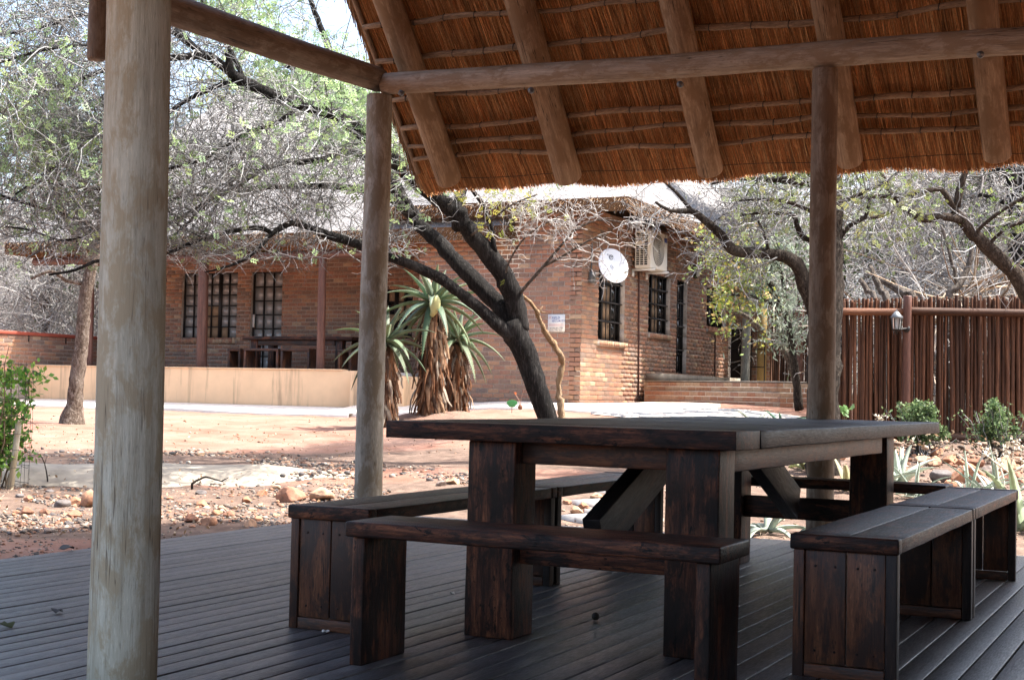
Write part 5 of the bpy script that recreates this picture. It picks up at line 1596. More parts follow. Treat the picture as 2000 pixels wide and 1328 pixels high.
def main_tree():
    base = at(1092, 930, 15)
    t = thing('thorn_tree', 'large leaning thorn tree with black bark forking before the brick house', 'tree', (base[0], base[1], float(ground_z(base[0], base[1]))))
    wood = MB()
    paths = [
        # trunk
        ([(1096, 948, 15, 62), (1093, 925, 15, 54), (1082, 870, 15, 48), (1070, 815, 15, 46), (1056, 780, 15, 48), (1029, 700, 15, 52), (1010, 656, 15, 60), (1000, 628, 15, 54)], 0, 16),
        # right limb, over to the upper left
        ([(1014, 645, 15, 46), (1006, 590, 15, 45), (984, 540, 14.95, 45), (956, 500, 14.95, 44), (922, 460, 14.9, 39), (890, 420, 14.8, 38), (852, 385, 14.7, 37), (803, 347, 14.5, 36), (758, 302, 14.3, 34), (704, 258, 14.1, 32), (648, 222, 13.9, 30), (590, 205, 13.8, 28), (550, 192, 13.7, 26), (479, 160, 13.5, 24), (422, 120, 13.3, 21), (397, 108, 13.2, 19), (335, 114, 13.1, 15), (260, 118, 13.0, 12), (170, 150, 12.9, 9), (60, 190, 12.8, 6)], .30, 14),
        # middle limb
        ([(1003, 650, 15.05, 48), (988, 612, 15.1, 44), (950, 572, 15.2, 40), (912, 532, 15.3, 37), (862, 480, 15.5, 34), (812, 430, 15.7, 32), (780, 380, 15.8, 31), (755, 330, 15.9, 29), (715, 268, 16.0, 26), (678, 212, 16.0, 23), (660, 160, 16, 19), (640, 90, 16, 16), (610, 10, 16, 12), (590, -60, 16, 8)], .45, 12),
        ([(715, 268, 16, 21), (660, 220, 16, 19), (627, 186, 15.9, 17), (596, 142, 15.8, 14), (550, 124, 15.7, 10), (500, 60, 15.6, 7), (460, 10, 15.5, 5)], .2, 8),
        # lower left limb
        ([(1003, 660, 14.95, 34), (968, 630, 14.9, 30), (930, 598, 14.85, 28), (862, 546, 14.8, 25), (805, 519, 14.7, 23), (760, 502, 14.6, 22), (700, 478, 14.5, 21), (628, 455, 14.4, 19), (598, 443, 14.3, 16), (569, 436, 14.2, 14), (531, 457, 14.1, 12), (505, 485, 14.0, 11), (474, 509, 13.9, 8), (430, 525, 13.8, 5), (400, 532, 13.7, 3)], .35, 9),
        ([(531, 457, 14.1, 12), (514, 446, 14.1, 11), (474, 447, 14, 11), (440, 455, 14, 10), (408, 464, 13.9, 10), (364, 479, 13.8, 9), (320, 496, 13.7, 8), (202, 508, 13.5, 8), (177, 515, 13.4, 8), (146, 528, 13.4, 7), (95, 537, 13.3, 5)], .1, 7),
        # level branches across the middle
        ([(812, 426, 15.7, 24), (760, 350, 15.3, 22), (715, 308, 15, 19), (673, 298, 14.8, 17), (640, 310, 14.7, 15), (602, 316, 14.6, 14), (555, 318, 14.5, 13), (504, 336, 14.4, 12), (474, 357, 14.3, 10), (430, 380, 14.2, 8), (360, 420, 14.1, 6), (300, 455, 14, 5)], .2, 8),
        ([(504, 336, 14.4, 10), (443, 318, 14.3, 10), (384, 285, 14.2, 9), (335, 272, 14.1, 8), (230, 265, 13.9, 8), (140, 245, 13.8, 7), (60, 250, 13.7, 6), (-20, 272, 13.6, 5)], .1, 7),
        ([(800, 420, 15.6, 22), (760, 385, 15.3, 20), (699, 370, 15.1, 17), (645, 364, 15, 15), (591, 365, 14.9, 14), (540, 365, 14.8, 13), (486, 370, 14.7, 11), (422, 377, 14.6, 9), (335, 390, 14.5, 8), (240, 430, 14.3, 8), (203, 455, 14.2, 9), (160, 433, 14.1, 8), (116, 416, 14, 8), (70, 403, 13.9, 7), (8, 384, 13.8, 7), (-40, 360, 13.7, 5)], .15, 8),
        ([(422, 377, 14.6, 8), (330, 470, 14.3, 7), (250, 500, 14.2, 7), (190, 460, 14, 6), (120, 470, 13.9, 6), (60, 450, 13.8, 5), (10, 443, 13.7, 4)], .1, 6),
        # branches from the big limb, left
        ([(479, 160, 13.5, 16), (440, 165, 13.4, 14), (400, 178, 13.3, 12), (350, 205, 13.2, 10), (300, 240, 13.1, 8), (200, 260, 13, 6), (100, 330, 12.9, 5), (30, 380, 12.8, 4)], .1, 7),
        ([(397, 108, 13.2, 15), (360, 80, 13.2, 13), (330, 60, 13.1, 12), (250, 40, 13, 10), (160, 30, 12.9, 8), (60, 60, 12.8, 6), (-30, 70, 12.7, 4)], .1, 7),
        ([(590, 205, 13.8, 12), (540, 240, 13.7, 10), (480, 262, 13.6, 9), (400, 310, 13.5, 8), (330, 330, 13.4, 7), (220, 370, 13.3, 6), (100, 360, 13.2, 5)], .1, 6),
        ([(397, 108, 13.2, 14), (300, 20, 13.3, 11), (190, -40, 13.4, 8), (80, -60, 13.4, 5)], .1, 7),
        ([(335, 114, 13.1, 11), (220, 90, 12.6, 9), (100, 95, 12.2, 7), (-20, 130, 12.0, 5)], .1, 7),
        ([(479, 160, 13.5, 12), (430, 60, 13.9, 10), (380, -20, 14.2, 7)], .1, 7),
        # slim upright from the right limb
        ([(966, 492, 14.9, 13), (962, 460, 14.9, 12), (955, 430, 14.9, 12), (941, 397, 14.9, 11), (921, 370, 14.9, 9), (905, 340, 14.9, 6)], .4, 7),
        # pale branch reaching right before the gable
        ([(1012, 580, 15, 9), (1020, 568, 14.9, 8), (1061, 521, 14.8, 7), (1101, 474, 14.7, 6), (1118, 454, 14.6, 5), (1165, 430, 14.5, 4), (1225, 436, 14.4, 3), (1266, 447, 14.3, 2)], .35, 7),
        ([(1061, 521, 14.8, 6), (1100, 500, 14.7, 5), (1150, 470, 14.6, 4), (1190, 455, 14.6, 3)], .1, 6),
        ([(985, 545, 14.9, 6), (995, 510, 14.8, 5), (1020, 470, 14.7, 4), (1050, 445, 14.6, 4), (1090, 425, 14.6, 3)], .1, 6),
        ([(920, 460, 14.8, 6), (960, 430, 14.7, 5), (1000, 400, 14.6, 4), (1050, 380, 14.5, 3)], .1, 6),
        # unseen crown limbs above the pavilion's eaves, added to shade the soil
        ([(888, 420, 14.9, 24), (915, 345, 15.5, 21), (990, 220, 16.4, 18), (1080, 120, 17.2, 13), (1200, 40, 18.0, 8)], .3, 9),
        ([(930, 310, 15.7, 15), (1030, 265, 16.6, 12), (1150, 200, 17.6, 9), (1300, 150, 18.6, 5)], .15, 7),
        ([(990, 220, 16.4, 12), (1000, 120, 16.8, 9), (980, 20, 17.2, 6)], .1, 7),
        ([(1080, 120, 17.2, 10), (1220, 110, 18.2, 8), (1380, 100, 19.2, 5)], .1, 7),
    ]
    S = []; Dn = []
    dens = {0: 0, 1: 9, 2: 6, 3: 8, 4: 14, 5: 19, 6: 15, 7: 15, 8: 16, 9: 18, 10: 15, 11: 17, 12: 15, 13: 18, 14: 18, 15: 14, 16: 8, 17: 5, 18: 5, 19: 6, 20: 8, 21: 7, 22: 8, 23: 8, 24: 8}
    pale = [[], []]; palew = MB()
    for i, (pts, lo, sides) in enumerate(paths):
        P, R = px_path(pts, .86)
        Pp, Rr = limb(palew if 17 <= i <= 20 else wood, P, R, sides, .05 if i else .035, .07, (.05, .045, .04))
        if dens[i]:
            s, d = limb_seeds(Pp, Rr, dens[i], lo, .65)
            if 16 <= i <= 20: pale[0].append(s); pale[1].append(d)
            else: S.append(s); Dn.append(d)
    # broken stub and knots
    P, R = px_path([(900, 440, 14.85, 40), (900, 420, 14.8, 30), (899, 408, 14.75, 26)]); limb(wood, P, R, 10, .08, .05)
    P, R = px_path([(455, 150, 13.4, 18), (448, 125, 13.35, 14), (444, 104, 13.3, 12)]); limb(wood, P, R, 8, .08, .05)
    wood.build('trunk', 'bark_dark', t, True); palew.build('pale_branches', 'bark_grey', t, True)
    S = np.concatenate(S); Dn = np.concatenate(Dn)
    thorn_crown(t, S, Dn, .95, 6, 4, 1.0, TWIG_GREY, GREEN_PALE, low=2.02, hi=(2.5, 3.5), r=(.0072, .0042, .0028), L2=.52, L3=.22, leaf_size=.07)
    S = np.concatenate(pale[0]); Dn = np.concatenate(pale[1])
    thorn_crown(t, S, Dn, .45, 5, 3, .7, ((.42, .40, .37), (.34, .32, .30), (.5, .48, .45)), ((.34, .34, .06), (.27, .32, .07), (.40, .37, .08)), r=(.0055, .0038, .0026), L2=.30, L3=.15)
main_tree()

def left_tree():
    base = at(145, 806, 20.5)
    t = thing('thorn_tree', 'slender rough-barked tree rising from the red soil at far left', 'tree', (base[0], base[1], float(ground_z(base[0], base[1]))))
    wood = MB(); S = []; Dn = []
    for pts, per, sides in (
        ([(140, 840, 20.5, 60), (141, 815, 20.5, 44), (146, 795, 20.5, 32), (150, 740, 20.5, 29), (157, 690, 20.5, 27), (162, 640, 20.5, 26), (166, 590, 20.5, 25), (172, 550, 20.5, 24), (180, 515, 20.5, 22), (192, 470, 20.5, 19), (200, 400, 20.5, 14), (190, 330, 20.5, 10)], 0, 14),
        ([(178, 520, 20.5, 14), (150, 470, 20.3, 12), (120, 410, 20.2, 10), (95, 330, 20.1, 8), (60, 280, 20, 6)], 7, 7),
        ([(190, 480, 20.5, 14), (230, 430, 20.6, 12), (260, 370, 20.7, 9), (300, 300, 20.8, 6)], 7, 7),
        ([(168, 555, 20.5, 9), (130, 548, 20.4, 8), (100, 530, 20.3, 7), (60, 545, 20.2, 5)], 6, 6),
        ([(195, 400, 20.5, 10), (150, 340, 20.4, 8), (110, 250, 20.3, 7), (120, 160, 20.2, 5)], 7, 6),
    ):
        P, R = px_path(pts); Pp, Rr = limb(wood, P, R, sides, .05, .08)
        if per:
            s, d = limb_seeds(Pp, Rr, per, .2); S.append(s); Dn.append(d)
    wood.build('trunk', 'bark_left', t, True)
    thorn_crown(t, np.concatenate(S), np.concatenate(Dn), 1.0, 5, 3, .75, TWIG_GREY, GREEN_PALE, low=2.3, hi=(2.8, 4.4), r=(.009, .0055, .0038), L2=.55, L3=.26, leaf_size=.085)
left_tree()

def right_tree():
    base = at(1612, 950, 14.5)
    t = thing('thorn_tree', 'big rough-barked tree directly behind the right log post', 'tree', (base[0], base[1], float(ground_z(base[0], base[1]))))
    wood = MB(); S = []; Dn = []
    for pts, per, sides, lo in (
        ([(1610, 965, 14.5, 92), (1609, 940, 14.5, 84), (1607, 850, 14.5, 76), (1608, 750, 14.5, 76), (1611, 650, 14.5, 78), (1614, 560, 14.5, 76), (1615, 450, 14.5, 74), (1613, 350, 14.5, 70), (1608, 240, 14.5, 60)], 0, 18, 0),
        ([(1600, 630, 14.45, 42), (1580, 575, 14.4, 38), (1562, 530, 14.35, 34), (1542, 503, 14.3, 30), (1490, 495, 14.25, 26), (1432, 490, 14.2, 25), (1410, 460, 14.2, 20), (1375, 430, 14.1, 18), (1352, 413, 14.1, 15), (1310, 412, 14.05, 9), (1280, 395, 14, 6)], 7, 11, .25),
        ([(1352, 413, 14.1, 11), (1320, 375, 14.1, 8), (1290, 350, 14, 6)], 6, 6, .1),
        ([(1502, 495, 14.25, 9), (1497, 470, 14.2, 8), (1490, 452, 14.2, 7), (1480, 430, 14.2, 5)], 8, 6, .2),
        ([(1600, 470, 14.5, 18), (1570, 465, 14.5, 14), (1556, 440, 14.45, 13), (1548, 420, 14.4, 10), (1500, 415, 14.4, 8), (1450, 420, 14.3, 5)], 9, 8, .3),
        ([(1600, 360, 14.5, 22), (1540, 352, 14.4, 18), (1480, 350, 14.3, 12), (1430, 350, 14.2, 8), (1390, 360, 14.1, 5)], 9, 8, .1),
        ([(1600, 420, 14.4, 12), (1540, 395, 14.3, 9), (1490, 390, 14.2, 7), (1440, 392, 14.1, 4)], 9, 7, .1),
        ([(1630, 480, 14.5, 14), (1660, 440, 14.5, 11), (1690, 425, 14.5, 9), (1700, 380, 14.5, 7)], 6, 7, .2),
        ([(1630, 400, 14.5, 12), (1680, 380, 14.5, 9), (1740, 350, 14.5, 6)], 6, 7, .2),
    ):
        P, R = px_path(pts, .84); Pp, Rr = limb(wood, P, R, sides, .05, .08)
        if per:
            s, d = limb_seeds(Pp, Rr, per, lo); S.append(s); Dn.append(d)
    wood.build('trunk', 'bark_brown', t, True)
    thorn_crown(t, np.concatenate(S), np.concatenate(Dn), .62, 6, 4, .6, TWIG_GREY, ((.22, .26, .09), (.30, .30, .11), (.16, .20, .09)), r=(.008, .0046, .0030), L2=.40, L3=.19)
right_tree()

def far_right_tree():
    base = at(2075, 800, 16)
    t = thing('thorn_tree', 'tree at the right edge sending a thick grey limb over the pole fence', 'tree', (base[0], base[1], float(ground_z(base[0], base[1]))))
    wood = MB(); S = []; Dn = []
    for pts, per, sides, lo in (
        ([(2090, 960, 16, 80), (2080, 850, 16, 70), (2070, 750, 16, 64), (2050, 650, 16, 58), (2010, 580, 16, 46), (1990, 545, 16, 42), (1962, 515, 16, 40), (1930, 485, 16, 38), (1900, 455, 16, 34), (1880, 430, 16, 30), (1862, 410, 16, 26)], 0, 14, 0),
        ([(1880, 432, 16, 22), (1850, 424, 15.9, 24), (1815, 427, 15.9, 24), (1793, 424, 15.8, 22), (1770, 408, 15.8, 19), (1752, 400, 15.7, 16), (1735, 370, 15.7, 14), (1725, 345, 15.6, 11), (1700, 300, 15.6, 8)], 5, 9, .2),
        ([(1752, 402, 15.7, 13), (1735, 416, 15.7, 12), (1705, 425, 15.6, 11), (1680, 425, 15.6, 9)], 5, 7, .2),
        ([(1865, 412, 16, 17), (1850, 385, 15.9, 15), (1838, 370, 15.9, 14), (1815, 372, 15.8, 14), (1760, 382, 15.7, 14), (1715, 384, 15.7, 13), (1665, 388, 15.6, 11)], 5, 8, .3),
        ([(1868, 405, 16, 22), (1874, 370, 16, 22), (1885, 335, 16, 18), (1890, 290, 16, 12)], 6, 8, .2),
        ([(1895, 470, 16, 12), (1920, 440, 15.9, 10), (1960, 410, 15.8, 10), (2010, 380, 15.7, 9)], 7, 7, .1),
        ([(1920, 490, 16, 10), (1960, 450, 15.9, 9), (2010, 430, 15.8, 8)], 7, 7, .1),
    ):
        P, R = px_path(pts, .72); Pp, Rr = limb(wood, P, R, sides, .06, .08)
        if per:
            s, d = limb_seeds(Pp, Rr, per, lo); S.append(s); Dn.append(d)
    wood.build('trunk', 'bark_mid', t, True)
    thorn_crown(t, np.concatenate(S), np.concatenate(Dn), .7, 6, 4, .6, TWIG_GREY, ((.20, .28, .08), (.26, .30, .09)), r=(.009, .0055, .004), L2=.4, L3=.2)
    # dark upright trunk in the corner
    b = at(1992, 860, 21)
    t2 = thing('thorn_tree', 'dark upright tree behind the pole fence in the right corner', 'tree', (b[0], b[1], float(ground_z(b[0], b[1]))))
    wood = MB(); S = []; Dn = []
    for pts, per, sides in (([(1992, 880, 21, 60), (1990, 700, 21, 56), (1988, 560, 21, 54), (1992, 470, 21, 60), (1996, 400, 21, 66), (1985, 340, 21, 62), (1975, 280, 21, 50)], 0, 12), ([(1988, 400, 21, 18), (1960, 395, 21, 14), (1935, 385, 20.9, 11), (1910, 380, 20.8, 7)], 7, 7), ([(1990, 440, 21, 16), (1950, 445, 21, 12), (1900, 470, 20.8, 7)], 7, 7), ([(1990, 350, 21, 20), (1940, 330, 21, 14), (1880, 335, 20.9, 8)], 8, 7)):
        P, R = px_path(pts, .72); Pp, Rr = limb(wood, P, R, sides, .05, .1)
        if per:
            s, d = limb_seeds(Pp, Rr, per, .1); S.append(s); Dn.append(d)
    wood.build('trunk', 'bark_dark', t2, True)
    thorn_crown(t2, np.concatenate(S), np.concatenate(Dn), .9, 7, 4, .4, TWIG_DARK, ((.16, .25, .06), (.2, .3, .07)), r=(.011, .007, .005), L2=.5, L3=.25)
far_right_tree()

def dead_branches():
    # crooked yellowish branch standing beside the leaning trunk
    wood = MB(); P, R = px_path([(1096, 800, 15.6, 18), (1092, 770, 15.6, 16), (1093, 735, 15.6, 15), (1099, 710, 15.6, 14), (1093, 690, 15.5, 15), (1080, 670, 15.5, 15), (1062, 645, 15.4, 13), (1052, 620, 15.4, 13), (1047, 606, 15.3, 10), (1035, 590, 15.3, 9), (1020, 578, 15.2, 8)], .8)
    P[0] = P[0]; g = float(ground_z(P[0][0], P[0][1]))
    P = np.concatenate([[[P[0][0] + .02, P[0][1], g - .05]], P]); R = np.concatenate([[.062], R])
    limb(wood, P, R, 10, .13, .04)
    for a, b_ in (((1050, 612, 15.4, 5), (1060, 598, 15.4, 2)), ((1052, 608, 15.4, 4), (1070, 612, 15.3, 1.5)), ((1098, 708, 15.6, 5), (1104, 700, 15.6, 2))):
        P, R = px_path([a, b_]); limb(wood, P, R, 6, .02, .05)
    tag(wood.build('dead_branch', 'bark_pale', None, True), 'crooked bare yellowish branch standing beside the leaning black trunk', 'branch')
    # leaning pale branch by the annex
    wood = MB(); P, R = px_path([(1560, 770, 24, 16), (1550, 730, 24, 14), (1535, 690, 24, 13), (1520, 670, 24, 13), (1490, 645, 24, 11), (1460, 620, 24, 10), (1425, 603, 24, 8)])
    g = float(ground_z(P[0][0], P[0][1])); P = np.concatenate([[[P[0][0], P[0][1], g - .03]], P]); R = np.concatenate([[.075], R])
    limb(wood, P, R, 8, .06, .08)
    for pts in ([(1522, 672, 24, 6), (1524, 630, 24, 5), (1526, 590, 24, 3)], [(1556, 660, 23.9, 8), (1540, 620, 23.9, 8), (1525, 585, 23.9, 6)], [(1555, 735, 24, 10), (1540, 718, 24, 8)]):
        P, R = px_path(pts); limb(wood, P, R, 6, .04, .06)
    tag(wood.build('dead_branch', 'bark_grey', None, True), 'pale leaning branch before the meshed gate and terrace', 'branch')
    # twig on the concrete drain
    wood = MB()
    p0 = at(375, 962, 13.2)
    P, R = px_path([(377, 966, 13.3, 6), (375, 945, 13.3, 5), (392, 935, 13.3, 4), (402, 931, 13.3, 4), (420, 936, 13.3, 3), (435, 940, 13.3, 2.5)])
    g = float(ground_z(P[0][0], P[0][1])); P = np.concatenate([[[P[0][0], P[0][1], min(g, P[0][2]) - .02]], P]); R = np.concatenate([[R[0]], R])
    limb(wood, P, R, 6, .05, .05); P, R = px_path([(433, 939, 13.3, 2.5), (447, 932, 13.3, 1.5)]); limb(wood, P, R, 5, .02, .05)
    tag(wood.build('twig', 'bark_brown', None, True), 'small bent dry twig against the concrete drain', 'twig')
dead_branches()

# far trees and brush ------------------------------------------------
def backdrop_tree(px, D0, hpx_top, spread_px, label, leafcols, leafn, twigcols, trunk_px=16, group='trees behind the house and fence', fork=None, seed=0):
    gp = at(px, 700, D0); gz = float(ground_z(gp[0], gp[1]))
    t = thing('tree', label, 'tree', (gp[0], gp[1], gz), group)
    top = at(px, hpx_top, D0)[2]; H = top - gz
    W = spread_px * D0 / F
    r0 = trunk_px * D0 / F / 2
    wood = MB(); S = []; Dn = []
    b0 = np.array([gp[0], gp[1], gz - .1])
    P = [b0, b0 + [rng.normal(0, .1), 0, H * .25], b0 + [rng.normal(0, .25), rng.normal(0, .2), H * .5], b0 + [rng.normal(0, .4), 0, H * .75]]
    Pp, Rr = limb(wood, P, [r0, r0 * .85, r0 * .6, r0 * .3], 9, .05, .25)
    for k in range(9):
        f = rng.uniform(.2, .9); i = int(f * (len(Pp) - 1)); a = rng.uniform(0, 6.28)
        out = np.array([math.cos(a), math.sin(a), 0]) * W * rng.uniform(.35, .6)
        e = Pp[i] + out + np.array([0, 0, H * rng.uniform(.05, .3)])
        m = (Pp[i] + e) / 2 + rng.normal(0, .2, 3)
        Q, Rq = limb(wood, [Pp[i], m, e], [Rr[i] * .55, Rr[i] * .35, Rr[i] * .15], 6, .05, .25)
        s, d = limb_seeds(Q, Rq, 9, .1); S.append(s); Dn.append(d)
    wood.build('trunk', 'bark_grey', t, True)
    S = np.concatenate(S); Dn = np.concatenate(Dn)
    tw = MB()
    P1, R1 = chains(S, Dn, rng.uniform(.6, 1.8, len(S)), 6, .014, .008, .22, 0, .2); tubes(tw, P1, R1, 3, tints(len(S), *twigcols))
    s2, d2 = spawn(P1, 7, .1, .8, .9)
    P2, R2 = chains(s2, d2, rng.uniform(.3, 1.0, len(s2)), 4, .008, .005, .28, 0, .25); tubes(tw, P2, R2, 3, tints(len(s2), *twigcols))
    tw.build('crown', 'twig', t)
    if leafn:
        k = rng.integers(0, len(P2), leafn); pos = P2[k, rng.integers(1, 4, leafn)]
        g = np.sin(pos[:, 0] * 1.3) + np.sin(pos[:, 2] * 1.6 + pos[:, 1]) + rng.normal(0, .6, leafn)
        pos = pos[g > -.4]
        lf = MB(); leaves(lf, pos, .13, tints(len(pos), *leafcols, jit=.25), .5, .2, .08); lf.build('foliage', 'leaf', t)
    return t
YG = ((.24, .29, .06), (.30, .33, .07), (.17, .24, .06), (.34, .31, .08))
GG = ((.12, .18, .08), (.17, .22, .10), (.10, .15, .07))
PALE = ((.40, .385, .365), (.31, .30, .285), (.48, .465, .44), (.22, .21, .20))
backdrop_tree(85, 36, 360, 330, 'dry forked tree standing behind the red coping at far left', GG, 900, PALE, 14, None)
backdrop_tree(-40, 40, 300, 380, 'thin grey-green tree cut by the left edge beyond the low wall', GG, 3000, PALE, 12, None)
backdrop_tree(330, 41, 60, 420, 'tall pale tree rising behind the near log post and porch roof', GG, 7000, TWIG_GREY, 16, None)
backdrop_tree(560, 40, 30, 430, 'tall yellow-green tree rising behind the porch roof', YG, 9000, TWIG_GREY, 16, None)
backdrop_tree(860, 42, 200, 380, 'yellow-green tree behind the house seen under the pavilion verge', YG, 8000, TWIG_GREY, 14, None)
backdrop_tree(1480, 37, 300, 330, 'grey twiggy tree behind the brick annex', GG, 5000, PALE, 14, None)
backdrop_tree(1700, 27, 280, 300, 'grey-green bushy tree behind the left part of the pole fence', GG, 5000, PALE, 14, None)
backdrop_tree(1830, 29, 270, 300, 'pale bushy tree behind the fence lantern', YG, 4500, PALE, 14, None)
backdrop_tree(1960, 28, 260, 300, 'bright green bushy tree behind the right part of the pole fence', ((.20, .32, .06), (.26, .36, .08), (.15, .25, .06)), 9000, TWIG_GREY, 14, None)

def shade_tree():  # added tree, its crown shaped to throw shade on side wall and terrace
    b = at(1632, 700, 29.3); gz = float(ground_z(b[0], b[1]))
    t = thing('tree', 'tall dense tree added behind the big trunk to shade the side wall and terrace', 'tree', (b[0], b[1], gz), 'trees behind the house and fence')
    wood = MB(); S = []; Dn = []
    base = np.array([b[0], b[1], gz - .1]); fork = base + np.array([-.1, .1, 4.9])
    limb(wood, [base, base + [.05, 0, 2.4], fork], [.19, .17, .15], 12, .05, .2)
    ends = [(-8.9, 27.6, 6.3), (-8.6, 29.4, 6.6), (-8.5, 31.2, 6.6), (-8.0, 33.0, 6.9), (-7.4, 26.7, 6.2), (-7.0, 28.6, 7.2), (-6.8, 30.4, 7.6), (-6.2, 32.4, 7.2), (-5.9, 26.0, 6.4), (-5.2, 27.6, 7.0), (-4.6, 29.4, 7.2), (-4.4, 31.4, 6.8), (-7.7, 28.0, 6.6), (-7.9, 30.2, 6.9)]
    for k, e in enumerate(ends):
        e = np.array(e) + rng.normal(0, .12, 3)
        Q, Rq = limb(wood, [fork, fork * .55 + e * .45 + [0, 0, .35], e], [.08, .05, .018], 7, .05, .25)
        s, d = limb_seeds(Q, Rq, 12, .35); S.append(s); Dn.append(d)
    wood.build('trunk', 'bark_brown', t, True)
    S = np.concatenate(S); Dn = np.concatenate(Dn); tw = MB()
    def land(p): return p[:, 1] - (p[:, 0] - HX) * SUN[1] / SUN[0]         # where its shade meets the side wall
    P1, R1 = chains(S, Dn, rng.uniform(.4, 1.1, len(S)), 6, .011, .006, .2, .02, .2)
    kk = land(P1[:, -1]) > 26.7; P1 = P1[kk]; R1 = R1[kk]
    tubes(tw, P1, R1, 3, tints(len(P1), *TWIG_GREY)); tw.build('crown', 'twig', t)
    n_ = 42000
    lf = MB(); k = rng.integers(0, len(P1), n_); pos = P1[k, rng.integers(1, 6, n_)] + rng.normal(0, .22, (n_, 3))
    ld = land(pos)
    pos = pos[(pos[:, 2] > gz + 4.9) & (((ld > 26.75) & ((ld < 31.5) | (ld > 32.4))) | (pos[:, 0] > -6.6))]  # leaves trimmed to where the wanted wall shade falls
    leaves(lf, pos, .17, tints(len(pos), (.12, .18, .06), (.17, .23, .08), (.09, .14, .05)), .55, .1); lf.build('foliage', 'leaf', t)
shade_tree()
def brush(name, regions, cols, r=(.013, .006)):
    mb = MB()
    for (p0, p1, d0, d1, zlo, zhi, m_, ln) in regions:
        px = rng.uniform(p0, p1, m_); dd = rng.uniform(d0, d1, m_)
        S = np.array([at(a, 700, b_) for a, b_ in zip(px, dd)])
        S[:, 2] = ground_z(S[:, 0], S[:, 1]) + rng.uniform(zlo, zhi, m_)
        Dn = unit(rng.normal(0, .6, (m_, 3)) + np.array([0, 0, .55]))
        P, R = chains(S, Dn, rng.uniform(.5, 1.4, m_) * ln, 7, r[0], r[1], .22, 0, .18)
        tubes(mb, P, R, 3, tints(m_, *cols))
        s2, d2 = spawn(P, 3, .1, .8, 1)
        P, R = chains(s2, d2, rng.uniform(.3, 1.0, len(s2)) * ln * .45, 5, r[1], r[1] * .7, .25, 0, .2)
        tubes(mb, P, R, 3, tints(len(s2), *cols))
    tag(mb.build(name, 'twig', None), kind='stuff')
brush('dry_brush', [(-150, 420, 34, 52, .2, 5.0, 5200, 1.8), (1380, 1660, 34, 46, .3, 5.5, 2200, 1.6), (1735, 2100, 20.5, 34, .3, 4.2, 3800, 1.4)], PALE)
def brush_pile():
    mb = MB(); m_ = 420
    px = rng.uniform(1790, 2030, m_); dd = rng.uniform(19.6, 21.5, m_)
    S = np.array([at(a, 560, b_) for a, b_ in zip(px, dd)]); hump = np.clip(1 - np.abs(px - 1905) / 150, .15, 1)
    S[:, 2] = ground_z(S[:, 0], S[:, 1]) + 1.3 + rng.uniform(0, .85, m_) * hump
    Dn = unit(rng.normal(0, 1, (m_, 3)) * np.array([1, .5, .35]))
    P, R = chains(S, Dn, rng.uniform(.7, 2.0, m_), 7, rng.uniform(.010, .03, m_), .006, .12, -.02, .08)
    tubes(mb, P, R, 5, tints(m_, (.40, .33, .26), (.30, .22, .15), (.46, .42, .37), (.16, .10, .06)))
    s2, d2 = spawn(P, 5, .2, .8)
    P, R = chains(s2, d2, rng.uniform(.2, .7, len(s2)), 4, .006, .004, .25, -.02, .2); tubes(mb, P, R, 3, tints(len(s2), *PALE))
    tag(mb.build('brush_pile', 'twig', None), 'heap of cut dry branches lying behind the pole fence', 'brush pile')
brush_pile()
def leaning_stems():
    for pts, lab in (([(1790, 600, 19.4, 17), (1765, 575, 19.5, 18), (1745, 560, 19.6, 15), (1715, 545, 19.8, 9)], 'grey leaning stem just behind the fence lantern post'),
                     ([(1735, 600, 19.4, 15), (1722, 570, 19.5, 14), (1708, 540, 19.6, 11), (1700, 520, 19.7, 7)], 'pale grey upright stem behind the left part of the pole fence'),
                     ([(1712, 600, 19.2, 13), (1695, 570, 19.3, 12), (1680, 545, 19.4, 9)], 'dark leaning stem nearest the right log post behind the fence'),
                     ([(1850, 600, 19.3, 15), (1872, 560, 19.3, 14), (1892, 520, 19.4, 11), (1898, 480, 19.4, 8)], 'grey slanting stem rising behind the fence rail'),
                     ([(1868, 560, 20, 7), (1860, 520, 20, 7), (1848, 470, 20, 6), (1838, 440, 20, 5)], 'thin pale stem crossing the brush pile')):
        P, R = px_path(pts); mb = MB()
        g = float(ground_z(P[0][0], P[0][1])); P = np.concatenate([[[P[0][0] + .1, P[0][1], g - .05]], P]); R = np.concatenate([[R[0] * 1.15], R])
        limb(mb, P, R, 8, .05, .1)
        tag(mb.build('dead_sapling', 'bark_grey', None, True), lab, 'dead sapling', 'dead saplings behind the pole fence')
leaning_stems()

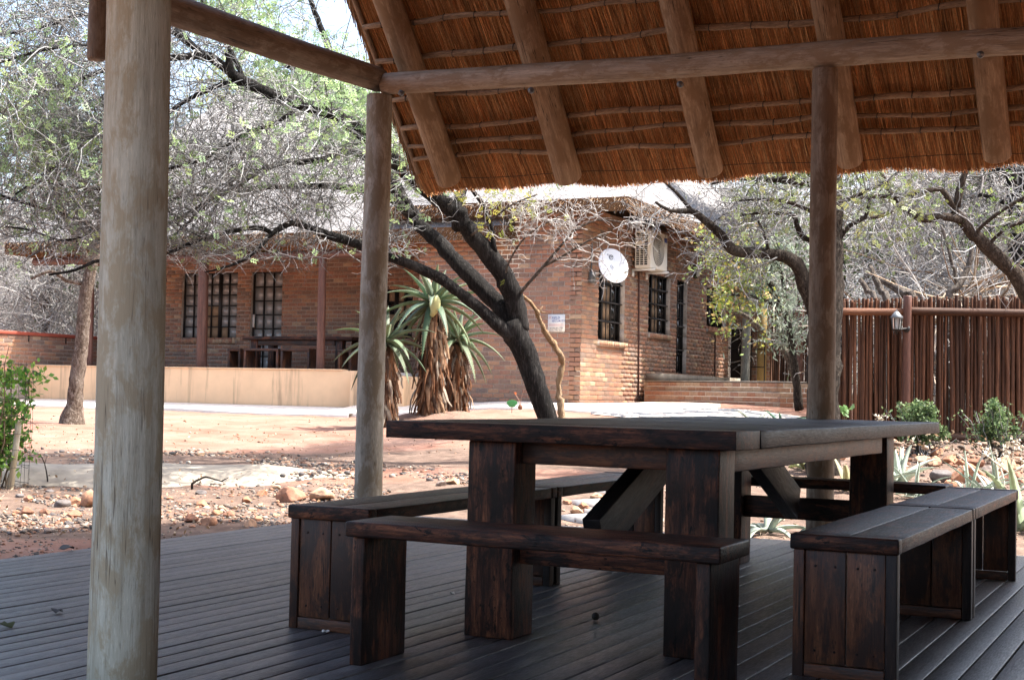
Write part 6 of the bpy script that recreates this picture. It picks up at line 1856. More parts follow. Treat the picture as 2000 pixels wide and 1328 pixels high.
# leafy bush hanging before the annex, grey-green and yellow
def leafy_bush():
    t = thing('bush', 'leafy yellow-green and silvery bush hanging before the house side wall', 'bush', at(1480, 780, 23))
    g = at(1560, 790, 23.4); gz = float(ground_z(g[0], g[1]))
    wood = MB(); S = []; Dn = []
    for pts in ([(1560, 800, 23.4, 18), (1550, 700, 23.3, 15), (1530, 600, 23.2, 13), (1490, 540, 23.1, 10), (1430, 510, 23, 7), (1390, 500, 22.9, 4)],
                [(1530, 600, 23.2, 9), (1470, 580, 23, 7), (1420, 575, 22.9, 4)], [(1535, 580, 23.2, 9), (1520, 520, 23.2, 7), (1480, 480, 23.1, 5), (1440, 460, 23, 3)], [(1530, 590, 23.2, 7), (1500, 560, 23.4, 6), (1520, 480, 23.5, 4)]):
        P, R = px_path(pts); Q, Rq = limb(wood, P, R, 7, .05, .1); s, d = limb_seeds(Q, Rq, 22, .3); S.append(s); Dn.append(d)
    wood.build('stem', 'bark_brown', t, True)
    S = np.concatenate(S); Dn = np.concatenate(Dn)
    tw = MB(); P1, R1 = chains(S, Dn, rng.uniform(.3, .9, len(S)), 6, .008, .004, .2, -.05, .15); tubes(tw, P1, R1, 3, tints(len(S), *TWIG_GREY))
    tw.build('twigs', 'twig', t)
    lf = MB(); k = rng.integers(0, len(P1), 5200); pos = P1[k, rng.integers(1, 6, 5200)] + rng.normal(0, .09, (5200, 3))
    x = np.array([np.dot(p - EYEP, RT) / depth_of(p) for p in pos]) * F + 1000
    left = x + rng.normal(0, 28, len(x)) < 1470
    leaves(lf, pos[left], .075, tints(int(left.sum()), (.34, .36, .07), (.26, .33, .08), (.42, .30, .12), (.20, .28, .08)), .6, .1)
    lf.build('yellow_foliage', 'leaf', t)
    lf = MB(); leaves(lf, pos[~left], .10, tints(int((~left).sum()), (.24, .29, .22), (.30, .34, .27), (.18, .23, .16)), .25, -1.0)
    lf.build('silver_foliage', 'leaf', t)
leafy_bush()

# ================================================================== ALOES
def aloe_leaf(mb, p, d, L, W, droop, tint, teeth=True):
    n = 10
    d = np.asarray(d, float) / np.linalg.norm(d)
    pts = [np.asarray(p, float)]
    cur = d.copy()
    for k in range(n - 1):
        pts.append(pts[-1] + cur * L / (n - 1))
        cur = cur + np.array([0, 0, droop]) / (n - 1)
        cur /= np.linalg.norm(cur)
    pts = np.array(pts); s = np.linspace(0, 1, n)
    wd = W * np.where(s < .25, .8 + .8 * s, (1 - (s - .25) / .75) ** .75); wd[-1] = .002
    T = np.gradient(pts, axis=0); T = unit(T)
    side = np.cross(T, np.array([0, 0, 1.])); side = unit(side + 1e-4)
    nrm = np.cross(side, T)
    V = []
    for k in range(n):
        h = wd[k] * .22
        V += [pts[k] - side[k] * wd[k] / 2 + nrm[k] * h, pts[k] - nrm[k] * h * .25, pts[k] + side[k] * wd[k] / 2 + nrm[k] * h, pts[k] - nrm[k] * h * 1.3]
    V = np.array(V); q = []
    for k in range(n - 1):
        for i in range(4):
            j = (i + 1) % 4; q.append([k * 4 + i, k * 4 + j, k * 4 + 4 + j, k * 4 + 4 + i])
    c = np.repeat(np.array([np.asarray(tint) * (1 - .1 * a) + np.array([.12, .06, .03]) * (.35 * max(0, a - .8)) for a in s]), 4, 0)
    mb.add(V, q, None, c)
    if teeth:
        tv = []; tq = []
        for k in np.linspace(1, n - 2, 18):
            i = int(k); f = k - i
            for sg in (0, 2):
                a = V[i * 4 + sg] * (1 - f) + V[min(i + 1, n - 1) * 4 + sg] * f
                out = side[i] * (1 if sg == 2 else -1)
                b_ = len(tv); tv += [a - T[i] * .006, a + T[i] * .006, a + out * .012 + T[i] * .004]; tq.append([b_, b_ + 1, b_ + 2])
        mb.add(tv, None, tq, (.42, .34, .2))
def aloe(cx, cy, by, D0, scale, label, nleaf, seed, bud=False, hide=None):
    r_ = np.random.default_rng(seed)
    c = at(cx, cy, D0); g = at(cx, by, D0); gz = float(ground_z(c[0], c[1]))
    t = thing('aloe', label, 'aloe plant', (c[0], c[1], gz), 'tall aloes between the walkway and the tree')
    H = c[2] - gz
    mb = MB(); tubes(mb, [[(c[0], c[1], gz - .05), (c[0], c[1], gz + H * .5), tuple(c)]], [[.11 * scale, .10 * scale, .09 * scale]], 10, cap=True); mb.build('stem', 'bark_brown', t, True)
    # skirt of hanging dead leaves
    dl = MB(); m_ = int(520 * scale)
    a = r_.uniform(0, 6.283, m_); zf = r_.uniform(.02, .97, m_)
    rr = (.09 + .04 * (1 - zf)) * scale
    S = np.stack([c[0] + rr * np.cos(a), c[1] + rr * np.sin(a), gz + H * zf], 1)
    n_ = 6; ln = r_.uniform(.26, .52, m_) * scale
    P = np.empty((m_, n_, 3)); P[:, 0] = S
    d = np.stack([np.cos(a) * .55, np.sin(a) * .55, r_.uniform(-1.2, .0, m_)], 1)
    for k in range(1, n_):
        d = unit(d + np.array([0, 0, -.8]) + r_.normal(0, .24, d.shape)); P[:, k] = P[:, k - 1] + d * (ln / (n_ - 1))[:, None]
    P[:, :, 2] = np.maximum(P[:, :, 2], gz + .01)
    wdt = r_.uniform(.018, .045, m_) * scale
    side = unit(np.stack([-np.sin(a), np.cos(a), r_.normal(0, .4, m_)], 1))
    prof = np.array([1, 1, .9, .75, .5, .12])
    Vl = P - side[:, None] * (wdt[:, None] * prof[None])[..., None]; Vr = P + side[:, None] * (wdt[:, None] * prof[None])[..., None]
    out = np.stack([np.cos(a), np.sin(a), np.zeros(m_)], 1)
    Pm = P + out[:, None] * (wdt * .6)[:, None, None]
    V = np.stack([Vl, Pm, Vr], 2).reshape(-1, 3)
    base = (np.arange(m_) * n_ * 3)[:, None, None]; k = (np.arange(n_ - 1) * 3)[None, :, None]; i = np.arange(2)[None, None]
    q = np.stack(np.broadcast_arrays(base + k + i, base + k + i + 1, base + k + 3 + i + 1, base + k + 3 + i), -1).reshape(-1, 4)
    dl.add(V, q, None, np.repeat(tints(m_, (.20, .105, .058), (.12, .065, .038), (.32, .205, .125), (.27, .22, .17), (.07, .042, .028), (.17, .08, .04)), n_ * 3, 0))
    tag(dl.build('dead_leaves', 'dry_leaf', t), kind='stuff')
    # green rosette
    for k in range(nleaf):
        f = k / nleaf
        a_ = k * 2.39996 + seed
        el = 1.25 - 2.0 * f + r_.normal(0, .08)
        dd = np.array([math.cos(a_) * math.cos(el), math.sin(a_) * math.cos(el), math.sin(el)])
        L = (.55 + .35 * min(1, f * 2)) * scale * r_.uniform(.9, 1.12)
        lb = MB()
        tint = np.array([.17, .24, .15]) * r_.uniform(.8, 1.2) * np.array([r_.uniform(.9, 1.15), 1, r_.uniform(.85, 1.1)])
        aloe_leaf(lb, c + np.array([math.cos(a_), math.sin(a_), 0]) * .05 * scale + np.array([0, 0, .10 * (1 - f) * scale]), dd, L, .115 * scale, -.55 - .9 * f, tint)
        lb.build('leaf', 'leaf', t, True)
    if bud:
        b_ = MB(); cc = at(cx + 3, cy - 2, D0 - .28)
        tubes(b_, [[cc + np.array([-.05, 0, -.16]), cc + np.array([-.01, 0, -.10]), cc, cc + np.array([.03, -.01, .09]), cc + np.array([.05, -.01, .14])]], [[.03, .05, .085, .06, .01]], 12, (.4, .4, .2), True)
        b_.build('flower_bud', 'aloe_bud', t, True)
    return t
aloe(846, 598, 815, 21.0, 1.0, 'tallest aloe with pale flower bud in the middle of the group', 30, 3, True)
aloe(893, 668, 812, 21.7, .86, 'smaller aloe on the right of the group against the brick gable', 24, 8)
aloe(752, 672, 815, 20.6, .92, 'aloe half hidden behind the left back log post', 26, 5)
# soil mound under the aloes
def mound():
    mb = MB(); c = at(850, 812, 21.0); n = 20
    V = []; 
    for k in range(8):
        r0 = k / 7
        for i in range(n):
            a = i * 2 * math.pi / n
            x, y = c[0] + 1.1 * r0 * math.cos(a), c[1] + .7 * r0 * math.sin(a)
            V.append((x, y, float(ground_z(x, y)) + .17 * (1 - r0 ** 2) - .01 + rng.normal(0, .012)))
    q = [[k * n + i, k * n + (i + 1) % n, (k + 1) * n + (i + 1) % n, (k + 1) * n + i] for k in range(7) for i in range(n)]
    mb.add(V, q); o_ = mb.build('soil_mound', 'red_soil', None, True); tag(o_, kind='structure')
mound()

# ================================================================== SUCCULENTS, SHRUBS, SMALL PLANTS
def agave(px, py, D0, size, label, n, seed, upright=.6, width=.05, tint=(.44, .50, .42), group='pale succulents in the stony bed'):
    r_ = np.random.default_rng(seed)
    c = at(px, py, D0); gz = float(ground_z(c[0], c[1])); c = np.array([c[0], c[1], gz])
    t = thing('succulent', label, 'succulent', c, group)
    for k in range(n):
        a = k * 2.39996 + r_.uniform(-.3, .3); el = upright + r_.uniform(-.45, .5)
        d = np.array([math.cos(a) * math.cos(el), math.sin(a) * math.cos(el), math.sin(el)])
        lb = MB(); aloe_leaf(lb, c + np.array([math.cos(a), math.sin(a), 0]) * .02 + np.array([0, 0, .02]), d, 1.35 * size * r_.uniform(.7, 1.2), 1.25 * width * r_.uniform(.8, 1.2), r_.uniform(-1.6, -.4), np.array(tint) * r_.uniform(.8, 1.15), False)
        lb.build('leaf', 'leaf', t, True)
    return t
def plants():
    agave(1752, 952, 13.4, .36, 'broad-leaved pale succulent behind the far bench beside the table leg', 9, 1, 1.1, .085, (.50, .56, .48))
    agave(1712, 945, 13.2, .30, 'pale grey succulent seen just right of the table corner', 8, 2, .9, .07)
    agave(1788, 948, 12.6, .42, 'thin-leaved pale succulent at the far bench end', 14, 3, .5, .026)
    agave(1893, 955, 12.2, .42, 'spiky pale succulent before the large red stone', 20, 4, .7, .030)
    agave(1950, 958, 12.0, .45, 'long-leaved pale succulent right of the spiky one', 18, 5, .6, .036)
    agave(1990, 990, 10.6, .40, 'thick-leaved green-white succulent at the right frame edge', 10, 6, .9, .075, (.46, .54, .36))
    agave(1848, 962, 11.8, .34, 'small pale succulent beside the bench corner', 14, 7, .5, .024)
    agave(1498, 1035, 10.2, .28, 'small grey-green succulent seen under the table', 9, 8, .6, .055)
    agave(1600, 1030, 10.3, .26, 'little pale succulent at the foot of the right log post', 9, 9, .6, .045)
    agave(1655, 965, 13, .3, 'reddish tinged succulent behind the right log post', 9, 10, .8, .05, (.42, .40, .24))
    agave(1528, 812, 19.5, .38, 'blue-green aloe rosette at the end of the brick terrace', 16, 11, .5, .06, (.22, .36, .28))
    agave(1478, 808, 20, .3, 'low grey plant beside the stone path', 12, 12, .6, .03, (.34, .38, .30))
    agave(1572, 905, 14.8, .22, 'yellowish little succulent left of the big trunk', 8, 13, .8, .05, (.48, .5, .28))
    # flower stalks above the succulents
    def stalk(pts, label, heads):
        mb = MB(); P, R = px_path(pts); g = float(ground_z(P[0][0], P[0][1])); P[0][2] = g
        t = thing('flower_stalk', label, 'flower', (P[0][0], P[0][1], g), 'pale flower stalks in the stony bed')
        limb(mb, P, R, 6, .02, .05)
        for h in heads:
            P2, R2 = px_path(h); limb(mb, P2, R2, 5, .02, .05)
        mb.build('stem', 'flower_cream', t, True)
        for h in heads:
            e = at(*h[-1][:3]); m_ = 40
            fl = MB(); leaves(fl, e + rng.normal(0, .028, (m_, 3)), .03, (.62, .56, .45), .7, .5); tag(fl.build('florets', 'flower_cream', t), kind='stuff')
    stalk([(1978, 1010, 11.6, 8), (1976, 960, 11.6, 6), (1972, 930, 11.6, 5)], 'tallest forked pale flower stalk near the right frame edge', [[(1972, 930, 11.6, 4), (1976, 900, 11.6, 3), (1982, 872, 11.6, 2)], [(1974, 925, 11.6, 4), (1940, 900, 11.5, 3), (1925, 886, 11.5, 2)], [(1975, 925, 11.6, 4), (2005, 905, 11.6, 3)], [(1976, 900, 11.6, 3), (1967, 880, 11.6, 2)]])
    stalk([(1962, 990, 12, 5), (1960, 935, 12, 4), (1950, 905, 12, 3)], 'shorter pale flower stalk left of the forked one', [[(1950, 905, 12, 3), (1948, 896, 12, 2)]])
    stalk([(1722, 860, 16.8, 4), (1720, 840, 16.8, 4), (1716, 830, 16.8, 3)], 'cream flower head showing above the table edge', [[(1716, 830, 16.8, 3), (1714, 820, 16.8, 2)], [(1716, 830, 16.8, 3), (1722, 820, 16.8, 2)]])
    # clipped shrubs by the fence
    def shrub(px, py, D0, wpx, hpx, label, n_, cols):
        c = at(px, py, D0); gz = float(ground_z(c[0], c[1])); ww = wpx * D0 / F / 2; hh = hpx * D0 / F
        t = thing('shrub', label, 'shrub', (c[0], c[1], gz), 'clipped green shrubs before the pole fence')
        st = MB(); S = np.repeat(np.array([[c[0], c[1], gz]]), 60, 0) + rng.normal(0, .05, (60, 3)) * np.array([1, 1, 0])
        P, R = chains(S, unit(rng.normal(0, .45, (60, 3)) + np.array([0, 0, 1.])), rng.uniform(.5, 1.0, 60) * hh, 7, .008, .003, .14, .05, .1); tubes(st, P, R, 4, tints(60, *TWIG_DARK)); st.build('stems', 'twig', t)
        lf = MB(); k = rng.integers(0, 40, n_)
        cl = np.stack([rng.normal(0, .42, 40) * ww, rng.normal(0, .42, 40) * ww, rng.uniform(.30, .92, 40) * hh], 1)
        cl[:, 2] *= 1 - .25 * (np.hypot(cl[:, 0], cl[:, 1]) / ww) ** 2
        pos = np.array([c[0], c[1], gz]) + cl[k] + unit(rng.normal(0, 1, (n_, 3))) * (rng.random((n_, 1)) ** .4) * np.array([ww, ww, hh * .42]) * rng.uniform(.16, .42, 40)[k][:, None]
        st_ = rng.random(n_) < .16; sp_ = P[rng.integers(0, 60, n_), rng.integers(3, 7, n_)] + rng.normal(0, .02, (n_, 3)); pos[st_] = sp_[st_]
        pos = pos[pos[:, 2] > gz + .04]; n_ = len(pos)
        leaves(lf, pos, .040, tints(n_, *cols), .6, .3); lf.build('foliage', 'leaf', t)
    SG = ((.10, .165, .065), (.14, .21, .08), (.065, .115, .05), (.20, .26, .12))
    shrub(1795, 880, 16.6, 84, 112, 'rounded green shrub left of the fence rail, behind the table corner', 5200, SG)
    shrub(1943, 888, 16.4, 66, 118, 'rounded green shrub at the right before the pole fence', 5200, SG)
    # sapling in its wire guard at the left edge
    c = at(-8, 945, 13.0); gz = float(ground_z(c[0], c[1]))
    t = thing('sapling', 'bright green leafy sapling at the left frame edge', 'shrub', (c[0], c[1], gz))
    st = MB(); S = np.repeat(np.array([[c[0], c[1], gz]]), 16, 0) + rng.normal(0, .06, (16, 3)) * np.array([1, 1, 0])
    P, R = chains(S, unit(rng.normal(0, .16, (16, 3)) + np.array([0, 0, 1.])), rng.uniform(.7, 1.35, 16), 9, .009, .003, .10, .1, .06); tubes(st, P, R, 5, tints(16, (.14, .10, .07), (.2, .15, .1)))
    s2, d2 = spawn(P, 9, .25, .7); P2, R2 = chains(s2, d2, rng.uniform(.08, .24, len(s2)), 5, .004, .002, .2, -.02, .1); tubes(st, P2, R2, 3, tints(len(s2), (.16, .12, .08)))
    st.build('stems', 'twig', t)
    lf = MB(); pos = np.concatenate([P2[:, k] for k in range(1, 5)] * 6); pos = pos + rng.normal(0, .035, pos.shape)
    keep = rng.random(len(pos)) < np.where(pos[:, 2] > gz + .9, 1.0, .5); pos = pos[keep]
    leaves(lf, pos, .062, tints(len(pos), (.12, .27, .04), (.17, .33, .05), (.08, .19, .04), (.24, .38, .07)), .55, .2); lf.build('foliage', 'leaf', t)
    s_ = log('stake', at(22, 952, 12.9), at(37, 822, 12.9), .026, .028, 'weathered_log', None, 10, .006); tag(s_, 'leaning grey wooden stake beside the leafy sapling at left', 'stake')
    # wire guard
    wv = MB(); cc = np.array([c[0] + .02, c[1], gz]); rad = .27
    for k in range(14):
        a = k * 2 * math.pi / 14; x, y = cc[0] + rad * math.cos(a), cc[1] + rad * math.sin(a)
        tubes(wv, [[(x, y, gz), (x + rng.normal(0, .015), y, gz + .55), (x + rng.normal(0, .02), y, gz + 1.15)]], [[.0022] * 3], 4)
    for z in np.linspace(.05, 1.13, 8):
        tubes(wv, [[(cc[0] + rad * math.cos(a), cc[1] + rad * math.sin(a), gz + z + rng.normal(0, .008)) for a in np.linspace(0, 6.283, 17)]], [np.full(17, .0022)], 4)
    tag(wv.build('wire_guard', 'wire', None), 'cylindrical wire mesh guard around the leafy sapling', 'wire guard')
    # dry weed before the drain at left
    wd = MB(); p0 = at(95, 950, 13.4); g = float(ground_z(p0[0], p0[1])); P, R = px_path([(93, 958, 13.4, 3), (92, 930, 13.4, 3), (87, 905, 13.4, 2), (78, 886, 13.4, 1.5)]); P[0][2] = g
    limb(wd, P, R, 5, .03, .05); P, R = px_path([(87, 905, 13.4, 2), (92, 890, 13.4, 1)]); limb(wd, P, R, 4, .02, .05)
    tag(wd.build('dry_weed', 'bark_brown', None, True), 'thin dry weed stalk standing before the drain at left', 'weed')
    # green leaf and pot by the gable
    c = at(1000, 788, 23.0); gz = float(ground_z(c[0], c[1])) + .06
    t = thing('potted_plant', 'small plant with one big green leaf beside the leaning trunk', 'plant', (c[0], c[1], gz))
    mb = MB(); n = 14; V = [c]
    for i in range(n):
        a = i * 2 * math.pi / n; V.append(c + RT * .085 * math.cos(a) * (1 + .15 * math.sin(3 * a)) + np.array([0, 0, .06]) * math.sin(a) - FW * .02 * math.cos(a))
    V2 = [np.asarray(v) + FW * .004 for v in V]
    mb.add(V + V2, None, [[0, 1 + i, 1 + (i + 1) % n] for i in range(n)] + [[n + 1, n + 2 + (i + 1) % n, n + 2 + i] for i in range(n)], (.10, .36, .14)); mb.build('leaf', 'leaf', t)
    mb = MB(); tubes(mb, [[c + np.array([0, 0, -.04]), (c[0], c[1], gz - .08)]], [[.006, .006]], 5, (.2, .15, .1)); mb.build('stem', 'twig', t)
    p = at(1016, 795, 23.0)
    t = thing('clay_pot', 'small round brown pot with dry stalks by the gable wall', 'pot', p)
    A = np.arange(14) * 2 * math.pi / 14
    mb = MB(); V = []
    for z, r0 in ((-.04, .02), (-.02, .036), (.01, .038), (.035, .026), (.04, .022)): V += [(p[0] + r0 * math.cos(a), p[1] + r0 * math.sin(a), p[2] + z) for a in A]
    mb.add(V, [[k * 14 + i, k * 14 + (i + 1) % 14, (k + 1) * 14 + (i + 1) % 14, (k + 1) * 14 + i] for k in range(4) for i in range(14)]); mb.build('pot', 'clay_pot', t, True)
    mb = MB(); tubes(mb, [[p + np.array([0, 0, .03]), p + np.array([-.03, 0, .12]), p + np.array([-.09, 0, .20])], [p + np.array([0, 0, .03]), p + np.array([.02, 0, .16]), p + np.array([.06, 0, .28])]], [[.004] * 3] * 2, 4, (.4, .25, .18)); mb.build('stalks', 'twig', t)
    mb = MB(); leaves(mb, p + np.array([-.09, 0, .21]) + rng.normal(0, .008, (14, 3)), .03, (.7, .2, .05), .5); mb.build('flower', 'orange_petal', t)
    # small young plant right of the log post
    c = at(1648, 830, 16); gz = float(ground_z(c[0], c[1]))
    t = thing('seedling', 'small broad-leaved seedling right of the big trunk', 'plant', (c[0], c[1], gz))
    mb = MB(); tubes(mb, [[(c[0], c[1], gz), tuple(c), tuple(at(1650, 806, 16))], [tuple(c), tuple(at(1655, 812, 16)), tuple(at(1660, 804, 16))]], [[.006, .005, .004]] * 2, 5, (.16, .14, .08)); mb.build('stem', 'twig', t)
    mb = MB(); leaves(mb, np.array([at(1650 + a, 803 + b_, 16) for a, b_ in rng.normal(0, 5, (16, 2))]), .07, tints(16, (.18, .33, .10), (.24, .4, .16)), .7); mb.build('foliage', 'leaf', t)
plants()

# ================================================================== STONES
def ico(sub):
    p = (1 + 5 ** .5) / 2
    V = [(-1, p, 0), (1, p, 0), (-1, -p, 0), (1, -p, 0), (0, -1, p), (0, 1, p), (0, -1, -p), (0, 1, -p), (p, 0, -1), (p, 0, 1), (-p, 0, -1), (-p, 0, 1)]
    T = [(0, 11, 5), (0, 5, 1), (0, 1, 7), (0, 7, 10), (0, 10, 11), (1, 5, 9), (5, 11, 4), (11, 10, 2), (10, 7, 6), (7, 1, 8), (3, 9, 4), (3, 4, 2), (3, 2, 6), (3, 6, 8), (3, 8, 9), (4, 9, 5), (2, 4, 11), (6, 2, 10), (8, 6, 7), (9, 8, 1)]
    V = [np.array(v) / np.linalg.norm(v) for v in V]
    for _ in range(sub):
        c = {}; nt_ = []
        def mid(a, b_):
            k = (min(a, b_), max(a, b_))
            if k not in c:
                m = V[a] + V[b_]; V.append(m / np.linalg.norm(m)); c[k] = len(V) - 1
            return c[k]
        for a, b_, d in T:
            x, y, z = mid(a, b_), mid(b_, d), mid(d, a); nt_ += [(a, x, z), (b_, y, x), (d, z, y), (x, y, z)]
        T = nt_
    return np.array(V), np.array(T)
ICO3, TRI3 = ico(3); ICO0, TRI0 = ico(0)
ROCK_COLS = [(.34, .17, .10), (.38, .20, .12), (.28, .14, .09), (.40, .26, .17), (.13, .115, .11), (.36, .22, .14), (.24, .19, .16), (.42, .30, .20)]
def rock_shape(seed):
    r_ = np.random.default_rng(seed)
    V = ICO3.copy()
    for k in range(9):
        n = r_.normal(0, 1, 3); n /= np.linalg.norm(n); h = r_.uniform(.52, .85)
        dd = V @ n; ov = dd > h; V[ov] -= (dd[ov] - h)[:, None] * n[None]
    V *= np.array([1, r_.uniform(.65, .95), r_.uniform(.5, .75)])
    V += .02 * np.sin(V @ r_.normal(0, 6, (3, 3)) + r_.uniform(0, 6, 3))
    V += r_.normal(0, .008, V.shape)
    return V
ROCK_MESH = []
for s in range(16):
    mb = MB(); mb.add(rock_shape(100 + s), None, TRI3, ROCK_COLS[s % 8]); ROCK_MESH.append(mb.mesh('rock', 'stone'))
def rock(p, size, k, rot, label, group, sink=.25, squash=1.0):
    M = Matrix.Translation(Vector((p[0], p[1], p[2] + size * (.55 - sink) * squash))) @ Matrix.Rotation(rot, 4, 'Z') @ Matrix.Diagonal((size, size, size * squash, 1))
    o_ = link('rock', ROCK_MESH[k], None, M)
    tag(o_, label, 'rock', group)
    return o_
def stones():
    r_ = np.random.default_rng(55)
    GA = 'loose stones between the deck and the drain'
    named = [(190, 1000 - 22, 30, 1, 'large tan stone left of the near log post'), (150, 980, 16, 0, 'reddish tan stone beside the near log post at left'), (124, 984, 15, 4, 'dark grey rounded stone among tan ones at left'), (144, 1005, 14, 2, 'rusty broken stone nearest the deck edge at left'), (51, 998, 13, 2, 'flat reddish stone at far left'), (57, 974, 11, 0, 'orange-tan stone behind the flat reddish one'),
             (568, 968, 26, 2, 'large dark red boulder beside the left bench'), (628, 966, 24, 3, 'pointed tan boulder against the left bench'), (406, 1020, 15, 1, 'blocky tan stone in the middle of the stones'), (372, 1012, 14, 2, 'flat dark red slab stone leaning in the middle'), (512, 963, 12, 0, 'split reddish stone in front of the drain'), (393, 985, 14, 0, 'long tan stone on top of the stone group'), (450, 1005, 12, 2, 'brown lump right of the blocky stone'), (487, 1024, 15, 5, 'flat tan stone near the deck edge beside the left bench'), (392, 886, 8, 7, 'single pale round stone behind the drain')]
    for px, py, rp, k, lab in named:
        p = on_ground(px, py + rp * .4); rock(p, rp * depth_of(p) / F * 1.25, k, r_.uniform(0, 6), lab, GA)
    COLW = ['reddish', 'tan', 'dark red', 'sandy', 'dark grey', 'tan', 'grey-brown', 'pale']
    def stone_label(k, rp, px, py):
        sz = 'tiny' if rp < 5 else 'small' if rp < 7 else 'fist-sized'
        where = 'left of the near log post' if px < 175 else 'right beside the near log post' if px < 400 else 'between the near and back log posts' if px < 560 else 'behind the left bench'
        row = 'close to the concrete drain' if py < 975 else 'half way to the deck' if py < 1015 else 'close to the deck edge'
        return '%s %s stone %s, %s' % (sz, COLW[k % 8], where, row)
    for i in range(195):
        px = r_.uniform(-40, 720); py = r_.uniform(948, 1062)
        if py > 1060 - (px / 560) * 40: continue
        p = on_ground(px, py)
        if p[0] > DX0 - .08 and p[1] < DY1 + .1: continue
        rp = r_.choice([4, 5, 6, 8, 10, 13], p=[.22, .22, .2, .18, .11, .07])
        k_ = int(r_.integers(16)); rock(p, rp * depth_of(p) / F, k_, r_.uniform(0, 6), stone_label(k_, rp, px, py), GA, r_.uniform(.2, .42))
    GB = 'red stones edging the garden bed'
    named = [(1890, 925, 33, 0, 'large rounded red boulder in the bed right of the table'), (1840, 928, 20, 4, 'dark boulder left of the large red one'), (1825, 882, 16, 1, 'upper red stone of the row behind the far bench'), (1803, 898, 15, 3, 'tan rounded stone in the middle of the row'), (1757, 892, 12, 1, 'leftmost reddish stone of the row beside the table leg'), (1822, 902, 17, 5, 'pale tan stone below the upper red one'), (1855, 898, 17, 0, 'flat red stone right of the tan ones'), (1900, 900, 20, 2, 'long brown stone behind the large red boulder'), (1958, 908, 26, 5, 'wide tan stone at the right end of the row'), (1985, 935, 22, 2, 'reddish stone cut by the right frame edge'), (1935, 920, 18, 6, 'grey-brown stone right of the large red boulder'), (1858, 945, 12, 1, 'orange stone in front of the dark boulder'), (1875, 905, 13, 0, 'red stone resting on the row'), (1910, 950, 14, 4, 'dark stone low among the succulents'), (1640, 892, 10, 1, 'tan stone right of the big trunk'), (1985, 900, 16, 3, 'tan stone at the far right of the bed')]
    for px, py, rp, k, lab in named:
        p = on_ground(px, py + rp * .5); rock(p, rp * depth_of(p) / F * 1.25, k, r_.uniform(0, 6), lab, GB, .2)
    for i in range(46):
        px = r_.uniform(1745, 2020); py = 890 + (px - 1745) * .10 + r_.normal(0, 16)
        p = on_ground(px, py); rp = r_.uniform(5, 11)
        k_ = int(r_.choice([0, 1, 2, 3, 5, 8, 9, 10, 11])); rock(p, rp * depth_of(p) / F, k_, r_.uniform(0, 6), '%s %s stone in the garden bed row, %s' % ('small' if rp < 8 else 'bigger', COLW[k_ % 8], 'left end beside the table leg' if px < 1820 else 'in front of the fence rail' if px < 1910 else 'at the right frame edge'), GB)
    # seen under the table: pale stones and stepping slabs
    for px, py, rp, k, lab in ((1165, 975, 16, 3, 'biggest sandy stone in the gap under the table'), (1140, 992, 14, 0, 'reddish stone in the gap under the table'), (1180, 960, 14, 6, 'grey-brown stone beside the stepping slabs under the table'), (1125, 1002, 15, 5, 'tan stone touching the far left bench leg under the table'), (1150, 1000, 12, 2, 'dark red stone lowest in the gap under the table'), (1108, 985, 11, 1, 'small tan stone next to the far left bench under the table'), (1080, 905, 12, 5, 'tan stone at the foot of the leaning black trunk'), (885, 945, 17, 3, 'sandy boulder just above the left bench beside the table leg'), (860, 948, 12, 6, 'grey-brown stone left of the sandy boulder above the left bench')):
        p = on_ground(px, py); rock(p, rp * depth_of(p) / F, k, r_.uniform(0, 6), lab, 'stones seen under the table')
    for i, (px, py) in enumerate(((1196, 958), (1180, 985), (1165, 1015), (1200, 1003))):
        p = on_ground(px, py); mb = MB(); m_ = 9; a = np.arange(m_) * 6.283 / m_; rd = r_.uniform(.2, .28, m_)
        V = [(p[0] + rd[k] * math.cos(a[k]), p[1] + rd[k] * math.sin(a[k]), p[2] - .04) for k in range(m_)] + [(p[0] + rd[k] * math.cos(a[k]), p[1] + rd[k] * math.sin(a[k]), p[2] + .03) for k in range(m_)] + [(p[0], p[1], p[2] + .032)]
        mb.add(V, [[k, (k + 1) % m_, m_ + (k + 1) % m_, m_ + k] for k in range(m_)], [[2 * m_, m_ + k, m_ + (k + 1) % m_] for k in range(m_)])
        tag(mb.build('stepping_stone', 'paving_stone', None), ('farthest', 'second farthest', 'nearest', 'rightmost')[i] + ' flat grey stepping slab seen through the table legs', 'paving slab', 'stepping slabs behind the table')
    # gravel
    gv = MB()
    def scatter(m_, fpx, fpy, lo, hi, cols):
        P = []
        for i in range(m_):
            a, b_ = fpx(), fpy()
            if callable(b_): b_ = b_(a)
            p = on_ground_fast(a, b_)
            if p[0] > DX0 - .03 and p[1] < DY1 + .05: continue
            if math.sin(p[0] * 2.9 + 1.7 * math.sin(p[1] * 2.1)) + math.sin(p[1] * 3.7 + p[0]) + r_.normal(0, .7) < -.35: continue
            P.append(p)
        P = np.array(P); k = len(P); s = r_.uniform(lo, hi, k) * np.where(r_.random(k) < .15, 1.7, 1)
        rot = unit(r_.normal(0, 1, (k, 3))); 
        base = ICO0[None] * (1 + r_.normal(0, .22, (k, 12, 1))) * np.stack([s, s * r_.uniform(.6, 1, k), s * r_.uniform(.4, .7, k)], 1)[:, None]
        an = r_.uniform(0, 6.28, k); c, s_ = np.cos(an)[:, None], np.sin(an)[:, None]
        V = np.stack([base[..., 0] * c - base[..., 1] * s_, base[..., 0] * s_ + base[..., 1] * c, base[..., 2]], 2) + P[:, None] + np.stack([np.zeros(k), np.zeros(k), s * .15], 1)[:, None]
        T = (np.arange(k) * 12)[:, None, None] + TRI0[None]
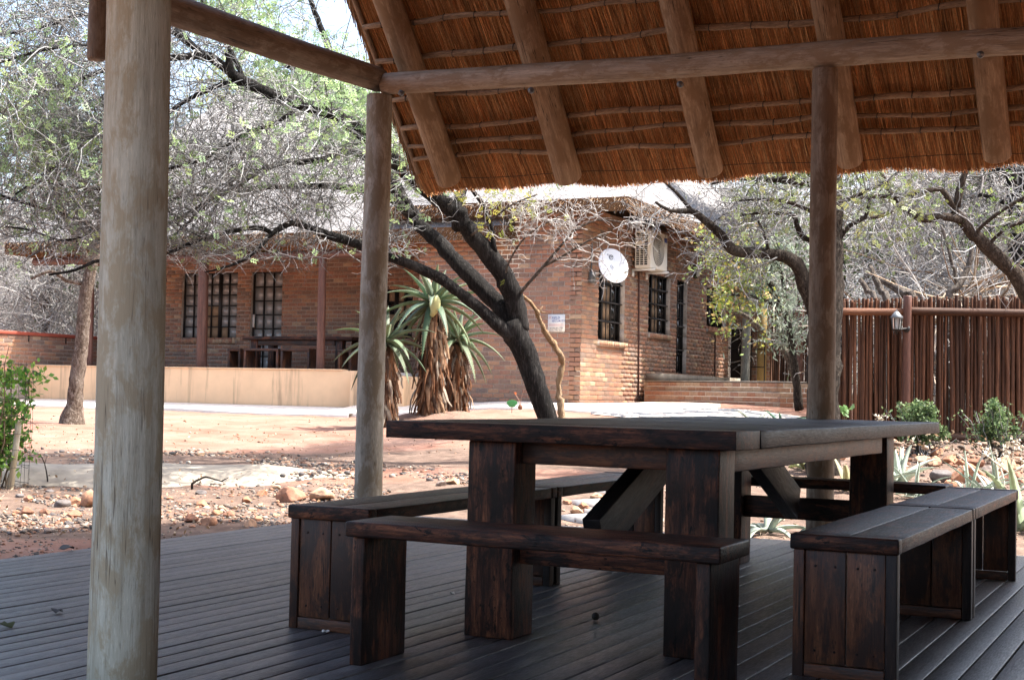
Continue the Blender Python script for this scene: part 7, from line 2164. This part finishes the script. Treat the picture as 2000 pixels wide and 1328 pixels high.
        gv.add(V.reshape(-1, 3), None, T.reshape(-1, 3), np.repeat(tints(k, *cols), 12, 0))
    def on_ground_fast(px, py):
        r = ray(px, py); t = 12.0
        for _ in range(14):
            p = EYEP + r * t; gz = float(ground_z(p[0], p[1]))
            t = t + ((gz - EYE) / r[2] - t) * .7
        return EYEP + r * t
    GC = ((.17, .135, .11), (.115, .10, .095), (.22, .175, .14), (.22, .115, .075), (.075, .07, .066), (.32, .27, .22), (.25, .15, .10))
    scatter(6200, lambda: r_.uniform(-60, 760), lambda: r_.uniform(945, 1040), .007, .020, GC)
    scatter(1500, lambda: r_.uniform(-60, 760), lambda: r_.uniform(1010, 1090), .006, .014, GC)
    scatter(2600, lambda: r_.uniform(-60, 950), lambda: (lambda a: r_.normal(895 + max(0, a - 420) * .09, 9)), .010, .026, GC)
    scatter(500, lambda: r_.uniform(60, 1100), lambda: r_.uniform(800, 890), .006, .018, ((.3, .17, .1), (.25, .15, .1), (.4, .3, .22)))
    scatter(1700, lambda: r_.uniform(1420, 2060), lambda: r_.uniform(862, 960), .008, .022, ((.28, .20, .15), (.22, .15, .11), (.34, .27, .21), (.15, .11, .08), (.08, .065, .055)))
    scatter(1300, lambda: r_.uniform(1060, 2060), lambda: r_.uniform(950, 1060), .008, .020, ((.30, .22, .16), (.26, .15, .10), (.36, .29, .23), (.16, .11, .08)))
    tag(gv.build('gravel', 'gravel', None), kind='stuff')
stones()

# leaf litter on the ground and on the deck
def litter():
    mb = MB(); r_ = np.random.default_rng(66); pos = []
    for i in range(1700):
        px = r_.choice([r_.uniform(-40, 760), r_.uniform(1400, 2050)]); py = r_.uniform(815, 1050)
        p = on_ground(px, py) if False else None
        r = ray(px, py); t = 12.0
        for _ in range(12):
            q = EYEP + r * t; t = t + ((float(ground_z(q[0], q[1])) + .012 - EYE) / r[2] - t) * .7
        q = EYEP + r * t
        if q[0] > DX0 - .05 and q[1] < DY1 + .05: continue
        if q[1] > 21.3: continue
        pos.append(q)
    pos = np.array(pos); leaves(mb, pos, .035, tints(len(pos), (.28, .18, .10), (.40, .30, .20), (.18, .11, .06), (.46, .38, .28)), .5, -.2)
    tag(mb.build('leaf_litter', 'dry_leaf', None), kind='stuff')
    def scrap(px, py, s, label, cat, name, mat='nut_dark', col=(.05, .035, .025)):
        p = onZ(px, py, .004); m = MB(); n = 9; V = [p + np.array([0, 0, .012 * s])]
        for i in range(n):
            a = i * 6.283 / n; V.append(p + np.array([math.cos(a) * .03 * s * rng.uniform(.6, 1.2), math.sin(a) * .022 * s * rng.uniform(.6, 1.2), rng.uniform(0, .018 * s)]))
        V2 = [np.asarray(v) - np.array([0, 0, .003]) for v in V]
        m.add(V + V2, None, [[0, 1 + i, 1 + (i + 1) % n] for i in range(n)] + [[n + 1, n + 2 + (i + 1) % n, n + 2 + i] for i in range(n)], col)
        tag(m.build(name, mat, None), label, cat)
    scrap(114, 1196, 1.0, 'dark curled leaf lying on the deck at left', 'leaf', 'fallen_leaf')
    scrap(14, 1223, 1.0, 'olive curled leaf on the deck at the left frame edge', 'leaf', 'fallen_leaf', 'dry_leaf', (.10, .11, .05))
    scrap(132, 1074, 1.6, 'dark dry clump on the deck edge behind the near log post', 'leaf', 'fallen_leaf')
    scrap(636, 1234, .5, 'tiny pale petal on the deck by the left bench', 'petal', 'fallen_petal', 'white_paint')
    scrap(884, 1158, .4, 'tiny white scrap on the deck left of the table leg', 'scrap', 'paper_scrap', 'white_paint')
    p = onZ(1163, 1203, .016); m = MB(); m.add(ICO3 * .0155 + p, None, TRI3); tag(m.build('seed_pod', 'nut_dark', None, True), 'small round dark seed on the deck under the table', 'seed')
litter()
